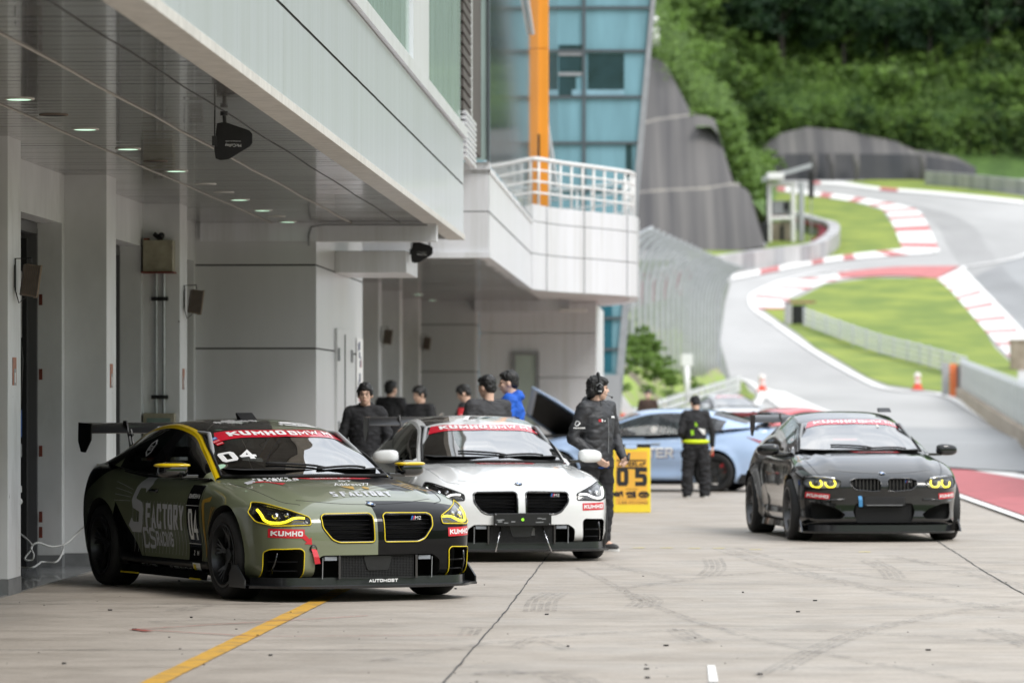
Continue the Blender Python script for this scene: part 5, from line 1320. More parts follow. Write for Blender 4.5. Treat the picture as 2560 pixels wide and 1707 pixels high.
def F87():
    K = dict(SPEC); K.update(wb=2.693, hw=.930, xf=2.16, xr=-2.30)
    K['top'] = [(-2.4,1.04),(-2.2,1.07),(-2.0,1.075),(-1.6,1.03),(-1.0,.985),(0,.965),(.6,.975),(.95,.965),(1.3,.935),(1.6,.895),(1.85,.845),(2.02,.79),(2.10,.75),(2.2,.70)]
    K['plan'] = [(-2.36,.93),(-1.9,.965),(-1.35,1.0),(-.9,.945),(-.3,.925),(.4,.925),(.9,.945),(1.35,.995),(1.75,.975),(2.22,.92)]
    K['nose'] = [(.12,-.02),(.22,.0),(.35,-.02),(.50,-.02),(.60,-.01),(.66,-.03),(.72,-.07),(.80,-.16),(.9,-.3)]
    K['tail'] = [(.2,.10),(.4,.03),(.7,.0),(.95,.02),(1.06,.0)]; K['flare'] = .034; K['bow'] = .13; K['bow5'] = .24; K['drop'] = .10
    K['cabin'] = [
      ((.98,0,.975),(.90,.42,.97),(.66,.72,.962),(.64,.765,.955)),
      ((.68,0,1.125),(.61,.41,1.112),(.40,.675,1.09),(.40,.80,.955)),
      ((.41,0,1.228),(.35,.38,1.213),(.14,.625,1.184),(.14,.815,.962)),
      ((.16,0,1.318),(.11,.35,1.304),(-.08,.58,1.268),(-.06,.825,.968)),
      ((-.12,0,1.365),(-.15,.33,1.353),(-.30,.565,1.316),(-.31,.83,.972)),
      ((-.5,0,1.41),(-.52,.32,1.40),(-.62,.56,1.355),(-.62,.835,.980)),
      ((-.9,0,1.395),(-.9,.32,1.384),(-.92,.56,1.335),(-.92,.835,.992)),
      ((-1.22,0,1.34),(-1.2,.33,1.325),(-1.17,.575,1.28),(-1.15,.83,1.010)),
      ((-1.58,0,1.225),(-1.54,.36,1.212),(-1.46,.61,1.170),(-1.38,.815,1.030)),
      ((-1.92,0,1.09),(-1.86,.42,1.085),(-1.76,.66,1.07),(-1.62,.775,1.045))]
    K['win'] = dict(ws=(0,21), rear=(50,63), side=(4,49), bp=(29,33), qend=49)
    return profile_g(K)
def SEDAN():
    K = dict(SPEC); K.update(wb=2.72, hw=.912, xf=2.22, xr=-2.40, R=.33)
    K['top'] = [(-2.4,1.08),(-2.25,1.11),(-2.0,1.10),(-1.6,1.04),(-1.0,.99),(0,.95),(.6,.95),(.95,.96),(1.3,.93),(1.6,.885),(1.85,.83),(2.05,.76),(2.2,.69)]
    K['plan'] = [(-2.4,.90),(-1.9,.965),(-1.36,1.0),(-.9,.97),(0,.96),(.9,.97),(1.36,.99),(1.8,.96),(2.22,.92)]
    K['nose'] = [(.12,-.03),(.22,.0),(.40,.0),(.55,-.01),(.66,-.05),(.74,-.11),(.80,-.18),(.9,-.3)]
    K['tail'] = [(.2,.14),(.4,.06),(.6,.02),(.8,.05),(.95,.06),(1.1,-.02)]; K['crease'] = .02; K['drop'] = .06; K['scoop'] = .03
    K['cabin'] = [
      ((1.20,0,.965),(1.12,.42,.96),(.90,.74,.95),(.88,.78,.945)),
      ((.86,0,1.10),(.80,.41,1.09),(.60,.70,1.075),(.60,.815,.945)),
      ((.52,0,1.235),(.46,.39,1.22),(.28,.65,1.20),(.28,.83,.95)),
      ((.20,0,1.345),(.15,.36,1.33),(-.02,.60,1.300),(0,.84,.955)),
      ((-.1,0,1.395),(-.12,.34,1.382),(-.28,.585,1.345),(-.28,.845,.962)),
      ((-.5,0,1.412),(-.52,.33,1.40),(-.62,.575,1.360),(-.62,.85,.975)),
      ((-.95,0,1.400),(-.95,.33,1.388),(-1.0,.575,1.335),(-1.0,.85,.995)),
      ((-1.35,0,1.345),(-1.33,.34,1.33),(-1.32,.58,1.275),(-1.30,.845,1.025)),
      ((-1.78,0,1.235),(-1.74,.37,1.222),(-1.68,.61,1.18),(-1.60,.82,1.06)),
      ((-2.18,0,1.12),(-2.12,.42,1.115),(-2.02,.66,1.10),(-1.86,.77,1.08))]
    K['win'] = dict(ws=(0,21), rear=(48,63), side=(3,53), bp=(27,30), qend=53)
    return profile_g(K)

def build_car(K, name, label, cat, loc, rz, body_m, roof_m=None, rail_m=None, group=None, cutters=(), mirror_top=None, wheels=True, mrim=None, steer=0.0, cal=None, simple=False, sideglass=None, wingdef=None, spokes=10, skirt=True, mirrors=True, pillar_m=None):
    car = Car(K, name, label, cat, loc, rz, group); t = car.t; wb2 = K['wb']/2; R_ = K['R']; hw = K['hw']
    vs, fs = body_mesh(K) if not simple else body_mesh(K, 60, 24, 14)
    slots = [body_m, M_cavity]
    G_, ns, nt_ = greenhouse(K); W_ = K['win']
    # faces under the cabin are dark
    foot = [(G_[i][-1].x, G_[i][-1].y) for i in range(len(G_))]
    def inside(x, y):
        if x > G_[0][0].x-.10 or x < G_[-1][0].x+.10: return False
        best = min(foot, key=lambda p: abs(p[0]-x)); 
        if x > .55: best = (x, math.sqrt(max(0, 1-(x-.0)**2/1.02**2))*.98 if x < 1.0 else 0)
        return abs(y) < min(best[1]-.05, hw*.86)
    mi = [1 if (sum(vs[i][2] for i in f)/4 > .9 and inside(sum(vs[i][0] for i in f)/4, sum(vs[i][1] for i in f)/4)) else 0 for f in fs]
    car.tree = car.bvh(vs, fs)
    o = mk_obj("body", vs, fs, slots, mi)
    cs = []
    for ax in (wb2, -wb2):
        for s_ in (1, -1):
            mb = MB(); T = Matrix.Translation((ax, s_*.86, R_+.012)) @ Matrix.Rotation(pi/2,4,'X'); mb.lathe([(.0005,-.29),(R_+.038,-.29),(R_+.038,.29),(.0005,.29)], 48, T); cs.append(mb)
    for (poly, depth, mir) in cutters:
        for m_ in ((False, True) if mir else (False,)):
            pl = front_poly(poly, m_); cy_ = sum(p[0] for p in pl)/len(pl); cz_ = sum(p[1] for p in pl)/len(pl)
            h, _ = car.hit((4, cy_, cz_), (-1,0,0)); xm = min((car.hit((4, p[0], p[1]), (-1,0,0))[0] or h).x for p in pl)
            mb = MB().prism(pl, 0, min(h.x, xm+.03)-depth, 3.0); cs.append(mb)
    cut(o, cs, slots)
    me = o.data; me.polygons.foreach_set('use_smooth', [True]*len(me.polygons)); me.set_sharp_from_angle(angle=radians(38)); o.parent = t; car.body = o
    # cabin surfaces
    def patch(nm, i0, i1, j0, j1, m, both=True, off=0.0, mirror_only=None, parent=t):
        res = []
        full = []
        for s_ in (1, -1):
            rows = [[Vector((p.x, p.y*s_, p.z)) for p in G_[i][j0:j1+1]] for i in range(i0, i1+1)]
            full.append(rows)
        if j0 == 0:     # crosses the centre line: one surface
            rows = [list(reversed(b))[:-1]+a for a, b in zip(full[0], full[1])]
            mb = MB().grid(rows); ob = mb.build(nm, m, parent, smooth=True); orient(ob.data, ref=(-.4,0,.6)); res.append((ob, mb))
        else:
            for k in range(2):
                mb = MB().grid(full[k]); ob = mb.build(nm, m, parent, smooth=True); orient(ob.data, ref=(-.4,0,.6)); res.append((ob, mb))
        return res
    J = nt_
    ws0, ws1 = W_['ws']; r0, r1 = W_['rear']; s0, s1 = W_['side']; n_ = len(G_)-1
    rail_m = rail_m or body_m; roof_m = roof_m or body_m; pillar_m = pillar_m or M_gloss
    car.ws = patch("windshield", ws0, ws1, 0, 2*J, M_carglass)[0]
    patch("roof", ws1, r0, 0, 2*J, roof_m)
    patch("rear_window", r0, r1-4, 0, 2*J, M_darkglass)
    patch("parcel_shelf", r1-4, n_, 0, 2*J, body_m)
    patch("roof_rail", 0, n_, 2*J, 3*J, rail_m)
    sg = sideglass or M_darkglass
    bp0, bp1 = W_['bp']
    patch("window_frame", s0, s1, 3*J, 3*J+1, pillar_m)
    patch("side_window", s0, bp0, 3*J+1, 5*J, sg); patch("side_window", bp1, s1-3, 3*J+1, 5*J, sg)
    patch("pillar", bp0, bp1, 3*J+1, 5*J, pillar_m); patch("pillar", s1-3, s1, 3*J+1, 5*J, pillar_m); patch("pillar", 0, s0, 3*J, 5*J, body_m)
    patch("rear_pillar", s1, n_, 3*J, 5*J, body_m)
    # black edge round the windscreen
    for s_ in (1,-1):
        pts = [Vector((p.x, p.y*s_, p.z)) for p in [G_[i][2*J] for i in range(ws0, ws1+1)]]; MB().tube([p+Vector((.004,0,.004)) for p in pts], .011, 6).build("windshield_seal", M_bmatt, t, smooth=True)
    bot = [G_[0][j] for j in range(2*J+1)]; MB().tube([Vector((p.x+.0,-p.y,p.z+.004)) for p in reversed(bot)][:-1]+[p+Vector((0,0,.004)) for p in bot], .016, 6).build("cowl", M_bmatt, t, smooth=True)
    allv, allf = [], []
    for s_ in (1,-1):
        mb = MB().grid([[(p.x, p.y*s_, p.z) for p in row] for row in G_]); k = len(allv); allv += mb.v; allf += [tuple(i+k for i in f) for f in mb.f]
    car.ctree = car.bvh(allv, allf)
    for s_ in (1,-1):     # waist strip
        MB().tube([Vector((p.x, p.y*s_*1.004, p.z-.004)) for p in [G_[i][-1] for i in range(1, s1+1)]], .008, 6).build("waist_trim", M_gloss, t, smooth=True)
    if wheels:
        for x_, st in ((wb2, steer), (-wb2, 0)):
            for s_ in (1,-1): wheel(car, x_, s_*(hw-.125 if x_ > 0 else hw-.130), s_, R_, .27 if x_ > 0 else .285, .243, mrim or M_rim, t, spokes, st, cal)
    # interior: dashboard, seats, steering wheel, cage
    MB().add([(.95,-.62,.985),(.95,.62,.985),(.45,.70,1.0),(.45,-.70,1.0),(.42,-.70,.90),(.42,.70,.90)], [(0,1,2,3),(3,2,5,4)]).build("dashboard", M_bmatt, t)
    if not simple:
        for s_ in (1,-1):
            rbox((-.28,s_*.36,1.03),(.09,.22,.16),6,4).build("seat", M_seatf, t, smooth=True); rbox((-.33,s_*.36,1.22),(.06,.12,.08),5,4).build("headrest", M_seatf, t, smooth=True)
        MB().lathe([(.165,-.012),(.185,0),(.165,.012),(.15,0),(.165,-.012)], 24, Matrix.Translation((.30,.36,1.03)) @ Matrix.Rotation(1.25,4,'Y')).build("steering_wheel", M_bmatt, t, smooth=True)
        for s_ in (1,-1):
            MB().tube([(-.55,s_*.70,.96),(-.55,s_*.56,1.28),(-.55,0,1.34)],.02,8).tube([(-.55,s_*.56,1.28),(-1.35,s_*.5,1.0)],.02,8).tube([(-.55,s_*.56,1.28),(.1,s_*.56,1.26),(.55,s_*.68,1.0)],.02,8).build("roll_cage", M_grey, t, smooth=True)
        MB().box(.02,.05,-.11,.11,1.255,1.30).build("rear_view_mirror", M_bmatt, t, bevel=.01)
        for a, b in (((.90,.10),(.78,-.36)),((.92,.02),(.80,.48))):
            q = [Vector((a[0]+(b[0]-a[0])*k/6+.03, a[1]+(b[1]-a[1])*k/6, 1.6)) for k in range(7)]; proj_tube("wiper", car.ctree, q, (0,0,-1), .010, M_bmatt, t, off=.014)
    # door mirrors
    if mirrors:
        for s_ in (1,-1):
            mb = rbox((.52,s_*(hw+.085),K.get('mz',.975)),(.070,.125,.060),7,2.6); mb.v = [(v[0]-.25*max(0,abs(v[1])-hw-.02), v[1], v[2]+(.018 if v[2] > K.get('mz',.975)+.015 else 0)*(1-(abs(v[1])-hw)/.3)) for v in mb.v]
            mm = mb.build("mirror", M_gloss if mirror_top else body_m, t, smooth=True)
            if mirror_top:
                mb = rbox((.52,s_*(hw+.085),K.get('mz',.975)+.043),(.080,.140,.020),7,2.6); mb.v = [(v[0]-.25*max(0,abs(v[1])-hw-.02), v[1], v[2]) for v in mb.v]; mb.build("cap", mirror_top, mm, smooth=True)
            MB().box(.49,.55,min(s_*(hw-.12),s_*(hw+.02)),max(s_*(hw-.12),s_*(hw+.02)),K.get('mz',.975)-.06,K.get('mz',.975)-.03).build("arm", M_gloss, mm, bevel=.006)
            MB().box(.445,.452,min(s_*(hw-.02),s_*(hw+.17)),max(s_*(hw-.02),s_*(hw+.17)),K.get('mz',.975)-.045,K.get('mz',.975)+.04).build("glass", M_chrome, mm)
    if skirt:
        for s_ in (1,-1):
            rows = [[(x_, s_*(K['W'](x_,.16)-.03), K['zb']+.03), (x_, s_*(K['W'](x_,.2)+.012), K['zb']+.055), (x_, s_*(K['W'](x_,.16)+.035), K['zb']-.015), (x_, s_*(K['W'](x_,.16)-.04), K['zb']-.02)] for x_ in [-wb2+.42+(2*wb2-.84)*i/14 for i in range(15)]]
            MB().grid(rows).build("side_skirt", M_gloss, t, smooth=30)
    if wingdef:
        wz_, wx_, wh_ = wingdef
        wg = MB(); prof = [(0,0),(.02,.016),(.08,.030),(.16,.030),(.24,.018),(.285,.002),(.24,.004),(.16,.010),(.08,.004),(.02,-.008)]
        rows = [[(wx_-px_, y_, wz_+pz_*1.3+px_*.27-.03) for px_, pz_ in prof] for y_ in [-wh_+2*wh_*i/20 for i in range(21)]]
        w_ob = wg.grid(rows, closed=True).build("rear_wing", M_carbon, t, smooth=40)
        for s_ in (1,-1):
            MB().prism([(wx_+.02,wz_+.05),(wx_-.30,wz_+.06),(wx_-.31,wz_-.10),(wx_-.24,wz_-.19),(wx_-.14,wz_-.195),(wx_-.0,wz_-.09)], 1, s_*wh_-.006, s_*wh_+.006).build("end_plate", M_carbon, w_ob)
            yy = s_*.46; zd = 1.05
            m1 = MB().prism([(wx_+.10,zd),(wx_+.05,zd+.02),(wx_-.02,wz_+.02),(wx_-.05,wz_+.075),(wx_-.12,wz_+.075),(wx_-.13,wz_+.04),(wx_-.07,wz_+.03),(wx_-.04,wz_-.01)], 1, yy-.006, yy+.006)
            m1.tube([(wx_+.17,yy,zd-.02),(wx_+.05,yy,wz_+.0)],.012,6).tube([(wx_+.13,yy,zd+.10),(wx_+.04,yy,zd+.10)],.010,6).tube([(wx_+.10,yy,zd+.19),(wx_+.01,yy,zd+.19)],.010,6); m1.build("wing_mount", M_black, w_ob)
            MB().box(wx_-.0,wx_+.22,yy-.03,yy+.03,zd-.04,zd+.01).build("mount_foot", M_black, w_ob, bevel=.006)
        car.wing = w_ob
    return car
def splitter(car, z0=.085, out_=.055, x_add=0.0, m=None, fins=True, halfw=.90):
    K = car.K; ys = [-halfw+2*halfw*i/36 for i in range(37)]; mb = MB(); top, bot, inn = [], [], []
    for y in ys:
        h, _ = car.hit((4, max(-.86,min(.86,y)), .26), (-1,0,0)); x = (h.x if h else K['xf']-.4)-.6*max(0,abs(y)-.86); 
        top.append((x+out_+x_add, y, z0+.018)); bot.append((x+out_+x_add-.004, y, z0)); inn.append((x-.35, y, z0+.03))
    mb.grid([inn, top, bot, [(p[0],p[1],z0) for p in inn]]); o = mb.build("front_splitter", m or M_carbon, car.t, smooth=30)
    ys2 = [y for y in ys if abs(y) < halfw-.02]; lo = []; hi = []
    for y in ys2:
        h, _ = car.hit((4, y, .2), (-1,0,0)); x = h.x if h else K['xf']-.4; lo.append((x+.012, y, z0+.018)); hi.append((x+.006, y, .185))
    MB().grid([lo, hi]).build("lip", m or M_carbon, car.t, smooth=True)
    if fins:
        for s_ in (1,-1):
            h, _ = car.hit((4, s_*(halfw-.02), .3), (-1,0,0)); x = h.x if h else K['xf']-.4
            MB().prism([(x+out_,z0),(x-.25,z0),(x-.25,z0+.10),(x-.16,z0+.17),(x-.10,z0+.17),(x+out_,z0+.06)], 1, s_*(halfw+.012)-.006, s_*(halfw+.012)+.006).build("splitter_fin", m or M_carbon, o)
    return o
def outline(car, name, poly, r, m, parent=None, off=.002, d=(-1,0,0)):
    pts = dense(poly, .02); return proj_tube(name, car.tree, [(4, p[0], p[1]) for p in pts], d, r, m, parent or car.t, closed=True, off=off)
def lens_patch(car, name, poly, m, parent, off=.003):
    return decal(name, car.tree, (4,0,0), (0,1,0), (0,0,1), (-1,0,0), poly, [tuple(range(len(poly)))], m, parent, off, .04)
def inset_pts(car, pts2, back):
    """points of a front view outline set back from the bumper surface"""
    res = []; last = None
    for y, z in pts2:
        h, _ = car.hit((4,y,z), (-1,0,0)); x = h.x if h else last; last = x; res.append(Vector((x-back, y, z)))
    return res
def kumho(car, y, z, w_, h_, rot=0.0, tree=None):
    c_, s_ = cos(rot), sin(rot); U = (0,c_,s_); V = (0,-s_,c_)
    uv, f = rect_uv(w_, h_); st = decal("sticker", car.tree, (4,y,z), U, V, (-1,0,0), uv, f, M_sred, car.t, .003)
    vs_, fs_ = block_text("KUMHO", w_*.88, h_*.56, h_*.15, slant=.05); decal("lettering", car.tree, (4,y,z), U, V, (-1,0,0), vs_, fs_, M_swhite, st, .005)
def banner(car, x_top, z_top, hgt, wt, wb_, txt="KUMHO", txt2="BMW M", m=M_banner):
    """red sun strip across the top of the windscreen"""
    V = Vector((-.86,0,.50)); D = Vector((-.50,0,-.86)); O = Vector((x_top,0,z_top))-D*1.0
    uv = []; n = 24
    for i in range(n+1):
        a = -1+2*i/n; uv.append((a*wt, -.03*a*a*0)); 
    top = [(-wt+2*wt*i/n, .115*(1-2*i/n)**2) for i in range(n+1)]; bot = [((-wb_+2*wb_*i/n), -hgt+.095*(1-2*i/n)**2) for i in range(n+1)]
    uv = bot+top; fs = [(i,i+1,n+1+i+1,n+1+i) for i in range(n)]
    o = decal("sun_strip", car.ctree, O, (0,1,0), V, D, uv, fs, m, car.t, .004, .05)
    def bend(w_): pass
    for tx, y0, w_ in ((txt,-.205,.46),(txt2,.255,.40)):
        th = hgt*.60; vs, fs2 = block_text(tx, w_, th, th*(.27 if tx == txt else .20)); uv2 = [(u+y0, v-hgt*.5+.10*((u+y0)/wt)**2, l_) for u, v, l_ in vs]
        decal("lettering", car.ctree, O, (0,1,0), V, D, uv2, fs2, M_swhite, o, .007, .05)
    return o
def emblem(car, x, z, r, parent=None, D=(-.5,0,-.86), V=(-.86,0,.5)):
    """round badge, blue and white quarters in a dark ring"""
    O = Vector((x,0,z))-Vector(D)*.5; n = 24; cir = [(r*cos(2*pi*i/n), r*sin(2*pi*i/n)) for i in range(n)]
    e = decal("badge", car.tree, O, (0,1,0), V, D, cir, [tuple(range(n))], M_chrome, car.t, .006)
    cir = [(r*.9*cos(2*pi*i/n), r*.9*sin(2*pi*i/n)) for i in range(n)]; decal("badge_ring", car.tree, O, (0,1,0), V, D, cir, [tuple(range(n))], M_black if parent is None else parent, e, .008)
    for q in range(4):
        a0 = q*pi/2; s_ = [(0,0)]+[(r*.6*cos(a0+pi/2*i/8), r*.6*sin(a0+pi/2*i/8)) for i in range(9)]
        decal("badge_quarter", car.tree, O, (0,1,0), V, D, s_, [tuple(range(len(s_)))], M_blue if q % 2 else M_swhite, e, .010)
    return e
def m_badge(car, y, z, sc=1.0, txt="M2"):
    for k, m in enumerate((M_blue, mat("dark_blue_stripe",(.02,.03,.2),.4), M_sred)):
        uv = [(-.012+k*.010,-.016),(-.002+k*.010,-.016),(.008+k*.010,.016),(-.002+k*.010,.016)]
        h, _ = car.hit((4,y,z),(-1,0,0)); x = h.x-.02
        MB().add([(x, y+(u-.03)*sc, z+v*sc) for u, v in uv], [(0,1,2,3)]).build("stripe", m, car.t)
    h, _ = car.hit((4,y,z),(-1,0,0))
    text_on("lettering", txt, .03, Matrix.Translation((h.x-.02,y+.02*sc,z)) @ Matrix(((0,0,1,0),(1,0,0,0),(0,1,0,0),(0,0,0,1))), M_swhite, car.t, fit=(.05*sc,.026*sc))

# ---- shapes of the newer nose (front view, right half; metres)
KID = rounded([(.042,.452),(.042,.650),(.07,.668),(.43,.664),(.460,.645),(.456,.565),(.385,.475),(.33,.452)], .022)
HL = rounded([(.545,.585),(.545,.640),(.60,.664),(.80,.744),(.850,.752),(.898,.676),(.882,.605),(.80,.577)], .018)
HLG = HL
SI = rounded([(.605,.160),(.600,.385),(.625,.408),(.82,.402),(.850,.380),(.848,.165)], .016)
LI = rounded([(-.52,.165),(-.52,.31),(-.46,.355),(.46,.355),(.52,.31),(.52,.165)], .02)
def front_g87(car, drl, outl=None, mesh=True):
    t = car.t
    for mir in (False, True):
        sg = -1 if mir else 1
        kp = front_poly(KID, mir); fr = outline(car, "grille_frame", kp, .011, M_gloss, off=-.004)
        if outl: outline(car, "yellow_edging", [(p[0], p[1]) for p in front_poly([(KID[i][0]+(.0 if True else 0), KID[i][1]) for i in range(len(KID))], mir)], .0045, outl, off=.006)
        for k in range(6):
            z = .482+k*.033; y0, y1 = .055, .45 if k > 1 else (.35 if k == 0 else .41)
            pts = inset_pts(car, [(sg*(y0+(y1-y0)*i/8), z) for i in range(9)], .03)
            MB().grid([[p+Vector((0,0,.007)) for p in pts],[p+Vector((.012,0,0)) for p in pts],[p-Vector((0,0,.007)) for p in pts],[p+Vector((-.02,0,-.004)) for p in pts]]).build("grille_bar", M_gloss, t, smooth=30)
        hp = front_poly(HL, mir)
        hl = decal("headlight", car.tree, (4,0,0), (0,1,0), (0,0,1), (-1,0,0), hp, [tuple(range(len(hp)))], M_gloss, t, .0, .04, back=.062)
        def tubepts(pp, back): return [p for p in inset_pts(car, [(sg*a, b) for a, b in smoothz(pp)], back)]
        def smoothz(pp): return [(p.x, p.y) for p in smoothline([(*q,0) for q in pp], 5)]
        MB().tube(tubepts([(.575,.637),(.62,.640),(.665,.634)], .02), .009, 8).tube(tubepts([(.665,.634),(.715,.611),(.76,.600)],.02), .010, 8).tube(tubepts([(.76,.600),(.81,.602),(.838,.620),(.846,.645),(.850,.68),(.853,.697)],.025), .011, 8).build("daytime_light", drl, hl, smooth=True)
        for (y_, z_, r_) in ((.765,.650,.026),(.69,.657,.020)):
            c = inset_pts(car, [(sg*y_, z_)], .03)[0]; MB().lathe([(r_,-.03),(r_,0),(r_*.8,.005),(.001,.015)], 20, Matrix.Translation(c) @ Matrix.Rotation(pi/2,4,'Y')).build("projector", M_chrome, hl, smooth=True)
        a = tubepts([(.57,.652),(.68,.694),(.80,.732)], .03); MB().tube(a, .006, 6).build("brow_trim", M_chrome, hl, smooth=True)
        lens_patch(car, "lens", hp, M_lens, hl, .002)
        outline(car, "headlight_edge", hp, .007, M_bmatt, hl, off=.0)
        if outl: outline(car, "yellow_edging", hp, .0042, outl, off=.006)
        sp = front_poly(SI, mir)
        if outl: outline(car, "yellow_edging", sp, .0042, outl, off=.006)
        for z in (.235,.305):
            pts = inset_pts(car, [(sg*(.63+.19*i/6), z) for i in range(7)], .05); MB().grid([[p+Vector((0,0,.006)) for p in pts],[p+Vector((.01,0,0)) for p in pts],[p-Vector((0,0,.006)) for p in pts]]).build("intake_bar", M_black, t)
        pts = inset_pts(car, [(sg*.80,.20),(sg*.79,.29),(sg*.775,.375)], .02); MB().tube(pts,.008,6).build("intake_fin", M_gloss, t, smooth=True)
    # lower intake mesh
    mb = MB(); x = K_x = car.hit((4,0,.28),(-1,0,0))[0].x-.04
    for i in range(49): y = -.30+.60*i/48; mb.box(x, x+.004, y-.0012, y+.0012, .175, .345)
    for i in range(15): z = .175+.17*i/14; mb.box(x+.001, x+.005, -.30, .30, z-.0012, z+.0012)
    mb.build("radiator_mesh", M_steel if False else M_grey2, t)
    MB().prism(rounded([(-.12,.345),(.12,.345),(.085,.235),(-.085,.235)],.02), 0, x-.04, x+.012).build("radar_panel", M_black, t)
    for s_ in (1,-1):
        MB().box(x-.0,x+.02,min(s_*.31,s_*.33),max(s_*.31,s_*.33),.17,.35).build("intake_post", M_gloss, t, bevel=.004)
        MB().box(x-.02,x+.012,min(s_*.34,s_*.44),max(s_*.34,s_*.44),.315,.345).build("intake_insert", mat("pale_insert",(.25,.27,.30),.4), t)
        MB().tube([(x,s_*.455,.175),(x+.01,s_*.455,.335)],.004,5).build("intake_rod", M_grey, t)
M_grey2 = mat("dark_grey_mesh", (.05,.05,.052), .5, metal=.3)
CUT_G = [(KID,.07,True),(HL,.085,True),(SI,.11,True),(LI,.16,False)]
def side_lines(car, two=True, m=M_bmatt):
    """shut lines of doors and bonnet"""
    t = car.t; wb2 = car.K['wb']/2
    for s_ in (1,-1):
        D = (0,-s_,0)
        lines = [[(.78,.25),(.80,.6),(.73,.93)],[(-.62,.98),(-.66,.7),(-.60,.45),(-.52,.26),(-.3,.215),(.5,.215),(.78,.25)]]
        if not two: lines = [[(.78,.25),(.80,.6),(.73,.93)],[(-.18,.97),(-.20,.6),(-.2,.24)],[(-1.05,.98),(-1.12,.75),(-.95,.5),(-.86,.3),(-.5,.22),(.5,.215),(.78,.25)]]
        for ln in lines:
            pts = smoothline([(a, 2*s_, b) for a, b in ln], 8); proj_tube("panel_gap", car.tree, pts, D, .0035, m, t, off=-.001)
        pts = [Vector((-.42+.16*k/5, 2*s_, .80)) for k in range(6)]; proj_tube("door_handle", car.tree, pts, D, .014, m if m is not M_bmatt else M_gloss, t, off=.006, n=8)
    for s_ in (1,-1):
        pts = smoothline([(1.0,s_*.74,2),(1.4,s_*.735,2),(1.7,s_*.71,2),(1.9,s_*.66,2),(2.0,s_*.56,2)], 8); proj_tube("bonnet_gap", car.tree, pts, (0,0,-1), .0035, m, t, off=-.001)
    xb = car.K['xf']-.17
    pts = [Vector((xb-.14*(abs(y)/.56)**2.2, y, 2)) for y in [-.56+1.12*i/24 for i in range(25)]]; proj_tube("bonnet_gap", car.tree, pts, (0,0,-1), .0032, m, t, off=-.001)
# ------------------------------------------------------------------ the green and black car in front
def livery_mat():
    """olive wrap with glossy black areas: rear quarter, sills and the left half of the nose"""
    m = bpy.data.materials.new("olive_black_wrap"); m.use_nodes = True; n = m.node_tree; b = n.nodes['Principled BSDF']; K = n.nodes.new; lk = n.links.new
    tc = K("ShaderNodeTexCoord"); sp = K("ShaderNodeSeparateXYZ"); lk(tc.outputs['Object'], sp.inputs[0])
    def M(op, a, b_=0.0, c=None):
        x = K("ShaderNodeMath"); x.operation = op
        for i, v in enumerate([a, b_]+([c] if c is not None else [])):
            if isinstance(v, (int, float)): x.inputs[i].default_value = v
            else: lk(v, x.inputs[i])
        return x.outputs[0]
    X, Y, Z = sp.outputs
    ay = M('ABSOLUTE', Y)
    nose = M('MULTIPLY', M('GREATER_THAN', Y, -.012), M('GREATER_THAN', X, M('ADD', 1.72, M('MULTIPLY', Z, .35))))            # left half of the bumper
    hood = M('MULTIPLY', M('GREATER_THAN', M('ADD', M('MULTIPLY', Y, 1.1), M('MULTIPLY', X, -.42)), -.36), M('GREATER_THAN', X, .7))
    hood = M('MULTIPLY', hood, M('GREATER_THAN', 1.72, X)); hood = M('MULTIPLY', hood, M('GREATER_THAN', Z, .80))
    sill = M('GREATER_THAN', M('ADD', .27, M('MULTIPLY', M('LESS_THAN', X, -.6), M('MULTIPLY', M('SUBTRACT', -.6, X), .9))), Z)
    sill = M('MULTIPLY', M('MULTIPLY', sill, M('LESS_THAN', X, 1.6)), M('GREATER_THAN', X, -1.08))
    rear = M('MULTIPLY', M('GREATER_THAN', M('ADD', M('MULTIPLY', X, -1.0), M('MULTIPLY', Z, 2.4)), 3.72), M('LESS_THAN', X, -.7))
    tail = M('LESS_THAN', X, -1.92)
    left = M('MULTIPLY', M('GREATER_THAN', Y, .3), M('GREATER_THAN', .9, X)); 
    mk = M('MINIMUM', M('ADD', M('ADD', M('ADD', nose, hood), M('ADD', sill, rear)), M('ADD', tail, left)), 1.0)
    nz = K("ShaderNodeTexNoise"); nz.inputs['Scale'].default_value = 1.5; lk(tc.outputs['Object'], nz.inputs['Vector'])
    r = K("ShaderNodeValToRGB"); r.color_ramp.elements[0].color = (.165,.185,.115,1); r.color_ramp.elements[1].color = (.185,.205,.132,1); lk(nz.outputs[0], r.inputs[0])
    mx = K("ShaderNodeMixRGB"); lk(mk, mx.inputs[0]); lk(r.outputs[0], mx.inputs[1]); mx.inputs[2].default_value = (.003,.003,.0035,1); lk(mx.outputs[0], b.inputs['Base Color'])
    b.inputs['Roughness'].default_value = .28; lk(M('SUBTRACT', .25, M('MULTIPLY', mk, .2)), b.inputs['Specular IOR Level']); b.inputs['Coat Roughness'].default_value = .03; lk(M('SUBTRACT', 1.0, M('MULTIPLY', mk, .55)), b.inputs['Coat Weight'])
    MATS["olive_black_wrap"] = m; return m
M_livery = livery_mat()
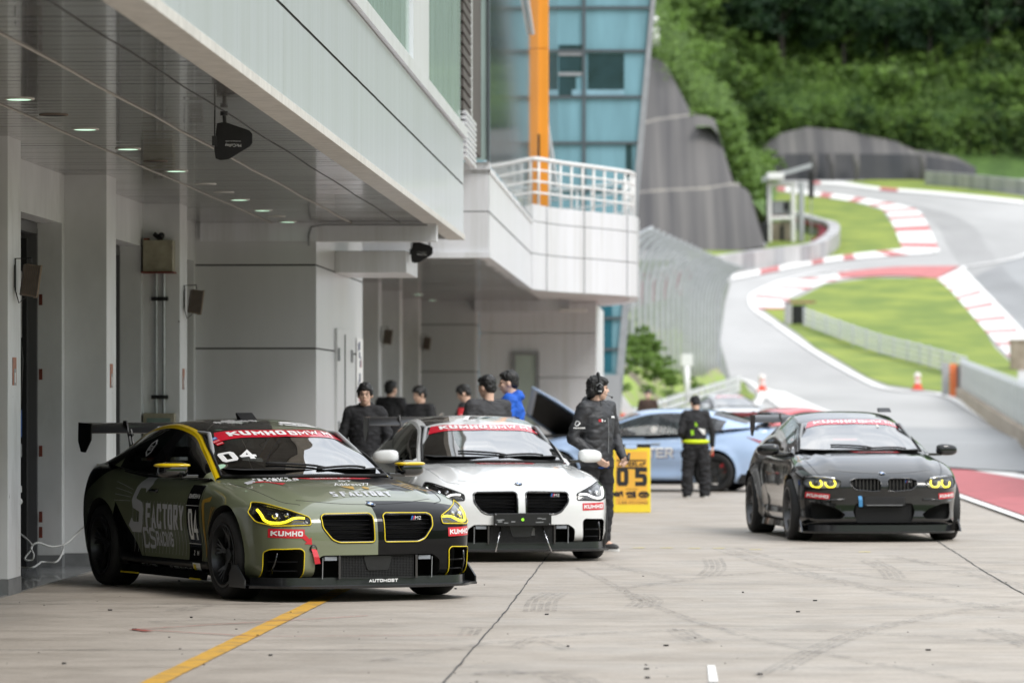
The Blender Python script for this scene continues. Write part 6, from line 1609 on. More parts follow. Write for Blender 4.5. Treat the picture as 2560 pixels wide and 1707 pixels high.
def roof_mat():
    m = bpy.data.materials.new("black_olive_roof"); m.use_nodes = True; n = m.node_tree; b = n.nodes['Principled BSDF']; K = n.nodes.new; lk = n.links.new
    tc = K("ShaderNodeTexCoord"); sp = K("ShaderNodeSeparateXYZ"); lk(tc.outputs['Object'], sp.inputs[0])
    a = K("ShaderNodeMath"); a.operation = 'MULTIPLY_ADD'; lk(sp.outputs[0], a.inputs[0]); a.inputs[1].default_value = .35; lk(sp.outputs[1], a.inputs[2])
    c = K("ShaderNodeMath"); c.operation = 'GREATER_THAN'; lk(a.outputs[0], c.inputs[0]); c.inputs[1].default_value = .02
    mx = K("ShaderNodeMixRGB"); lk(c.outputs[0], mx.inputs[0]); mx.inputs[1].default_value = (.007,.007,.008,1); mx.inputs[2].default_value = (.17,.19,.12,1); lk(mx.outputs[0], b.inputs['Base Color'])
    b.inputs['Roughness'].default_value = .25; b.inputs['Coat Weight'].default_value = 1.0; MATS["black_olive_roof"] = m; return m
PSI_G = 25.5
car = build_car(G87(), "race_car", "olive and black coupe number 04 with yellow roof rails, mirrors and pinstripes parked nearest", "race car", (-1.97, 34.05, 0), radians(PSI_G-90), M_livery, roof_m=roof_mat(), rail_m=M_ygloss, cutters=CUT_G, mirror_top=M_ygloss, wingdef=(1.285,-2.02,.80), steer=0.0)
GC = car; t = car.t
front_g87(car, M_drly, M_yout); side_lines(car)
for mir in (1,-1): kumho(car, mir*.715, .522, .235, .068, mir*.02)
banner(car, .20, 1.292, .165, .50, .555)
emblem(car, 2.07, .765, .038)
m_badge(car, .33, .632)
splitter(car, z0=.105, halfw=.955, out_=.07)
# 04 on the windscreen
V = Vector((-.86,0,.50)); D = Vector((-.50,0,-.86)); O = Vector((.61,-.505,1.145))-D
vs_, fs_ = block_text("04", .25, .18, .038); vs_ = [(u, v-.34*u, l_) for u, v, l_ in vs_]; decal("lettering", car.ctree, O, (0,1,0), V, D, vs_, fs_, M_swhite, t, .006)
for k, m in enumerate((M_blue, M_sred, M_sred)):
    uv, f = rect_uv(.055,.05); s_ = decal("sticker", car.ctree, Vector((.16-.0,-.545+.004*k,1.258))-D-V*(.02+.062*k), (0,1,0), V, D, uv, f, m, t, .006)
    decal_text("lettering", "MB" if k == 0 else "BCRS", car.ctree, Vector((.16,-.545+.004*k,1.258))-D-V*(.02+.062*k), (0,1,0), V, D, (.042,.018), M_swhite, s_, .008)
# tow strap and arrow
hp = car.hit((4,-.53,.405),(-1,0,0))[0]
MB().lathe([(.032,0),(.034,.012),(.02,.016)],18,Matrix.Translation(hp-Vector((.01,0,0))) @ Matrix.Rotation(pi/2,4,'Y')).build("tow_socket", M_black, t, smooth=True)
MB().grid([[hp+Vector((.0,-.02,0)),hp+Vector((.02,-.02,-.02)),hp+Vector((.03,-.012,-.06)),hp+Vector((.02,.002,-.115))],[hp+Vector((.0,.022,0)),hp+Vector((.02,.022,-.02)),hp+Vector((.03,.032,-.06)),hp+Vector((.02,.048,-.11))]]).build("tow_strap", M_sred, t)
ar = [(-.035,.045),(-.012,.06),(.012,.02),(.022,.028),(.030,-.022),(-.018,-.002),(-.010,.006)]
ar = [(-.045,.020),(-.020,.045),(.012,.010),(.026,.024),(.032,-.032),(-.024,-.026),(-.010,-.012)]
decal("tow_arrow", car.tree, (4,-.575,.47), (0,1,0), (0,0,1), (-1,0,0), ar, [tuple(range(7))], M_sred, t, .004)
block_on("lettering", "AUTOMOST", .24, .024, .0065, Matrix.Translation((car.hit((4,0,.26),(-1,0,0))[0].x+.035,.02,.160)) @ Matrix(((0,0,1,0),(1,0,0,0),(0,1,0,0),(0,0,0,1))), M_swhite, t)
# bonnet graphics
Dn = (0,0,-1)
def hood_text(txt, x, y, w_, h_, m, rot=0.0, sh=.15, **kw):
    c_, s_ = cos(rot), sin(rot); vs_, fs_ = block_text(txt.upper(), w_, h_, h_*.17, slant=sh) if txt != "Address77" else (None, None)
    if vs_: decal("lettering", car.tree, (x,y,2), (s_,c_,0), (-c_,s_,0), Dn, vs_, fs_, m, t, .004)
    else: decal_text("lettering", txt, car.tree, (x,y,2), (s_,c_,0), (-c_,s_,0), Dn, (w_,h_), m, t, .004, sh=sh)
hood_text("S FACTORY", 1.82, .02, .50, .13, M_sgrey, bold=.03)
hood_text("Address77", 1.50, .08, .30, .12, M_swhite, sh=.3)
hood_text("CARLAS", 1.17, -.40, .34, .13, M_swhite, bold=.03, sh=.3); hood_text("KOREA", 1.27, -.40, .22, .04, M_swhite, sh=.3); hood_text("CS RACING", 1.05, -.42, .30, .09, M_swhite, sh=.3)
hood_text("GT", 1.33, .10, .11, .07, M_swhite)
decal("red_band", car.tree, (1.12,.02,2), (0,1,0), (-1,0,0), Dn, [(-.26,.06),(-.14,-.06),(.30,-.06),(.42,.06)], [(0,1,2,3)], M_sred, t, .003); hood_text("MEGAPLEX", 1.12, .06, .34, .06, M_swhite)
decal("red_band", car.tree, (1.25,-.62,2), (0,1,0), (-1,0,0), Dn, [(-.02,.07),(.20,-.12),(.14,-.20),(.04,-.06)], [(0,1,2,3)], M_sred, t, .003)
decal("grey_band", car.tree, (1.18,-.64,2), (0,1,0), (-1,0,0), Dn, [(-.02,.08),(.05,.06),(.03,-.04),(-.03,-.02)], [(0,1,2,3)], M_sgrey, t, .003)
decal("gold_logo", car.tree, (1.64,.02,2), (0,1,0), (-1,0,0), Dn, [(-.07,.06),(.04,.06),(-.0,-.06)], [(0,1,2)], M_gold, t, .004)
decal("gold_logo", car.tree, (1.64,.14,2), (0,1,0), (-1,0,0), Dn, [(.025*cos(i*.6),.045*sin(i*.6)) for i in range(10)], [tuple(range(10))], M_gold, t, .004)
for k in range(6):
    decal("gold_stroke", car.tree, (1.60,.46+.035*k,2), (0,1,0), (-1,0,0), Dn, [(-.02,.16-.02*k),(-.008,.16-.02*k),(.055,-.12+.02*k),(.045,-.12+.02*k)], [(0,1,2,3)], M_gold, t, .004)
# roof graphics
def roof_dec(nm, uv, f, x, y, m): return decal(nm, car.ctree, (x,y,2.5), (0,1,0), (-1,0,0), Dn, uv, f, m, t, .004)
for k in range(18):
    h_ = .05+.10*math.exp(-((k-7)/3)**2)+.03*sin(k*1.7); roof_dec("white_bar", [(-.004,-h_),(.004,-h_),(.004,h_*.8),(-.004,h_*.8)], [(0,1,2,3)], -.28, -.36+.021*k, M_swhite)
decal_text("lettering", "S", car.ctree, (-.12,.30,2.5), (0,1,0), (-1,0,0), Dn, (.30,.26), M_swhite, t, .004, bold=.03)
for k in range(7): roof_dec("white_dot", [(.016*cos(i),.03*sin(i)) for i in range(6)], [tuple(range(6))], -.22+.06*abs(k-3), .12+.028*k, M_swhite)
MB().prism([(-.42,1.37),(-.52,1.37),(-.56,1.425),(-.54,1.43)], 1, -.07, .07).build("roof_fin", M_black, t)
# side graphics on the right flank (local -y faces the camera)
Ds = (0,1,0); Us = (1,0,0); Vs = (0,0,1)
def side_text(txt, x, z, w_, h_, m, bold=0, sh=0.0, th=.17):
    vs_, fs_ = block_text(txt, w_, h_, h_*th, slant=sh); decal("lettering", car.tree, (x,-2,z), Us, Vs, Ds, vs_, fs_, m, t, .005)
def side_poly(nm, pts, m, off=.004): return decal(nm, car.tree, (0,-2,0), Us, Vs, Ds, pts, [tuple(range(len(pts)))], m, t, off)
side_text("S", -.62, .68, .27, .44, M_sgrey, sh=.28, th=.19); side_text("FACTORY", -.03, .60, .84, .20, M_sgrey, sh=.10, th=.19)
side_text("CS", -.42, .42, .26, .17, M_sgrey, bold=.03); side_text("RACING", -.08, .42, .38, .12, M_sgrey, bold=.04)
side_poly("number_panel", [(.46,.26),(.74,.26),(.74,.86),(.46,.86)], M_gloss)
side_text("04", .60, .555, .20, .24, M_swhite, th=.13) ; side_text("KUMHO BMW M", .60, .775, .24, .035, M_swhite)
for z in (.70,.40): side_poly("white_rule", [(.46,z),(.74,z),(.74,z+.004),(.46,z+.004)], M_swhite, .007)
side_text("M", .65, .33, .04, .04, M_swhite); side_text("2", .57, .33, .02, .04, M_swhite)
side_poly("white_sticker", [(.53,.17),(.70,.17),(.70,.25),(.53,.25)], M_swhite); side_poly("yellow_square", [(.55,.185),(.605,.185),(.605,.24),(.55,.24)], M_yout, .007)
side_poly("gold_stroke", [(.80,.75),(.98,.78),(.97,.74),(.86,.73),(.90,.32),(.87,.30)], M_gold)
for k in range(3): side_poly("gold_stroke", [(.93+.06*k,.42+.12*k),(.945+.06*k,.42+.12*k),(1.06+.055*k,.70),(1.04+.055*k,.70)], M_gold)
for k in range(16):
    x = -.75+.075*k; z1 = .70-.02*k*0; side_poly("thin_line", [(x,.30),(x+.004,.30),(x+.035,.72),(x+.031,.72)], M_sgrey, .003)
side_text("SEN FACTORY", -.45, .195, .34, .03, M_sgrey); side_text("PURE RACING", .25, .195, .5, .03, M_sgrey)
for a, b in ((-.95,-.60),(.55,.78)): 
    pts = [(a+(b-a)*i/6, -(car.K['W'](a+(b-a)*i/6,.16)+.038), .128) for i in range(7)]; MB().tube(pts,.007,5).build("yellow_edging", M_yout, t)
for k in range(4): side_poly("white_line", [(-1.15+.02*k,.86-.05*k),(-.78,.80-.03*k),(-.78,.803-.03*k),(-1.15+.02*k,.863-.05*k)], M_sgrey, .004)
uv = [(.07*cos(pi/6+i*pi/3),.07*sin(pi/6+i*pi/3)) for i in range(6)]
decal("hexagon_logo", car.ctree, (-.72,-2,1.14), Us, Vs, Ds, uv+[(a*.8,b*.8) for a,b in uv], [(i,(i+1)%6,6+(i+1)%6,6+i) for i in range(6)], M_sgrey, t, .005)
decal_text("lettering", "B21", car.ctree, (-.72,-2,1.14), Us, Vs, Ds, (.08,.04), M_sgrey, t, .006)
wv = car.wing
text_on("lettering", "SELON", .06, Matrix.Translation((-2.018,-.02,1.30)) @ Matrix(((0,0,1,0),(1,0,0,0),(0,1,0,0),(0,0,0,1))), M_sgrey, wv, fit=(.40,.022), shear=.3)

# ------------------------------------------------------------------ the white car
M_wpaint = paint("white_car_paint", (.78,.79,.79), .25)
M_wroof = mat("white_black_roof", (.72,.73,.73), .2, coat=1)
car = build_car(G87(), "race_car", "white coupe with red sun strip and black number plate panel, bonnet facing the camera", "race car", (-.33, 42.05, 0), radians(11.0-90), M_wpaint, roof_m=M_wpaint, rail_m=M_wpaint, cutters=CUT_G, wingdef=(1.305,-2.02,.80))
WC = car; t = car.t
front_g87(car, M_drlw); side_lines(car, m=M_grey)
for mir in (1,-1): kumho(car, mir*.715, .522, .235, .068, mir*.02)
banner(car, .20, 1.292, .165, .50, .555)
emblem(car, 2.07, .765, .038); m_badge(car, .33, .632); splitter(car, z0=.10, fins=False)
xp = car.hit((4,0,.44),(-1,0,0))[0].x
pl = MB().box(xp+.01,xp+.03,-.28,.28,.345,.465).build("number_plate", M_black, t, bevel=.006)
MB().lathe([(.001,0),(.014,0),(.014,.004)],14,Matrix.Translation((xp+.034,0,.405)) @ Matrix.Rotation(pi/2,4,'Y')).build("green_dot", mat("green_dot",(.35,.8,.05),.4,emit=(.4,1,.05),estr=.4), pl)
for y in (-.26,.26):
    for z in (.358,.452): MB().ball((xp+.032,y,z),.007,5).build("bolt", M_chrome, pl)
for k in range(10):
    y = R.choice((-1,1))*R.uniform(.09,.24); z = R.uniform(.37,.44); MB().box(xp+.030,xp+.0315,y-.02,y+.02,z-.004,z+.004).build("slot", M_grey, pl)
for s_ in (1,-1): MB().tube([(xp-.02,s_*.20,.335),(xp+.075,s_*.27,.10)],.0055,8).build("splitter_strut", M_chrome, t, smooth=True)
MB().box(xp-.09,xp-.085,.11,.14,.25,.32).build("paper_tag", M_white, t)
decal("red_band", car.tree, (1.08,.02,2), (0,1,0), (-1,0,0), Dn, [(-.26,.045),(-.22,-.045),(.30,-.045),(.34,.045)], [(0,1,2,3)], M_sred, t, .003)
decal_text("lettering", "MEGAPLEX", car.tree, (1.08,.04,2), (0,1,0), (-1,0,0), Dn, (.44,.06), M_swhite, t, .005)
decal("black_roof_panel", car.ctree, (0,0,2.5), (0,1,0), (-1,0,0), Dn, [(-.53,.02),(-.30,.0),(-.22,.5),(-.22,.95),(-.50,.9)], [(0,1,2,3,4)], M_gloss, t, .003)
decal("black_stripe", car.ctree, (0,0,2.5), (0,1,0), (-1,0,0), Dn, [(-.10,.12),(.02,.20),(.12,.55),(.06,.55),(-.05,.26)], [(0,1,2,3,4)], M_gloss, t, .003)
decal("black_stripe", car.ctree, (0,0,2.5), (0,1,0), (-1,0,0), Dn, [(.05,.18),(.12,.20),(.24,.50),(.21,.50)], [(0,1,2,3)], M_gloss, t, .003)
decal("white_flash", car.ctree, (0,0,2.5), (0,1,0), (-1,0,0), Dn, [(-.16,.05),(-.10,.05),(-.02,.40),(-.06,.40)], [(0,1,2,3)], M_swhite, t, .0045)
decal("grey_flourish", car.tree, (1.35,.52,2), (0,1,0), (-1,0,0), Dn, [(-.05,.10),(.02,.04),(.08,.06),(.03,-.04),(.0,-.12),(-.01,-.02)], [(0,1,2,3,4,5)], M_sgrey, t, .003)

# ------------------------------------------------------------------ the black car
KF = rounded([(.035,.555),(.035,.665),(.075,.69),(.30,.688),(.375,.665),(.36,.61),(.31,.565),(.12,.548)], .02)
HF = rounded([(.49,.585),(.46,.655),(.53,.69),(.68,.705),(.80,.715),(.845,.685),(.86,.64),(.83,.60),(.70,.578)], .02)
LF = rounded([(-.30,.215),(-.34,.33),(-.31,.42),(.31,.42),(.34,.33),(.30,.215)], .02)
SF = rounded([(.46,.25),(.42,.30),(.50,.36),(.66,.415),(.76,.42),(.765,.30),(.74,.245)], .02)
CUT_F = [(KF,.05,True),(HF,.07,True),(LF,.10,False),(SF,.08,True)]
M_bpaint = paint("black_car_paint", (.008,.0085,.009), .16)
def front_f87(car, drl, badge=True):
    t = car.t
    for mir in (False, True):
        sg = -1 if mir else 1
        outline(car, "grille_frame", front_poly(KF, mir), .008, M_gloss, off=.0)
        for k in range(8):
            y = .065+.04*k; z1 = .675 if y < .33 else .655; z0 = .565 if y < .3 else .60
            a = inset_pts(car, [(sg*y, z0), (sg*y, z1)], .02); MB().box(a[0].x-.02,a[0].x+.006,sg*y-.005,sg*y+.005,z0,z1).build("grille_bar", M_gloss, t)
        hp = front_poly(HF, mir); hl = decal("headlight", car.tree, (4,0,0), (0,1,0), (0,0,1), (-1,0,0), hp, [tuple(range(len(hp)))], M_grey, t, -.045, .04)
        for (cy_, r_) in ((.575,.050),(.715,.052)):
            arc_ = [(cy_+r_*1.05*cos(a), .636+r_*.92*sin(a)) for a in [radians(200-sg*0+ (i*28 if True else 0)) for i in range(9)]] if cy_ < .6 else [(cy_+r_*1.05*cos(a), .636+r_*.92*sin(a)) for a in [radians(116+i*28) for i in range(9)]]
            arc_ = [(cy_+r_*1.05*cos(a), .636+r_*.92*sin(a)) for a in [radians(140+i*26) for i in range(10)]]
            p3 = inset_pts(car, [(sg*a, b) for a, b in arc_], .015); MB().tube(p3, .0085, 8).build("daytime_light", drl, hl, smooth=True)
            c = inset_pts(car, [(sg*cy_, .64)], .03)[0]; MB().lathe([(.03,-.02),(.03,0),(.024,.005),(.001,.012)], 20, Matrix.Translation(c) @ Matrix.Rotation(pi/2,4,'Y')).build("projector", M_black, hl, smooth=True)
        lens_patch(car, "lens", hp, M_lens, hl, .002); outline(car, "headlight_edge", hp, .006, M_bmatt, hl)
        MB().tube(inset_pts(car, [(sg*.52,.685),(sg*.62,.70),(sg*.72,.707),(sg*.80,.705)], -.002),.010,8).build("chrome_brow", M_chrome, hl, smooth=True)
        pts = inset_pts(car, [(sg*.43,.46),(sg*.60,.455),(sg*.78,.44)], -.008); MB().tube(pts,.012,6).build("bumper_crease", body_of(car), t, smooth=True)
    x = car.hit((4,0,.32),(-1,0,0))[0].x-.05; mb = MB()
    for i in range(33): y = -.30+.60*i/32; mb.box(x, x+.004, y-.0015, y+.0015, .22, .41)
    for i in range(11): z = .22+.19*i/10; mb.box(x+.001, x+.005, -.30, .30, z-.0015, z+.0015)
    mb.build("radiator_mesh", M_grey2, t)
def body_of(car): return car.body.data.materials[0]
PSI_B = 5.5
car = build_car(F87(), "race_car", "glossy black coupe with yellow ring lights driving down the pit lane at right", "race car", (3.83, 47.65, 0), radians(PSI_B-90), M_bpaint, cutters=CUT_F, wingdef=(1.31,-2.0,.78), mrim=M_rimg, sideglass=M_carglass)
BC = car; t = car.t
front_f87(car, M_drly); side_lines(car)
kumho(car, -.70, .50, .23, .062, -.10); kumho(car, .72, .50, .21, .062, .06)
M_ban2 = mat("faded_red_banner", (.66,.06,.09), .25, var=.05, coat=.8)
banner(car, .16, 1.318, .145, .48, .53, m=M_ban2)
emblem(car, 2.0, .755, .038); splitter(car, z0=.095, out_=.04, fins=False, halfw=.84)
m_badge(car, .27, .655, .8)
xp = car.hit((4,0,.45),(-1,0,0))[0].x; MB().box(xp+.004,xp+.022,-.225,.225,.395,.49).build("number_plate", M_bmatt, t, bevel=.006)
MB().box(xp+.022,xp+.024,-.20,.20,.398,.404).build("plate_edge", M_grey, t)
MB().grid([[(xp-.005,-.285,.50),(xp+.03,-.285,.46),(xp+.02,-.28,.385)],[(xp-.005,-.245,.50),(xp+.03,-.245,.46),(xp+.02,-.24,.385)]]).build("tow_strap", M_tape, t)
decal("red_band", car.tree, (1.02,.12,2), (0,1,0), (-1,0,0), Dn, [(-.30,.05),(-.24,-.05),(.22,-.05),(.28,.05)], [(0,1,2,3)], M_sred, t, .003)
decal_text("lettering", "MEGAPLEX", car.tree, (1.02,.12,2), (0,1,0), (-1,0,0), Dn, (.40,.06), M_swhite, t, .005)
decal("scrutineer_tag", car.ctree, Vector((.33,.26,1.265))-D, (0,1,0), V, D, [(-.014,-.04),(.014,-.04),(.008,.04),(-.008,.04)], [(0,1,2,3)], M_cream, t, .006)
rbox((-.22,-.36,1.10),(.11,.10,.13),6,2.5).build("driver_helmet", M_rimg, t, smooth=True)
MB().prism([(-.42,1.40),(-.52,1.40),(-.56,1.445),(-.54,1.45)], 1, .42, .56).build("roof_fin", M_black, t)
for s_ in (1,-1): MB().prism([(1.98,.11),(1.70,.11),(1.72,.20),(1.85,.24)], 1, s_*.875-.008, s_*.875+.008).build("bumper_winglet", M_gloss, t)

# ------------------------------------------------------------------ pale blue saloon with its bonnet up
M_bluep = paint("pale_blue_paint", (.42,.56,.80), .3)
A13 = radians(13.5)
car = build_car(SEDAN(), "saloon_car", "pale blue four door saloon with its bonnet raised, broadside behind the 05 board", "car", (2.30, 72.0, 0), pi-A13, M_bluep, cutters=(), mrim=M_rim, cal=M_sred, sideglass=M_darkglass, spokes=10, pillar_m=M_gloss)
SCAR = car; t = car.t; side_lines(car, two=False, m=M_grey)
T = Matrix.Translation((1.15,0,.93)) @ Matrix.Rotation(-radians(36),4,'Y') @ Matrix.Rotation(radians(30),4,'X')
rows = [[(x_, y_, .015*cos(y_*1.6)+.0-.05*(x_/1.1)**2) for y_ in [-.68+.10*(x_/1.1)**2+ (1.36-.20*(x_/1.1)**2)*i/12 for i in range(13)]] for x_ in [1.08*k/10 for k in range(11)]]
mb = MB().grid([[T @ Vector(p) for p in r_] for r_ in rows]); bn = mb.build("bonnet", M_bluep, t, smooth=True)
mb = MB().grid([[T @ (Vector(p)*1.0+Vector((0,0,-.03))) for p in r_[1:-1]] for r_ in rows[:-1]]); mb.build("bonnet_lining", M_bmatt, bn, smooth=True)
mb = MB().tube([T @ (Vector(r_[0])+Vector((0,0,-.012))) for r_ in rows]+[T @ (Vector(p)+Vector((0,0,-.012))) for p in rows[-1][1:]]+[T @ (Vector(r_[-1])+Vector((0,0,-.012))) for r_ in reversed(rows[:-1])],.016,6); mb.build("bonnet_rim", M_bluep, bn, smooth=True)
MB().box(1.15,1.95,-.6,.6,.90,.955).build("engine_cover", M_bmatt, t, bevel=.02); MB().tube([(1.2,-.55,.96),(1.35,-.55,1.25),(1.75,-.5,1.62)],.012,6).build("bonnet_stay", M_grey, t)
def sidep(pts, m, nm="panel", off=.004): return decal(nm, SCAR.tree, (0,2,0), (-1,0,0), (0,0,1), (0,-1,0), [(-a,b) for a,b in pts], [tuple(range(len(pts)))], m, t, off)
sidep([(1.0,.14),(1.0,.17),(-.95,.20),(-.95,.17)], M_sred, "red_sill_line")
sidep([(1.02,.10),(1.02,.14),(-.97,.165),(-.97,.12)], M_bmatt, "black_sill")
sidep([(-1.88,.93),(-2.0,.90),(-2.28,.74),(-2.22,.84)], mat("tail_light_red",(.35,.01,.015),.2,coat=1), "tail_light")
vs_, fs_ = block_text("DGMASTER", 1.25, .17, .032); decal("lettering", SCAR.tree, (-.02,2,.66), (-1,0,0), (0,0,1), (0,-1,0), vs_, fs_, M_white, t, .005)
decal("lettering_shadow", SCAR.tree, (-.035,2,.645), (-1,0,0), (0,0,1), (0,-1,0), vs_, fs_, mat("violet_shadow",(.12,.10,.25),.4), t, .002)
decal("round_sticker", SCAR.ctree, (-.30,2,1.05), (-1,0,0), (0,0,1), (0,-1,0), [(.05*cos(i*.5),.05*sin(i*.5)) for i in range(12)], [tuple(range(12))], M_cream, t, .006)
decal("white_sticker", SCAR.ctree, (-.78,2,1.10), (-1,0,0), (0,0,1), (0,-1,0), *rect_uv(.10,.07), M_white, t, .006)
sidep([(-2.12,.60),(-2.24,.61),(-2.24,.70),(-2.12,.70)], M_sred, "round_tow_mark")
MB().grid([[(-2.02,y_,1.12),(-2.30,y_,1.20),(-2.36,y_,1.205)] for y_ in [-.7+1.4*i/10 for i in range(11)]]).build("boot_spoiler", M_gloss, t, smooth=True)
rows = [[(x_,y_,.16+.05*(k==1)) for k in (0,1)] for x_,y_ in ((-1.75,.84),(-2.1,.84),(-2.34,.70),(-2.42,.3),(-2.42,-.3),(-2.34,-.70))]; MB().grid([[(r_[0][0]-.01,r_[0][1]*1.03,.15),(r_[0][0]-.01,r_[0][1]*1.03,.30)] for r_ in rows]).build("rear_diffuser", M_bmatt, t, smooth=True)

# ------------------------------------------------------------------ cars farther off
M_redp = paint("red_car_paint", (.62,.07,.08), .3)
def far_car(K, label, loc, rz, m, wing=None, banner_=True, cat="race car", front=True):
    c = build_car(K, "race_car", label, cat, loc, rz, m, simple=True, wingdef=wing, mrim=M_rim)
    if front:
        for mir in (1,-1):
            pts = [(mir*.50,.60),(mir*.50,.68),(mir*.82,.72),(mir*.86,.62)]; decal("headlight", c.tree, (4,0,0), (0,1,0), (0,0,1), (-1,0,0), pts, [(0,1,2,3)], M_gloss, c.t, .004)
        decal("grille", c.tree, (4,0,0), (0,1,0), (0,0,1), (-1,0,0), [(-.40,.50),(-.40,.66),(.40,.66),(.40,.50)], [(0,1,2,3)], M_black, c.t, .004)
        decal("lower_intake", c.tree, (4,0,0), (0,1,0), (0,0,1), (-1,0,0), [(-.60,.20),(-.60,.36),(.60,.36),(.60,.20)], [(0,1,2,3)], M_black, c.t, .004)
    if banner_: banner(c, K['cabin'][3][0][0], K['cabin'][3][0][2], .12, .48, .53, m=M_ban2)
    return c
c = far_car(F87(), "red racing coupe with a black wing half hidden between the blue saloon and black car", (6.15,85.6,0), radians(38), M_redp, wing=(1.26,-1.95,.86), banner_=False)
for k in range(3): decal("white_graphic", c.tree, (-1.6+.5*k,2,.62), (-1,0,0), (0,0,1), (0,-1,0), *rect_uv(.3,.06), M_white, c.t, .005)
for k in range(3): decal("white_graphic", c.tree, (-1.6+.5*k,-2,.62), (1,0,0), (0,0,1), (0,1,0), *rect_uv(.3,.06), M_white, c.t, .005)
far_car(SEDAN(), "distant white saloon with a pink sun strip waiting at the end of the pit lane", (7.55,146,g(146)-.02), radians(14-90), paint("distant_white_paint",(.66,.68,.70),.3), cat="race car")
far_car(F87(), "dark red car mostly hidden behind the raised bonnet and the headset man", (1.35,90,0), radians(-60), M_redp, banner_=False)
# ================================================================== PEOPLE
M_skin = mat("skin", (.76,.50,.38), .5, var=.12, scale=14, spec=.4)
M_hair = mat("black_hair", (.012,.011,.011), .42, var=.5, scale=60, stretch=(1,1,.3), bump=.5)
M_cblk = mat("black_cloth", (.020,.020,.023), .85, var=.35, scale=16, bump=.25)
M_cjack = mat("black_nylon_jacket", (.036,.037,.042), .55, var=.3, scale=10, bump=.3)
M_ctee = mat("charcoal_cotton", (.05,.05,.054), .85, var=.25, scale=12, bump=.25)
M_cblue = mat("bright_blue_cloth", (.012,.12,.62), .75, var=.3, scale=9, bump=.3)
M_cred = mat("red_cloth", (.55,.02,.03), .7, var=.2)
M_cyel = mat("fluorescent_yellow_band", (.72,.88,.01), .6, var=.08)
M_cgrn = mat("fluorescent_green_print", (.40,.80,.03), .6)
M_cbrn = mat("dark_brown_cloth", (.06,.035,.025), .9, var=.3)
M_shoe = mat("sneaker", (.05,.05,.05), .6); M_sole = mat("white_sole", (.7,.7,.69), .6)
M_lip = mat("lips", (.42,.18,.15), .5); M_eye = mat("eye", (.015,.012,.01), .15)
def solid(name, parts, vox, m, parent, fold=0.0, fscale=7.0, smooth_it=2, seed=0):
    """a single skin grown over tapered limbs and rounded masses"""
    mb = MB()
    for p in parts:
        if p[0] == 'm':
            mb.add(p[1].v, p[1].f); continue
        if p[0] == 'c':
            _, a, ra, b, rb = p; a, b = Vector(a), Vector(b)
            mb.tube([a, b], [ra, rb], 14); mb.ball(a, ra, 8); mb.ball(b, rb, 8)
        else:
            _, c, r_ = p[:3]; T = Matrix.Translation(Vector(c)) @ (Matrix.Rotation(p[3], 4, p[4]) if len(p) > 3 else Matrix.Identity(4)) @ Matrix.Diagonal((*r_, 1))
            n = 12; mb.lathe([(max(1e-4, sin(pi*i/n)), -cos(pi*i/n)) for i in range(n+1)], 24, T)
    me = bpy.data.meshes.new(name); me.from_pydata(mb.v, [], mb.f)
    b = bmesh.new(); b.from_mesh(me); bmesh.ops.remove_doubles(b, verts=b.verts, dist=2e-4); bmesh.ops.holes_fill(b, edges=b.edges); bmesh.ops.recalc_face_normals(b, faces=b.faces); b.to_mesh(me); b.free()
    o = bpy.data.objects.new(name, me)
    md = o.modifiers.new("r", 'REMESH'); md.mode = 'VOXEL'; md.voxel_size = vox
    sm = o.modifiers.new("s", 'SMOOTH'); sm.iterations = smooth_it; sm.factor = .6
    nm = evaluated(o); COL.objects.link(o); o.modifiers.clear(); o.data = nm; nm.name = name
    if fold:
        nv = len(nm.vertices); co = [0.0]*(nv*3); no = [0.0]*(nv*3); nm.vertices.foreach_get('co', co); nm.vertex_normals.foreach_get('vector', no)
        for i_ in range(nv):
            p = Vector(co[3*i_:3*i_+3]); k = noise.noise(Vector((p.x*fscale, p.y*fscale, p.z*fscale*1.5+seed)))+.5*noise.noise(Vector((p.x*fscale*2.3, p.y*fscale*2.3, p.z*fscale*3.4+seed)))
            k = (abs(k)*1.4-.3)*fold; co[3*i_] += no[3*i_]*k; co[3*i_+1] += no[3*i_+1]*k; co[3*i_+2] += no[3*i_+2]*k
        nm.vertices.foreach_set('co', co); nm.update()
    nm.materials.clear(); nm.materials.append(m); nm.polygons.foreach_set('use_smooth', [True]*len(nm.polygons)); o.parent = parent; return o
def hand_parts(w, d, n, side, curl=.5):
    """palm, four unequal fingers and a thumb leaving the side of the palm; d along the forearm, n out of the palm"""
    d = Vector(d).normalized(); n = (Vector(n)-d*Vector(n).dot(d)).normalized(); s_ = d.cross(n)*side; w = Vector(w); P_ = []
    P_ += [('c', w-d*.01, .027, w+d*.03+s_*.014, .023), ('c', w+d*.02+s_*.02, .017, w+d*.082+s_*.026, .0135), ('c', w+d*.02, .019, w+d*.086, .0145), ('c', w+d*.02-s_*.02, .017, w+d*.078-s_*.026, .0135)]
    for k, L_ in enumerate((.070,.080,.074,.058)):
        b = w+d*.082+s_*(.027-.018*k); a = curl*(1+.12*k); q = b; ang = a*.6; r_ = .0095
        for sg_ in (.45,.32,.23):
            e = q+(d*cos(ang)+n*sin(ang))*L_*sg_; P_.append(('c', q, r_, e, r_*.9)); q = e; ang += a; r_ *= .92
    b = w+d*.028+s_*.030; e1 = b+(s_*.55+d*.65+n*.45).normalized()*.036; e2 = e1+(d*.8+n*.6-s_*.05).normalized()*.030
    P_ += [('c', b, .014, e1, .0115), ('c', e1, .0115, e2, .0095)]; return P_
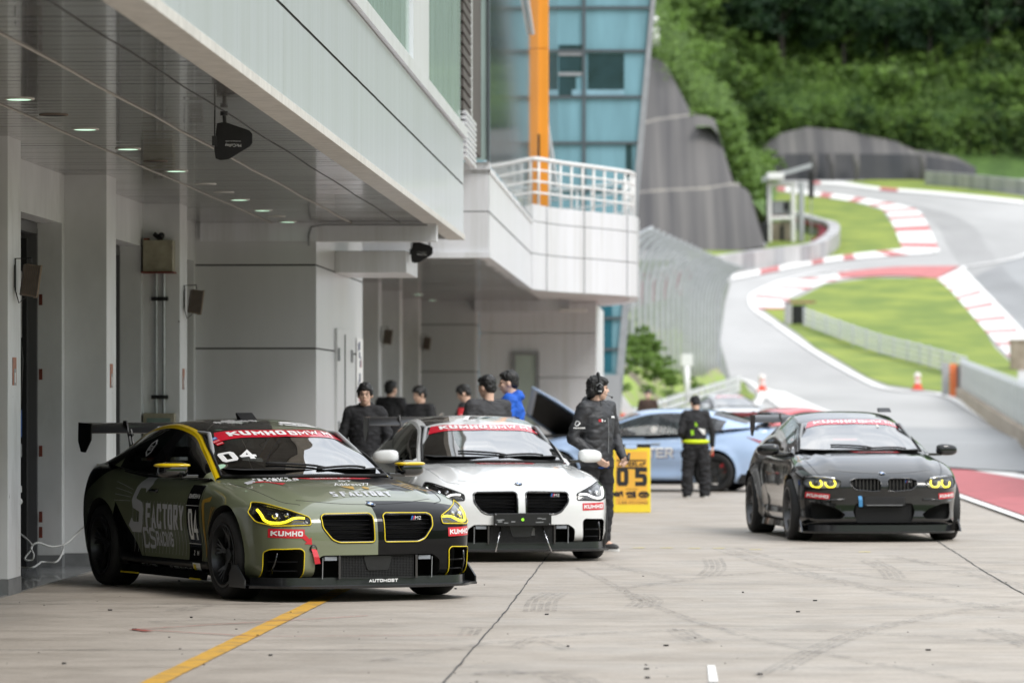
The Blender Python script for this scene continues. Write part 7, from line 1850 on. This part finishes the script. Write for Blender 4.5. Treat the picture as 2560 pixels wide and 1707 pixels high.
def person(label, loc, rz, H=1.74, yaw=0.0, nod=0.0, lean=0.0, ra=None, la=None, top='tee', topm=None, legm=None, vox=.009, hairstyle='fringe', stance=.11, build=1.0, baggy=0.0, hood=False, glasses=False, name="person"):
    t = thing(name, label, "person", loc, rz); k = H/1.74; S = lambda *v: Vector(v)*k
    sh = {1: S(.0+lean*.45,.185*build,1.425), -1: S(.0+lean*.45,-.185*build,1.425)}
    ra = ra or ((.03,-.26,1.14),(.10,-.27,.90)); la = la or ((.03,.26,1.14),(.10,.27,.90)); arms = {1: [S(*p) for p in la], -1: [S(*p) for p in ra]}
    nb = S(.0+lean*.5,0,1.46); hc = nb+Vector((.02+lean*.12,0,.165))*k
    Rm = Matrix.Rotation(yaw,3,'Z') @ Matrix.Rotation(nod,3,'Y')
    def hp(x, y, z): return hc+Rm @ (Vector((x,y,z))*k)
    def he(x, y, z, rx, ry, rz_): 
        q = Rm.to_quaternion(); ax, an = q.to_axis_angle(); return ('e', hp(x,y,z), (rx*k,ry*k,rz_*k), an, ax)
    head = [he(-.012,0,.018,.094,.076,.098), he(.028,0,-.035,.066,.060,.078), he(.045,0,-.085,.036,.034,.030), he(.058,0,.020,.036,.052,.030),
            ('c',hp(.086,0,.012),.008*k,hp(.103,0,-.026),.0115*k), he(.088,0,-.030,.012,.017,.009), he(.080,0,-.063,.014,.022,.011), he(.06,.038,-.022,.024,.022,.022), he(.06,-.038,-.022,.024,.022,.022),
            he(-.004,.079,-.012,.019,.009,.031), he(-.004,-.079,-.012,.019,.009,.031), ('c',hp(-.022,0,-.07),.054*k,nb+Vector((-.01,0,-.02)),.060*k)]
    chest, belly, hips = S(lean*.33,0,1.25), S(.01+lean*.18,0,1.05), S(0,0,.92)
    def trunk(e, z0=.84):
        m_ = MB(); rows = []
        for z, rx, ry in ((z0,.112,.158),(.90,.116,.163),(1.0,.112,.152),(1.10,.112,.152),(1.22,.118,.166),(1.34,.116,.176),(1.41,.092,.165),(1.455,.065,.10)):
            if z < z0: continue
            f_ = lean*.5*max(0,(z-.95)/.5); rows.append([(f_*k+.0+(rx+e)*k*cos(a), (ry*(build if z > 1 else 1)+e)*k*sin(a), z*k) for a in [2*pi*i/28 for i in range(28)]])
        m_.grid(rows, closed=True); m_.f += [tuple(range(28))[::-1], tuple(range(len(m_.v)-28, len(m_.v)))]; m_.m += [0,0]; return ('m', m_)
    torso = lambda e: [trunk(e), trunk(e), trunk(e),
                       ('c', sh[1]+Vector((0,-.02,-.005)), (.058+e)*k, sh[-1]+Vector((0,.02,-.005)), (.058+e)*k), ('c', nb, (.062+e*.6)*k, nb-Vector((0,0,.06)), (.085+e)*k)]
    def arm(e, upto=2, cut_=.97):
        P_ = []
        for s_ in (1,-1):
            el, wr = arms[s_]; P_ += [('c', sh[s_], (.052+e)*k, el, (.040+e)*k)]
            if upto > 1: P_.append(('c', el, (.041+e)*k, el.lerp(wr, cut_), (.026+e*.9)*k))
            elif upto == 1: P_.pop(); P_.append(('c', sh[s_], (.055+e)*k, sh[s_].lerp(el,.72), (.050+e*1.5)*k))
        return P_
    kn = {1: S(.03,stance,.49), -1: S(.0,-stance,.49)}; an = {1: S(.0,stance+.01,.09), -1: S(-.03,-stance-.01,.09)}; hj = {1: S(0,.088,.88), -1: S(0,-.088,.88)}
    def legs(e): 
        P_ = []
        for s_ in (1,-1): P_ += [('c', hj[s_], (.083+e)*k, kn[s_], (.055+e)*k), ('c', kn[s_], (.055+e)*k, an[s_], (.040+e)*k)]
        return P_
    body = head+torso(0)[2:]+arm(0)+legs(0)
    for s_ in (1,-1):
        el, wr = arms[s_]; d = (wr-el).normalized(); body += hand_parts(wr, d, Vector((.2,-s_,0)) if abs(d.z) > .6 else Vector((0,-s_*.5,-1)), 1 if s_ > 0 else -1, .55); body.append(('c', an[s_], .038*k, an[s_]+Vector((.12,0,-.05))*k, .03*k))
    solid("body", body, vox, M_skin, t)
    # clothing
    top_o = None
    if top == 'tee': top_o = solid("t_shirt", torso(.018)[2:4]+arm(.018,1)+[('c', nb-Vector((0,0,.02)), .082*k, nb-Vector((0,0,.06)), .10*k)], .010, topm, t, .013, 8, 5)
    else:
        P_ = torso(.034)[2:4]+arm(.020,2,.96)+[('c', nb+Vector((-.01,0,-.0)), .078*k, nb-Vector((0,0,.06)), .11*k)]
        if hood: P_ += [('e', nb+Vector((-.085,0,.02))*k, (.065*k,.12*k,.07*k)), ('c', nb+Vector((-.05,.08,.03))*k, .036*k, nb+Vector((.06,.05,-.03))*k, .03*k), ('c', nb+Vector((-.05,-.08,.03))*k, .036*k, nb+Vector((.06,-.05,-.03))*k, .03*k)]
        top_o = solid("jacket" if top == 'jacket' else "hooded_top" if hood else "long_sleeved_top", P_, .010, topm, t, .014 if top == 'jacket' else .015, 7, 6)
    P_ = legs(.022+baggy)+[('e', hips+Vector((0,0,-.02)), (.128*k,.175*build*k,.13*k))]
    solid("trousers", P_, .011, legm or M_cblk, t, .018+baggy*.35, 7, 5)
    for s_ in (1,-1):
        a = an[s_]; so = solid("shoe", [('e', a+Vector((.055,0,-.048))*k, (.135*k,.048*k,.040*k)), ('e', a+Vector((-.03,0,-.03))*k, (.05*k,.042*k,.055*k))], .008, M_shoe, t)
        MB().prism([( (.055+.142*cos(q))*k+a.x, .050*sin(q)*k+a.y) for q in [2*pi*i/20 for i in range(20)]], 2, 0.0, .022*k).build("sole", M_sole, so)
    # hair, eyes
    hs = [he(-.022,0,.045,.100,.086,.092), he(-.055,0,-.005,.060,.076,.075), he(.030,0,.088,.062,.066,.035)]
    if hairstyle == 'fringe': hs += [he(.062,0,.068,.036,.062,.030), he(.02,.068,.030,.040,.022,.05), he(.02,-.068,.030,.040,.022,.05), he(.0,0,.10,.075,.07,.04)]
    if hairstyle == 'long': hs += [he(.060,0,.066,.046,.070,.040), he(.0,.066,.0,.052,.030,.068), he(.0,-.066,.0,.052,.030,.068), he(-.06,0,-.03,.062,.080,.075)]
    if hairstyle == 'cap': hs = [he(-.014,0,.052,.106,.090,.080), he(.085,0,.045,.06,.055,.012), he(-.050,0,-.010,.060,.076,.070)]
    ho = solid("hair" if hairstyle != 'cap' else "cap", hs, .007, M_hair if hairstyle != 'cap' else M_cblk, t, .008 if hairstyle != 'cap' else 0, 24)
    mb = MB()
    for s_ in (1,-1): 
        e_ = MB().ball(tuple(hp(.083,s_*.032,.004)), .010*k, 6, sz=.6); e_.build("eye", M_eye, t, smooth=True); MB().tube([hp(.086,s_*.018,.026),hp(.088,s_*.033,.031),hp(.080,s_*.050,.026)],.0035*k,5).build("eyebrow", M_hair, t)
    MB().tube([hp(.086,.020,-.064),hp(.094,.0,-.062),hp(.086,-.020,-.064)],[.003*k,.0055*k,.003*k],6).build("mouth", M_lip, t, smooth=True)
    if glasses:
        mb = MB()
        for s_ in (1,-1): mb.tube([hp(.098,s_*(.034+.024*cos(q)),.004+.020*sin(q)) for q in [2*pi*i/14 for i in range(14)]],.0022*k,5,closed=True); mb.tube([hp(.098,s_*.058,.006),hp(.0,s_*.080,.006)],.002*k,5)
        mb.tube([hp(.099,.010,.006),hp(.099,-.010,.006)],.002*k,5); mb.build("glasses", M_black, t)
    return t, hp, nb, k, arms, top_o
def torso_patch(t, pts, o, name, m, parent):
    return MB().grid(pts).build(name, m, parent)
def surf_decal(obj, origin, U, V, D, uv, fs, name, m, off=.004):
    me = obj.data; tr = BVHTree.FromPolygons([v.co.copy() for v in me.vertices], [tuple(p.vertices) for p in me.polygons]); return decal(name, tr, origin, U, V, D, uv, fs, m, obj, off, .02)
# 1 the man with the headset
t, hp, nb, k, arms, jk = person("man in black jacket and radio headset standing beside the white car holding a phone", (.86,42.75,0), radians(-42), 1.77, yaw=radians(50), ra=((-.07,-.29,1.13),(.14,-.15,.93)), la=((.02,.27,1.12),(.235,.14,.93)), top='jacket', topm=M_cjack, vox=.006, hairstyle='long', hood=True, build=1.03)
hd = MB()
hs_ = thing("headset", "black radio headset with boom microphone worn by the man beside the white car", "headset", (0,0,0)); W0 = Matrix.Translation(t.location) @ Matrix.Rotation(t.rotation_euler.z,4,'Z'); hs_.location = W0 @ hp(0,0,0); o0 = hp(0,0,0); hs_.rotation_euler = (0,0,t.rotation_euler.z)
def hq(x, y, z): return hp(x,y,z)-o0
MB().tube([hq(.0,.098*cos(a),.03+.125*sin(a)) for a in [pi*i/16 for i in range(17)]],.013,8).build("headband", M_bmatt, hs_, smooth=True)
for s_ in (1,-1):
    c = hq(.0,s_*.092,-.005); mm = MB().ball(tuple(c),.044,8,sx=.75,sy=.5,sz=1.1); mm.build("ear_cup", M_black, hs_, smooth=True)
    MB().tube([hq(-.03,s_*.10,.03),hq(0,s_*.108,.055),hq(.03,s_*.10,.03)],.004,6).build("yoke", M_grey, hs_)
c = hq(.0,-.118,-.025); MB().box(c.x-.018,c.x+.018,c.y-.004,c.y+.004,c.z-.007,c.z+.007).build("label_mark", M_swhite, hs_)
MB().tube([hq(.02,-.11,-.04),hq(.08,-.10,-.065),hq(.125,-.075,-.085)],.0028,6).build("boom", M_black, hs_, smooth=True); MB().ball(tuple(hq(.130,-.072,-.087)),.011,6).build("microphone", M_bmatt, hs_, smooth=True)
MB().tube([hq(.0,-.10,-.05),hq(.01,-.09,-.13),hq(.04,-.06,-.24),hq(.07,-.03,-.40)],.0035,6).build("cable", M_black, hs_, smooth=True)
# blue shirt at the neck and hem
solid("blue_shirt", [('c', nb+Vector((.035,0,-.06)), .075, nb+Vector((.075,0,-.14)), .055), ('e', Vector((0,0,.875)), (.137,.186,.055))], .010, M_cblue, t, .004)
for (org, U, V_, D_, items) in (((-.0,-2,1.30),(1,0,0),(0,0,1),(0,1,0),[([(.018*cos(a),.03*sin(a)) for a in [i*.5 for i in range(12)]],M_swhite),]),):
    uvs = [(.020*cos(a),.028*sin(a)) for a in [2*pi*i/14 for i in range(14)]]; n_ = 14; surf_decal(jk, org, U, V_, D_, uvs+[(u*.7,v*.7) for u,v in uvs], [(i,(i+1)%n_,n_+(i+1)%n_,n_+i) for i in range(n_)], "sleeve_emblem", M_swhite)
    surf_decal(jk, (org[0],org[1],org[2]-.045), U, V_, D_, *rect_uv(.055,.012), "sleeve_text", M_swhite)
for (yy, zz, w_, h_, m) in ((-.10,1.33,.03,.028,M_cred),(-.075,1.33,.016,.026,M_swhite),(-.045,1.325,.014,.010,M_swhite),(.10,1.365,.065,.018,M_swhite)):
    surf_decal(jk, (2,yy,zz), (0,1,0), (0,0,1), (-1,0,0), *rect_uv(w_,h_), "chest_logo", m)
MB().tube([Vector((.155,0,1.36)),Vector((.165,.0,1.2)),Vector((.16,.0,1.0))],.003,5).build("zip", M_grey, t)
wr = arms[1][1]; p = W0 @ Vector((wr.x+.06, wr.y+.0, wr.z+.0))
o = thing("mobile_phone", "black phone in the left hand of the headset man", "phone", p, t.rotation_euler.z+.5); T = Matrix.Rotation(1.15,4,'X') @ Matrix.Rotation(.35,4,'Y'); MB().box(-.012,.012,-.035,.035,-.065,.065,T=T).build("case", M_black, o, bevel=.004); MB().box(.012,.013,-.031,.031,-.06,.06,T=T).build("screen", M_gloss, o)
# 2 the man in the yellow waist band
t, hp, nb, k, arms, tp = person("man seen from behind in black baggy trousers with a fluorescent yellow waist band", (2.93,66.9,0), radians(97), 1.60, yaw=radians(12), nod=radians(28), lean=.10, ra=((.02,-.29,1.14),(.06,-.30,.88)), la=((-.03,.27,1.13),(.12,.20,1.02)), top='sweater', topm=M_cblk, hairstyle='cap', baggy=.034, stance=.14)
solid("waist_band", [('e', S_, r_) for S_, r_ in ((Vector((.006,0,.885)), (.176,.222,.052)),)], .010, M_cyel, t, .002)
surf_decal(tp, (-3,.02,1.16), (0,-1,0), (0,0,1), (1,0,0), [(-.02,.035),(.02,.02),(.025,-.03),(-.01,-.03)], [(0,1,2,3)], "green_print", M_cgrn)
surf_decal(tp, (-3,.07,1.03), (0,-1,0), (0,0,1), (1,0,0), [(-.03,.04),(.015,.04),(.02,-.04),(-.02,-.04)], [(0,1,2,3)], "green_print", M_cgrn)
surf_decal(tp, (-3,-.08,1.05), (0,-1,0), (0,0,1), (1,0,0), [(-.07,.05),(.05,.03),(.06,-.05),(.02,-.05)], [(0,1,2,3)], "white_print", M_white)
wr = arms[-1][1]; W0 = Matrix.Translation(t.location) @ Matrix.Rotation(t.rotation_euler.z,4,'Z'); p = W0 @ (wr+Vector((.03,0,-.10))); o = thing("orange_bottle", "small orange object in the right hand of the man with the yellow waist band", "bottle", p); MB().lathe([(.001,-.06),(.022,-.055),(.022,.03),(.010,.05),(.010,.065),(.001,.066)],14).build("bottle", M_cone, o, smooth=True)
# 3 to 9 the others
person("young man with glasses in a black hooded top facing the camera behind the rear wing", (-1.60,45.8,0), radians(-92), 1.71, top='sweater', topm=M_cblk, hairstyle='fringe', hood=True, glasses=True, vox=.007, build=.90)
t, hp, nb, k, arms, tp = person("man in a black sweatshirt seen from behind, second from the left under the canopy", (-1.92,66.5,0), radians(62), 1.84, yaw=radians(-10), top='sweater', topm=M_cblk, hairstyle='short', la=((.12,.26,1.2),(.30,.10,1.1)), ra=((.05,-.28,1.15),(.30,-.32,1.05)))
person("man in a black tee looking left beside the blurred garage pillars", (-1.36,62.3,0), radians(-125), 1.74, yaw=radians(-25), nod=radians(12), top='tee', topm=M_cblk, hairstyle='fringe')
t, hp, nb, k, arms, tp = person("man in a black and red vest reading a paper by the grey wall", (-.70,62.5,0), radians(172), 1.76, nod=radians(22), top='tee', topm=M_cblk, hairstyle='fringe', ra=((.06,-.24,1.18),(.30,-.12,1.20)), la=((.08,.24,1.18),(.31,.10,1.20)))
surf_decal(tp, (0,3,1.30), (-1,0,0), (0,0,1), (0,-1,0), [(-.06,.13),(.09,.13),(.07,-.25),(-.05,-.25)], [(0,1,2,3)], "red_panel", M_cred)
surf_decal(tp, (0,3,1.30), (-1,0,0), (0,0,1), (0,-1,0), [(-.02,.02),(.03,.02),(.03,-.03),(-.02,-.03)], [(0,1,2,3)], "white_mark", M_swhite, .008)
W0 = Matrix.Translation(t.location) @ Matrix.Rotation(t.rotation_euler.z,4,'Z'); p = W0 @ Vector((.42,.0,1.27)); o = thing("paper_sheet", "white sheet of paper held by the man in the red vest", "paper", p, t.rotation_euler.z); T = Matrix.Rotation(.75,4,'Y'); MB().box(-.11,.11,-.15,.15,-.002,.002,T=T).build("sheet", M_white, o)
person("broad man in a charcoal tee turned away behind the white car's roof", (-.27,46.9,0), radians(128), 1.80, yaw=radians(12), nod=radians(10), top='tee', topm=M_ctee, hairstyle='short', build=1.22, vox=.007)
person("tall young man in a bright blue hooded top looking left behind the white car", (-.02,48.2,0), radians(178), 1.86, nod=radians(6), top='sweater', topm=M_cblue, hairstyle='short', hood=True, vox=.007)
person("tiny figure in brown far behind the blue saloon", ((1620-CX)*112/FPX,112,.1), radians(-90), 1.72, top='sweater', topm=M_cbrn, hairstyle='short', vox=.014)
# ------------------------------------------------------------------ the number board
t = thing("number_board", "yellow folding board showing 05 standing behind the headset man", "sign board", (0,0,0)); Yb = 15960/(1283-1004); Yb = HC*FPX/(1281-1004)
px0, px1 = 1533, 1627; xb0, xb1 = (px0-CX)*Yb/FPX, (px1-CX)*Yb/FPX; t.location = ((xb0+xb1)/2, Yb, 0); w_ = (xb1-xb0)/2; hB = HC-(1113-1004)*Yb/FPX
T = Matrix.Rotation(-radians(11),4,'X')
M_by = mat("board_yellow", (.80,.60,.01), .4, var=.05, coat=.3); M_bo = mat("board_orange", (.80,.42,.04), .4, var=.08)
hL = hB/cos(radians(11))
MB().box(-w_,w_,-.012,.012,0,hL,T=T).build("front_panel", M_by, t, bevel=.01)
MB().box(-w_+.035,w_-.045,-.0135,-.012,.11,hL-.09,T=T).build("poster", M_bo, t)
MB().box(-w_,w_,-.014,.014,hL-.035,hL+.015,T=T).build("top_frame", M_bmatt, t); MB().box(-.09,.07,-.02,.0,hL-.05,hL+.01,T=T).build("clip", M_bluep, t)
T2 = Matrix.Translation((0,.48,0)) @ Matrix.Rotation(radians(11),4,'X'); MB().box(-w_,w_,-.012,.012,0,hL,T=T2).build("rear_panel", M_bmatt, t, bevel=.01)
MB().box(w_-.02,w_+.004,-.03,.012,0,hL,T=T2).build("rear_frame", M_gold, t)
def bt(txt, x, z, fit, m=M_bmatt, **kw): return text_on("lettering", txt, .1, T @ Matrix.Translation((x,-.0155,z)) @ Matrix.Rotation(pi/2,4,'X'), m, t, fit=fit, **kw)
MB().box(-w_+.05,w_-.06,-.0145,-.0135,hL-.225,hL-.205,T=T).build("black_bar", M_bmatt, t); MB().box(-w_+.05,w_-.06,-.0145,-.0135,hL-.335,hL-.305,T=T).build("black_bar", M_bmatt, t)
block_on("lettering", "SUPERLAP", w_*1.45, .06, .015, T @ Matrix.Translation((0,-.0155,hL-.265)) @ Matrix.Rotation(pi/2,4,'X'), M_bmatt, t, slant=.3); block_on("lettering", "05", .42, .26, .062, T @ Matrix.Translation((0,-.0155,hL*.53)) @ Matrix.Rotation(pi/2,4,'X'), M_bmatt, t, gap=.09)
bt("DRIVER", 0, hL*.345, (.16,.02)); bt("이 연 웅", -.01, hL*.265, (.50,.095), bold=.012); MB().box(-w_+.06,w_-.07,-.0145,-.0135,hL*.19,hL*.194,T=T).build("rule", M_brown, t); bt("LEE", -.12, hL*.145, (.11,.035)); bt("MYYONG", .09, hL*.145, (.26,.035))
# ------------------------------------------------------------------ white canopy and orange marker beside the tower
p = P(1555,985,124); t = thing("white_tent", "white fabric flap with an orange marker between the headset man and the tower", "tent", (p.x,124,g(124)))
MB().add([(-.55,0,1.9),(-.1,0,1.75),(.75,0,.6),(.65,0,.3),(-.2,0,1.3),(-.55,0,1.4),(-.55,.6,1.9),(-.1,.6,1.75),(.75,.6,.6),(.65,.6,.3),(-.2,.6,1.3),(-.55,.6,1.4)],[(0,1,4,5),(1,2,3,4),(6,11,10,7),(7,10,9,8),(0,6,7,1),(1,7,8,2),(3,9,10,4),(2,8,9,3)]).build("cloth", M_white, t)
MB().lathe([(.22,0),(.17,.7),(.12,1.0),(.001,1.02)],14).build("orange_marker", M_cone, t, smooth=True)
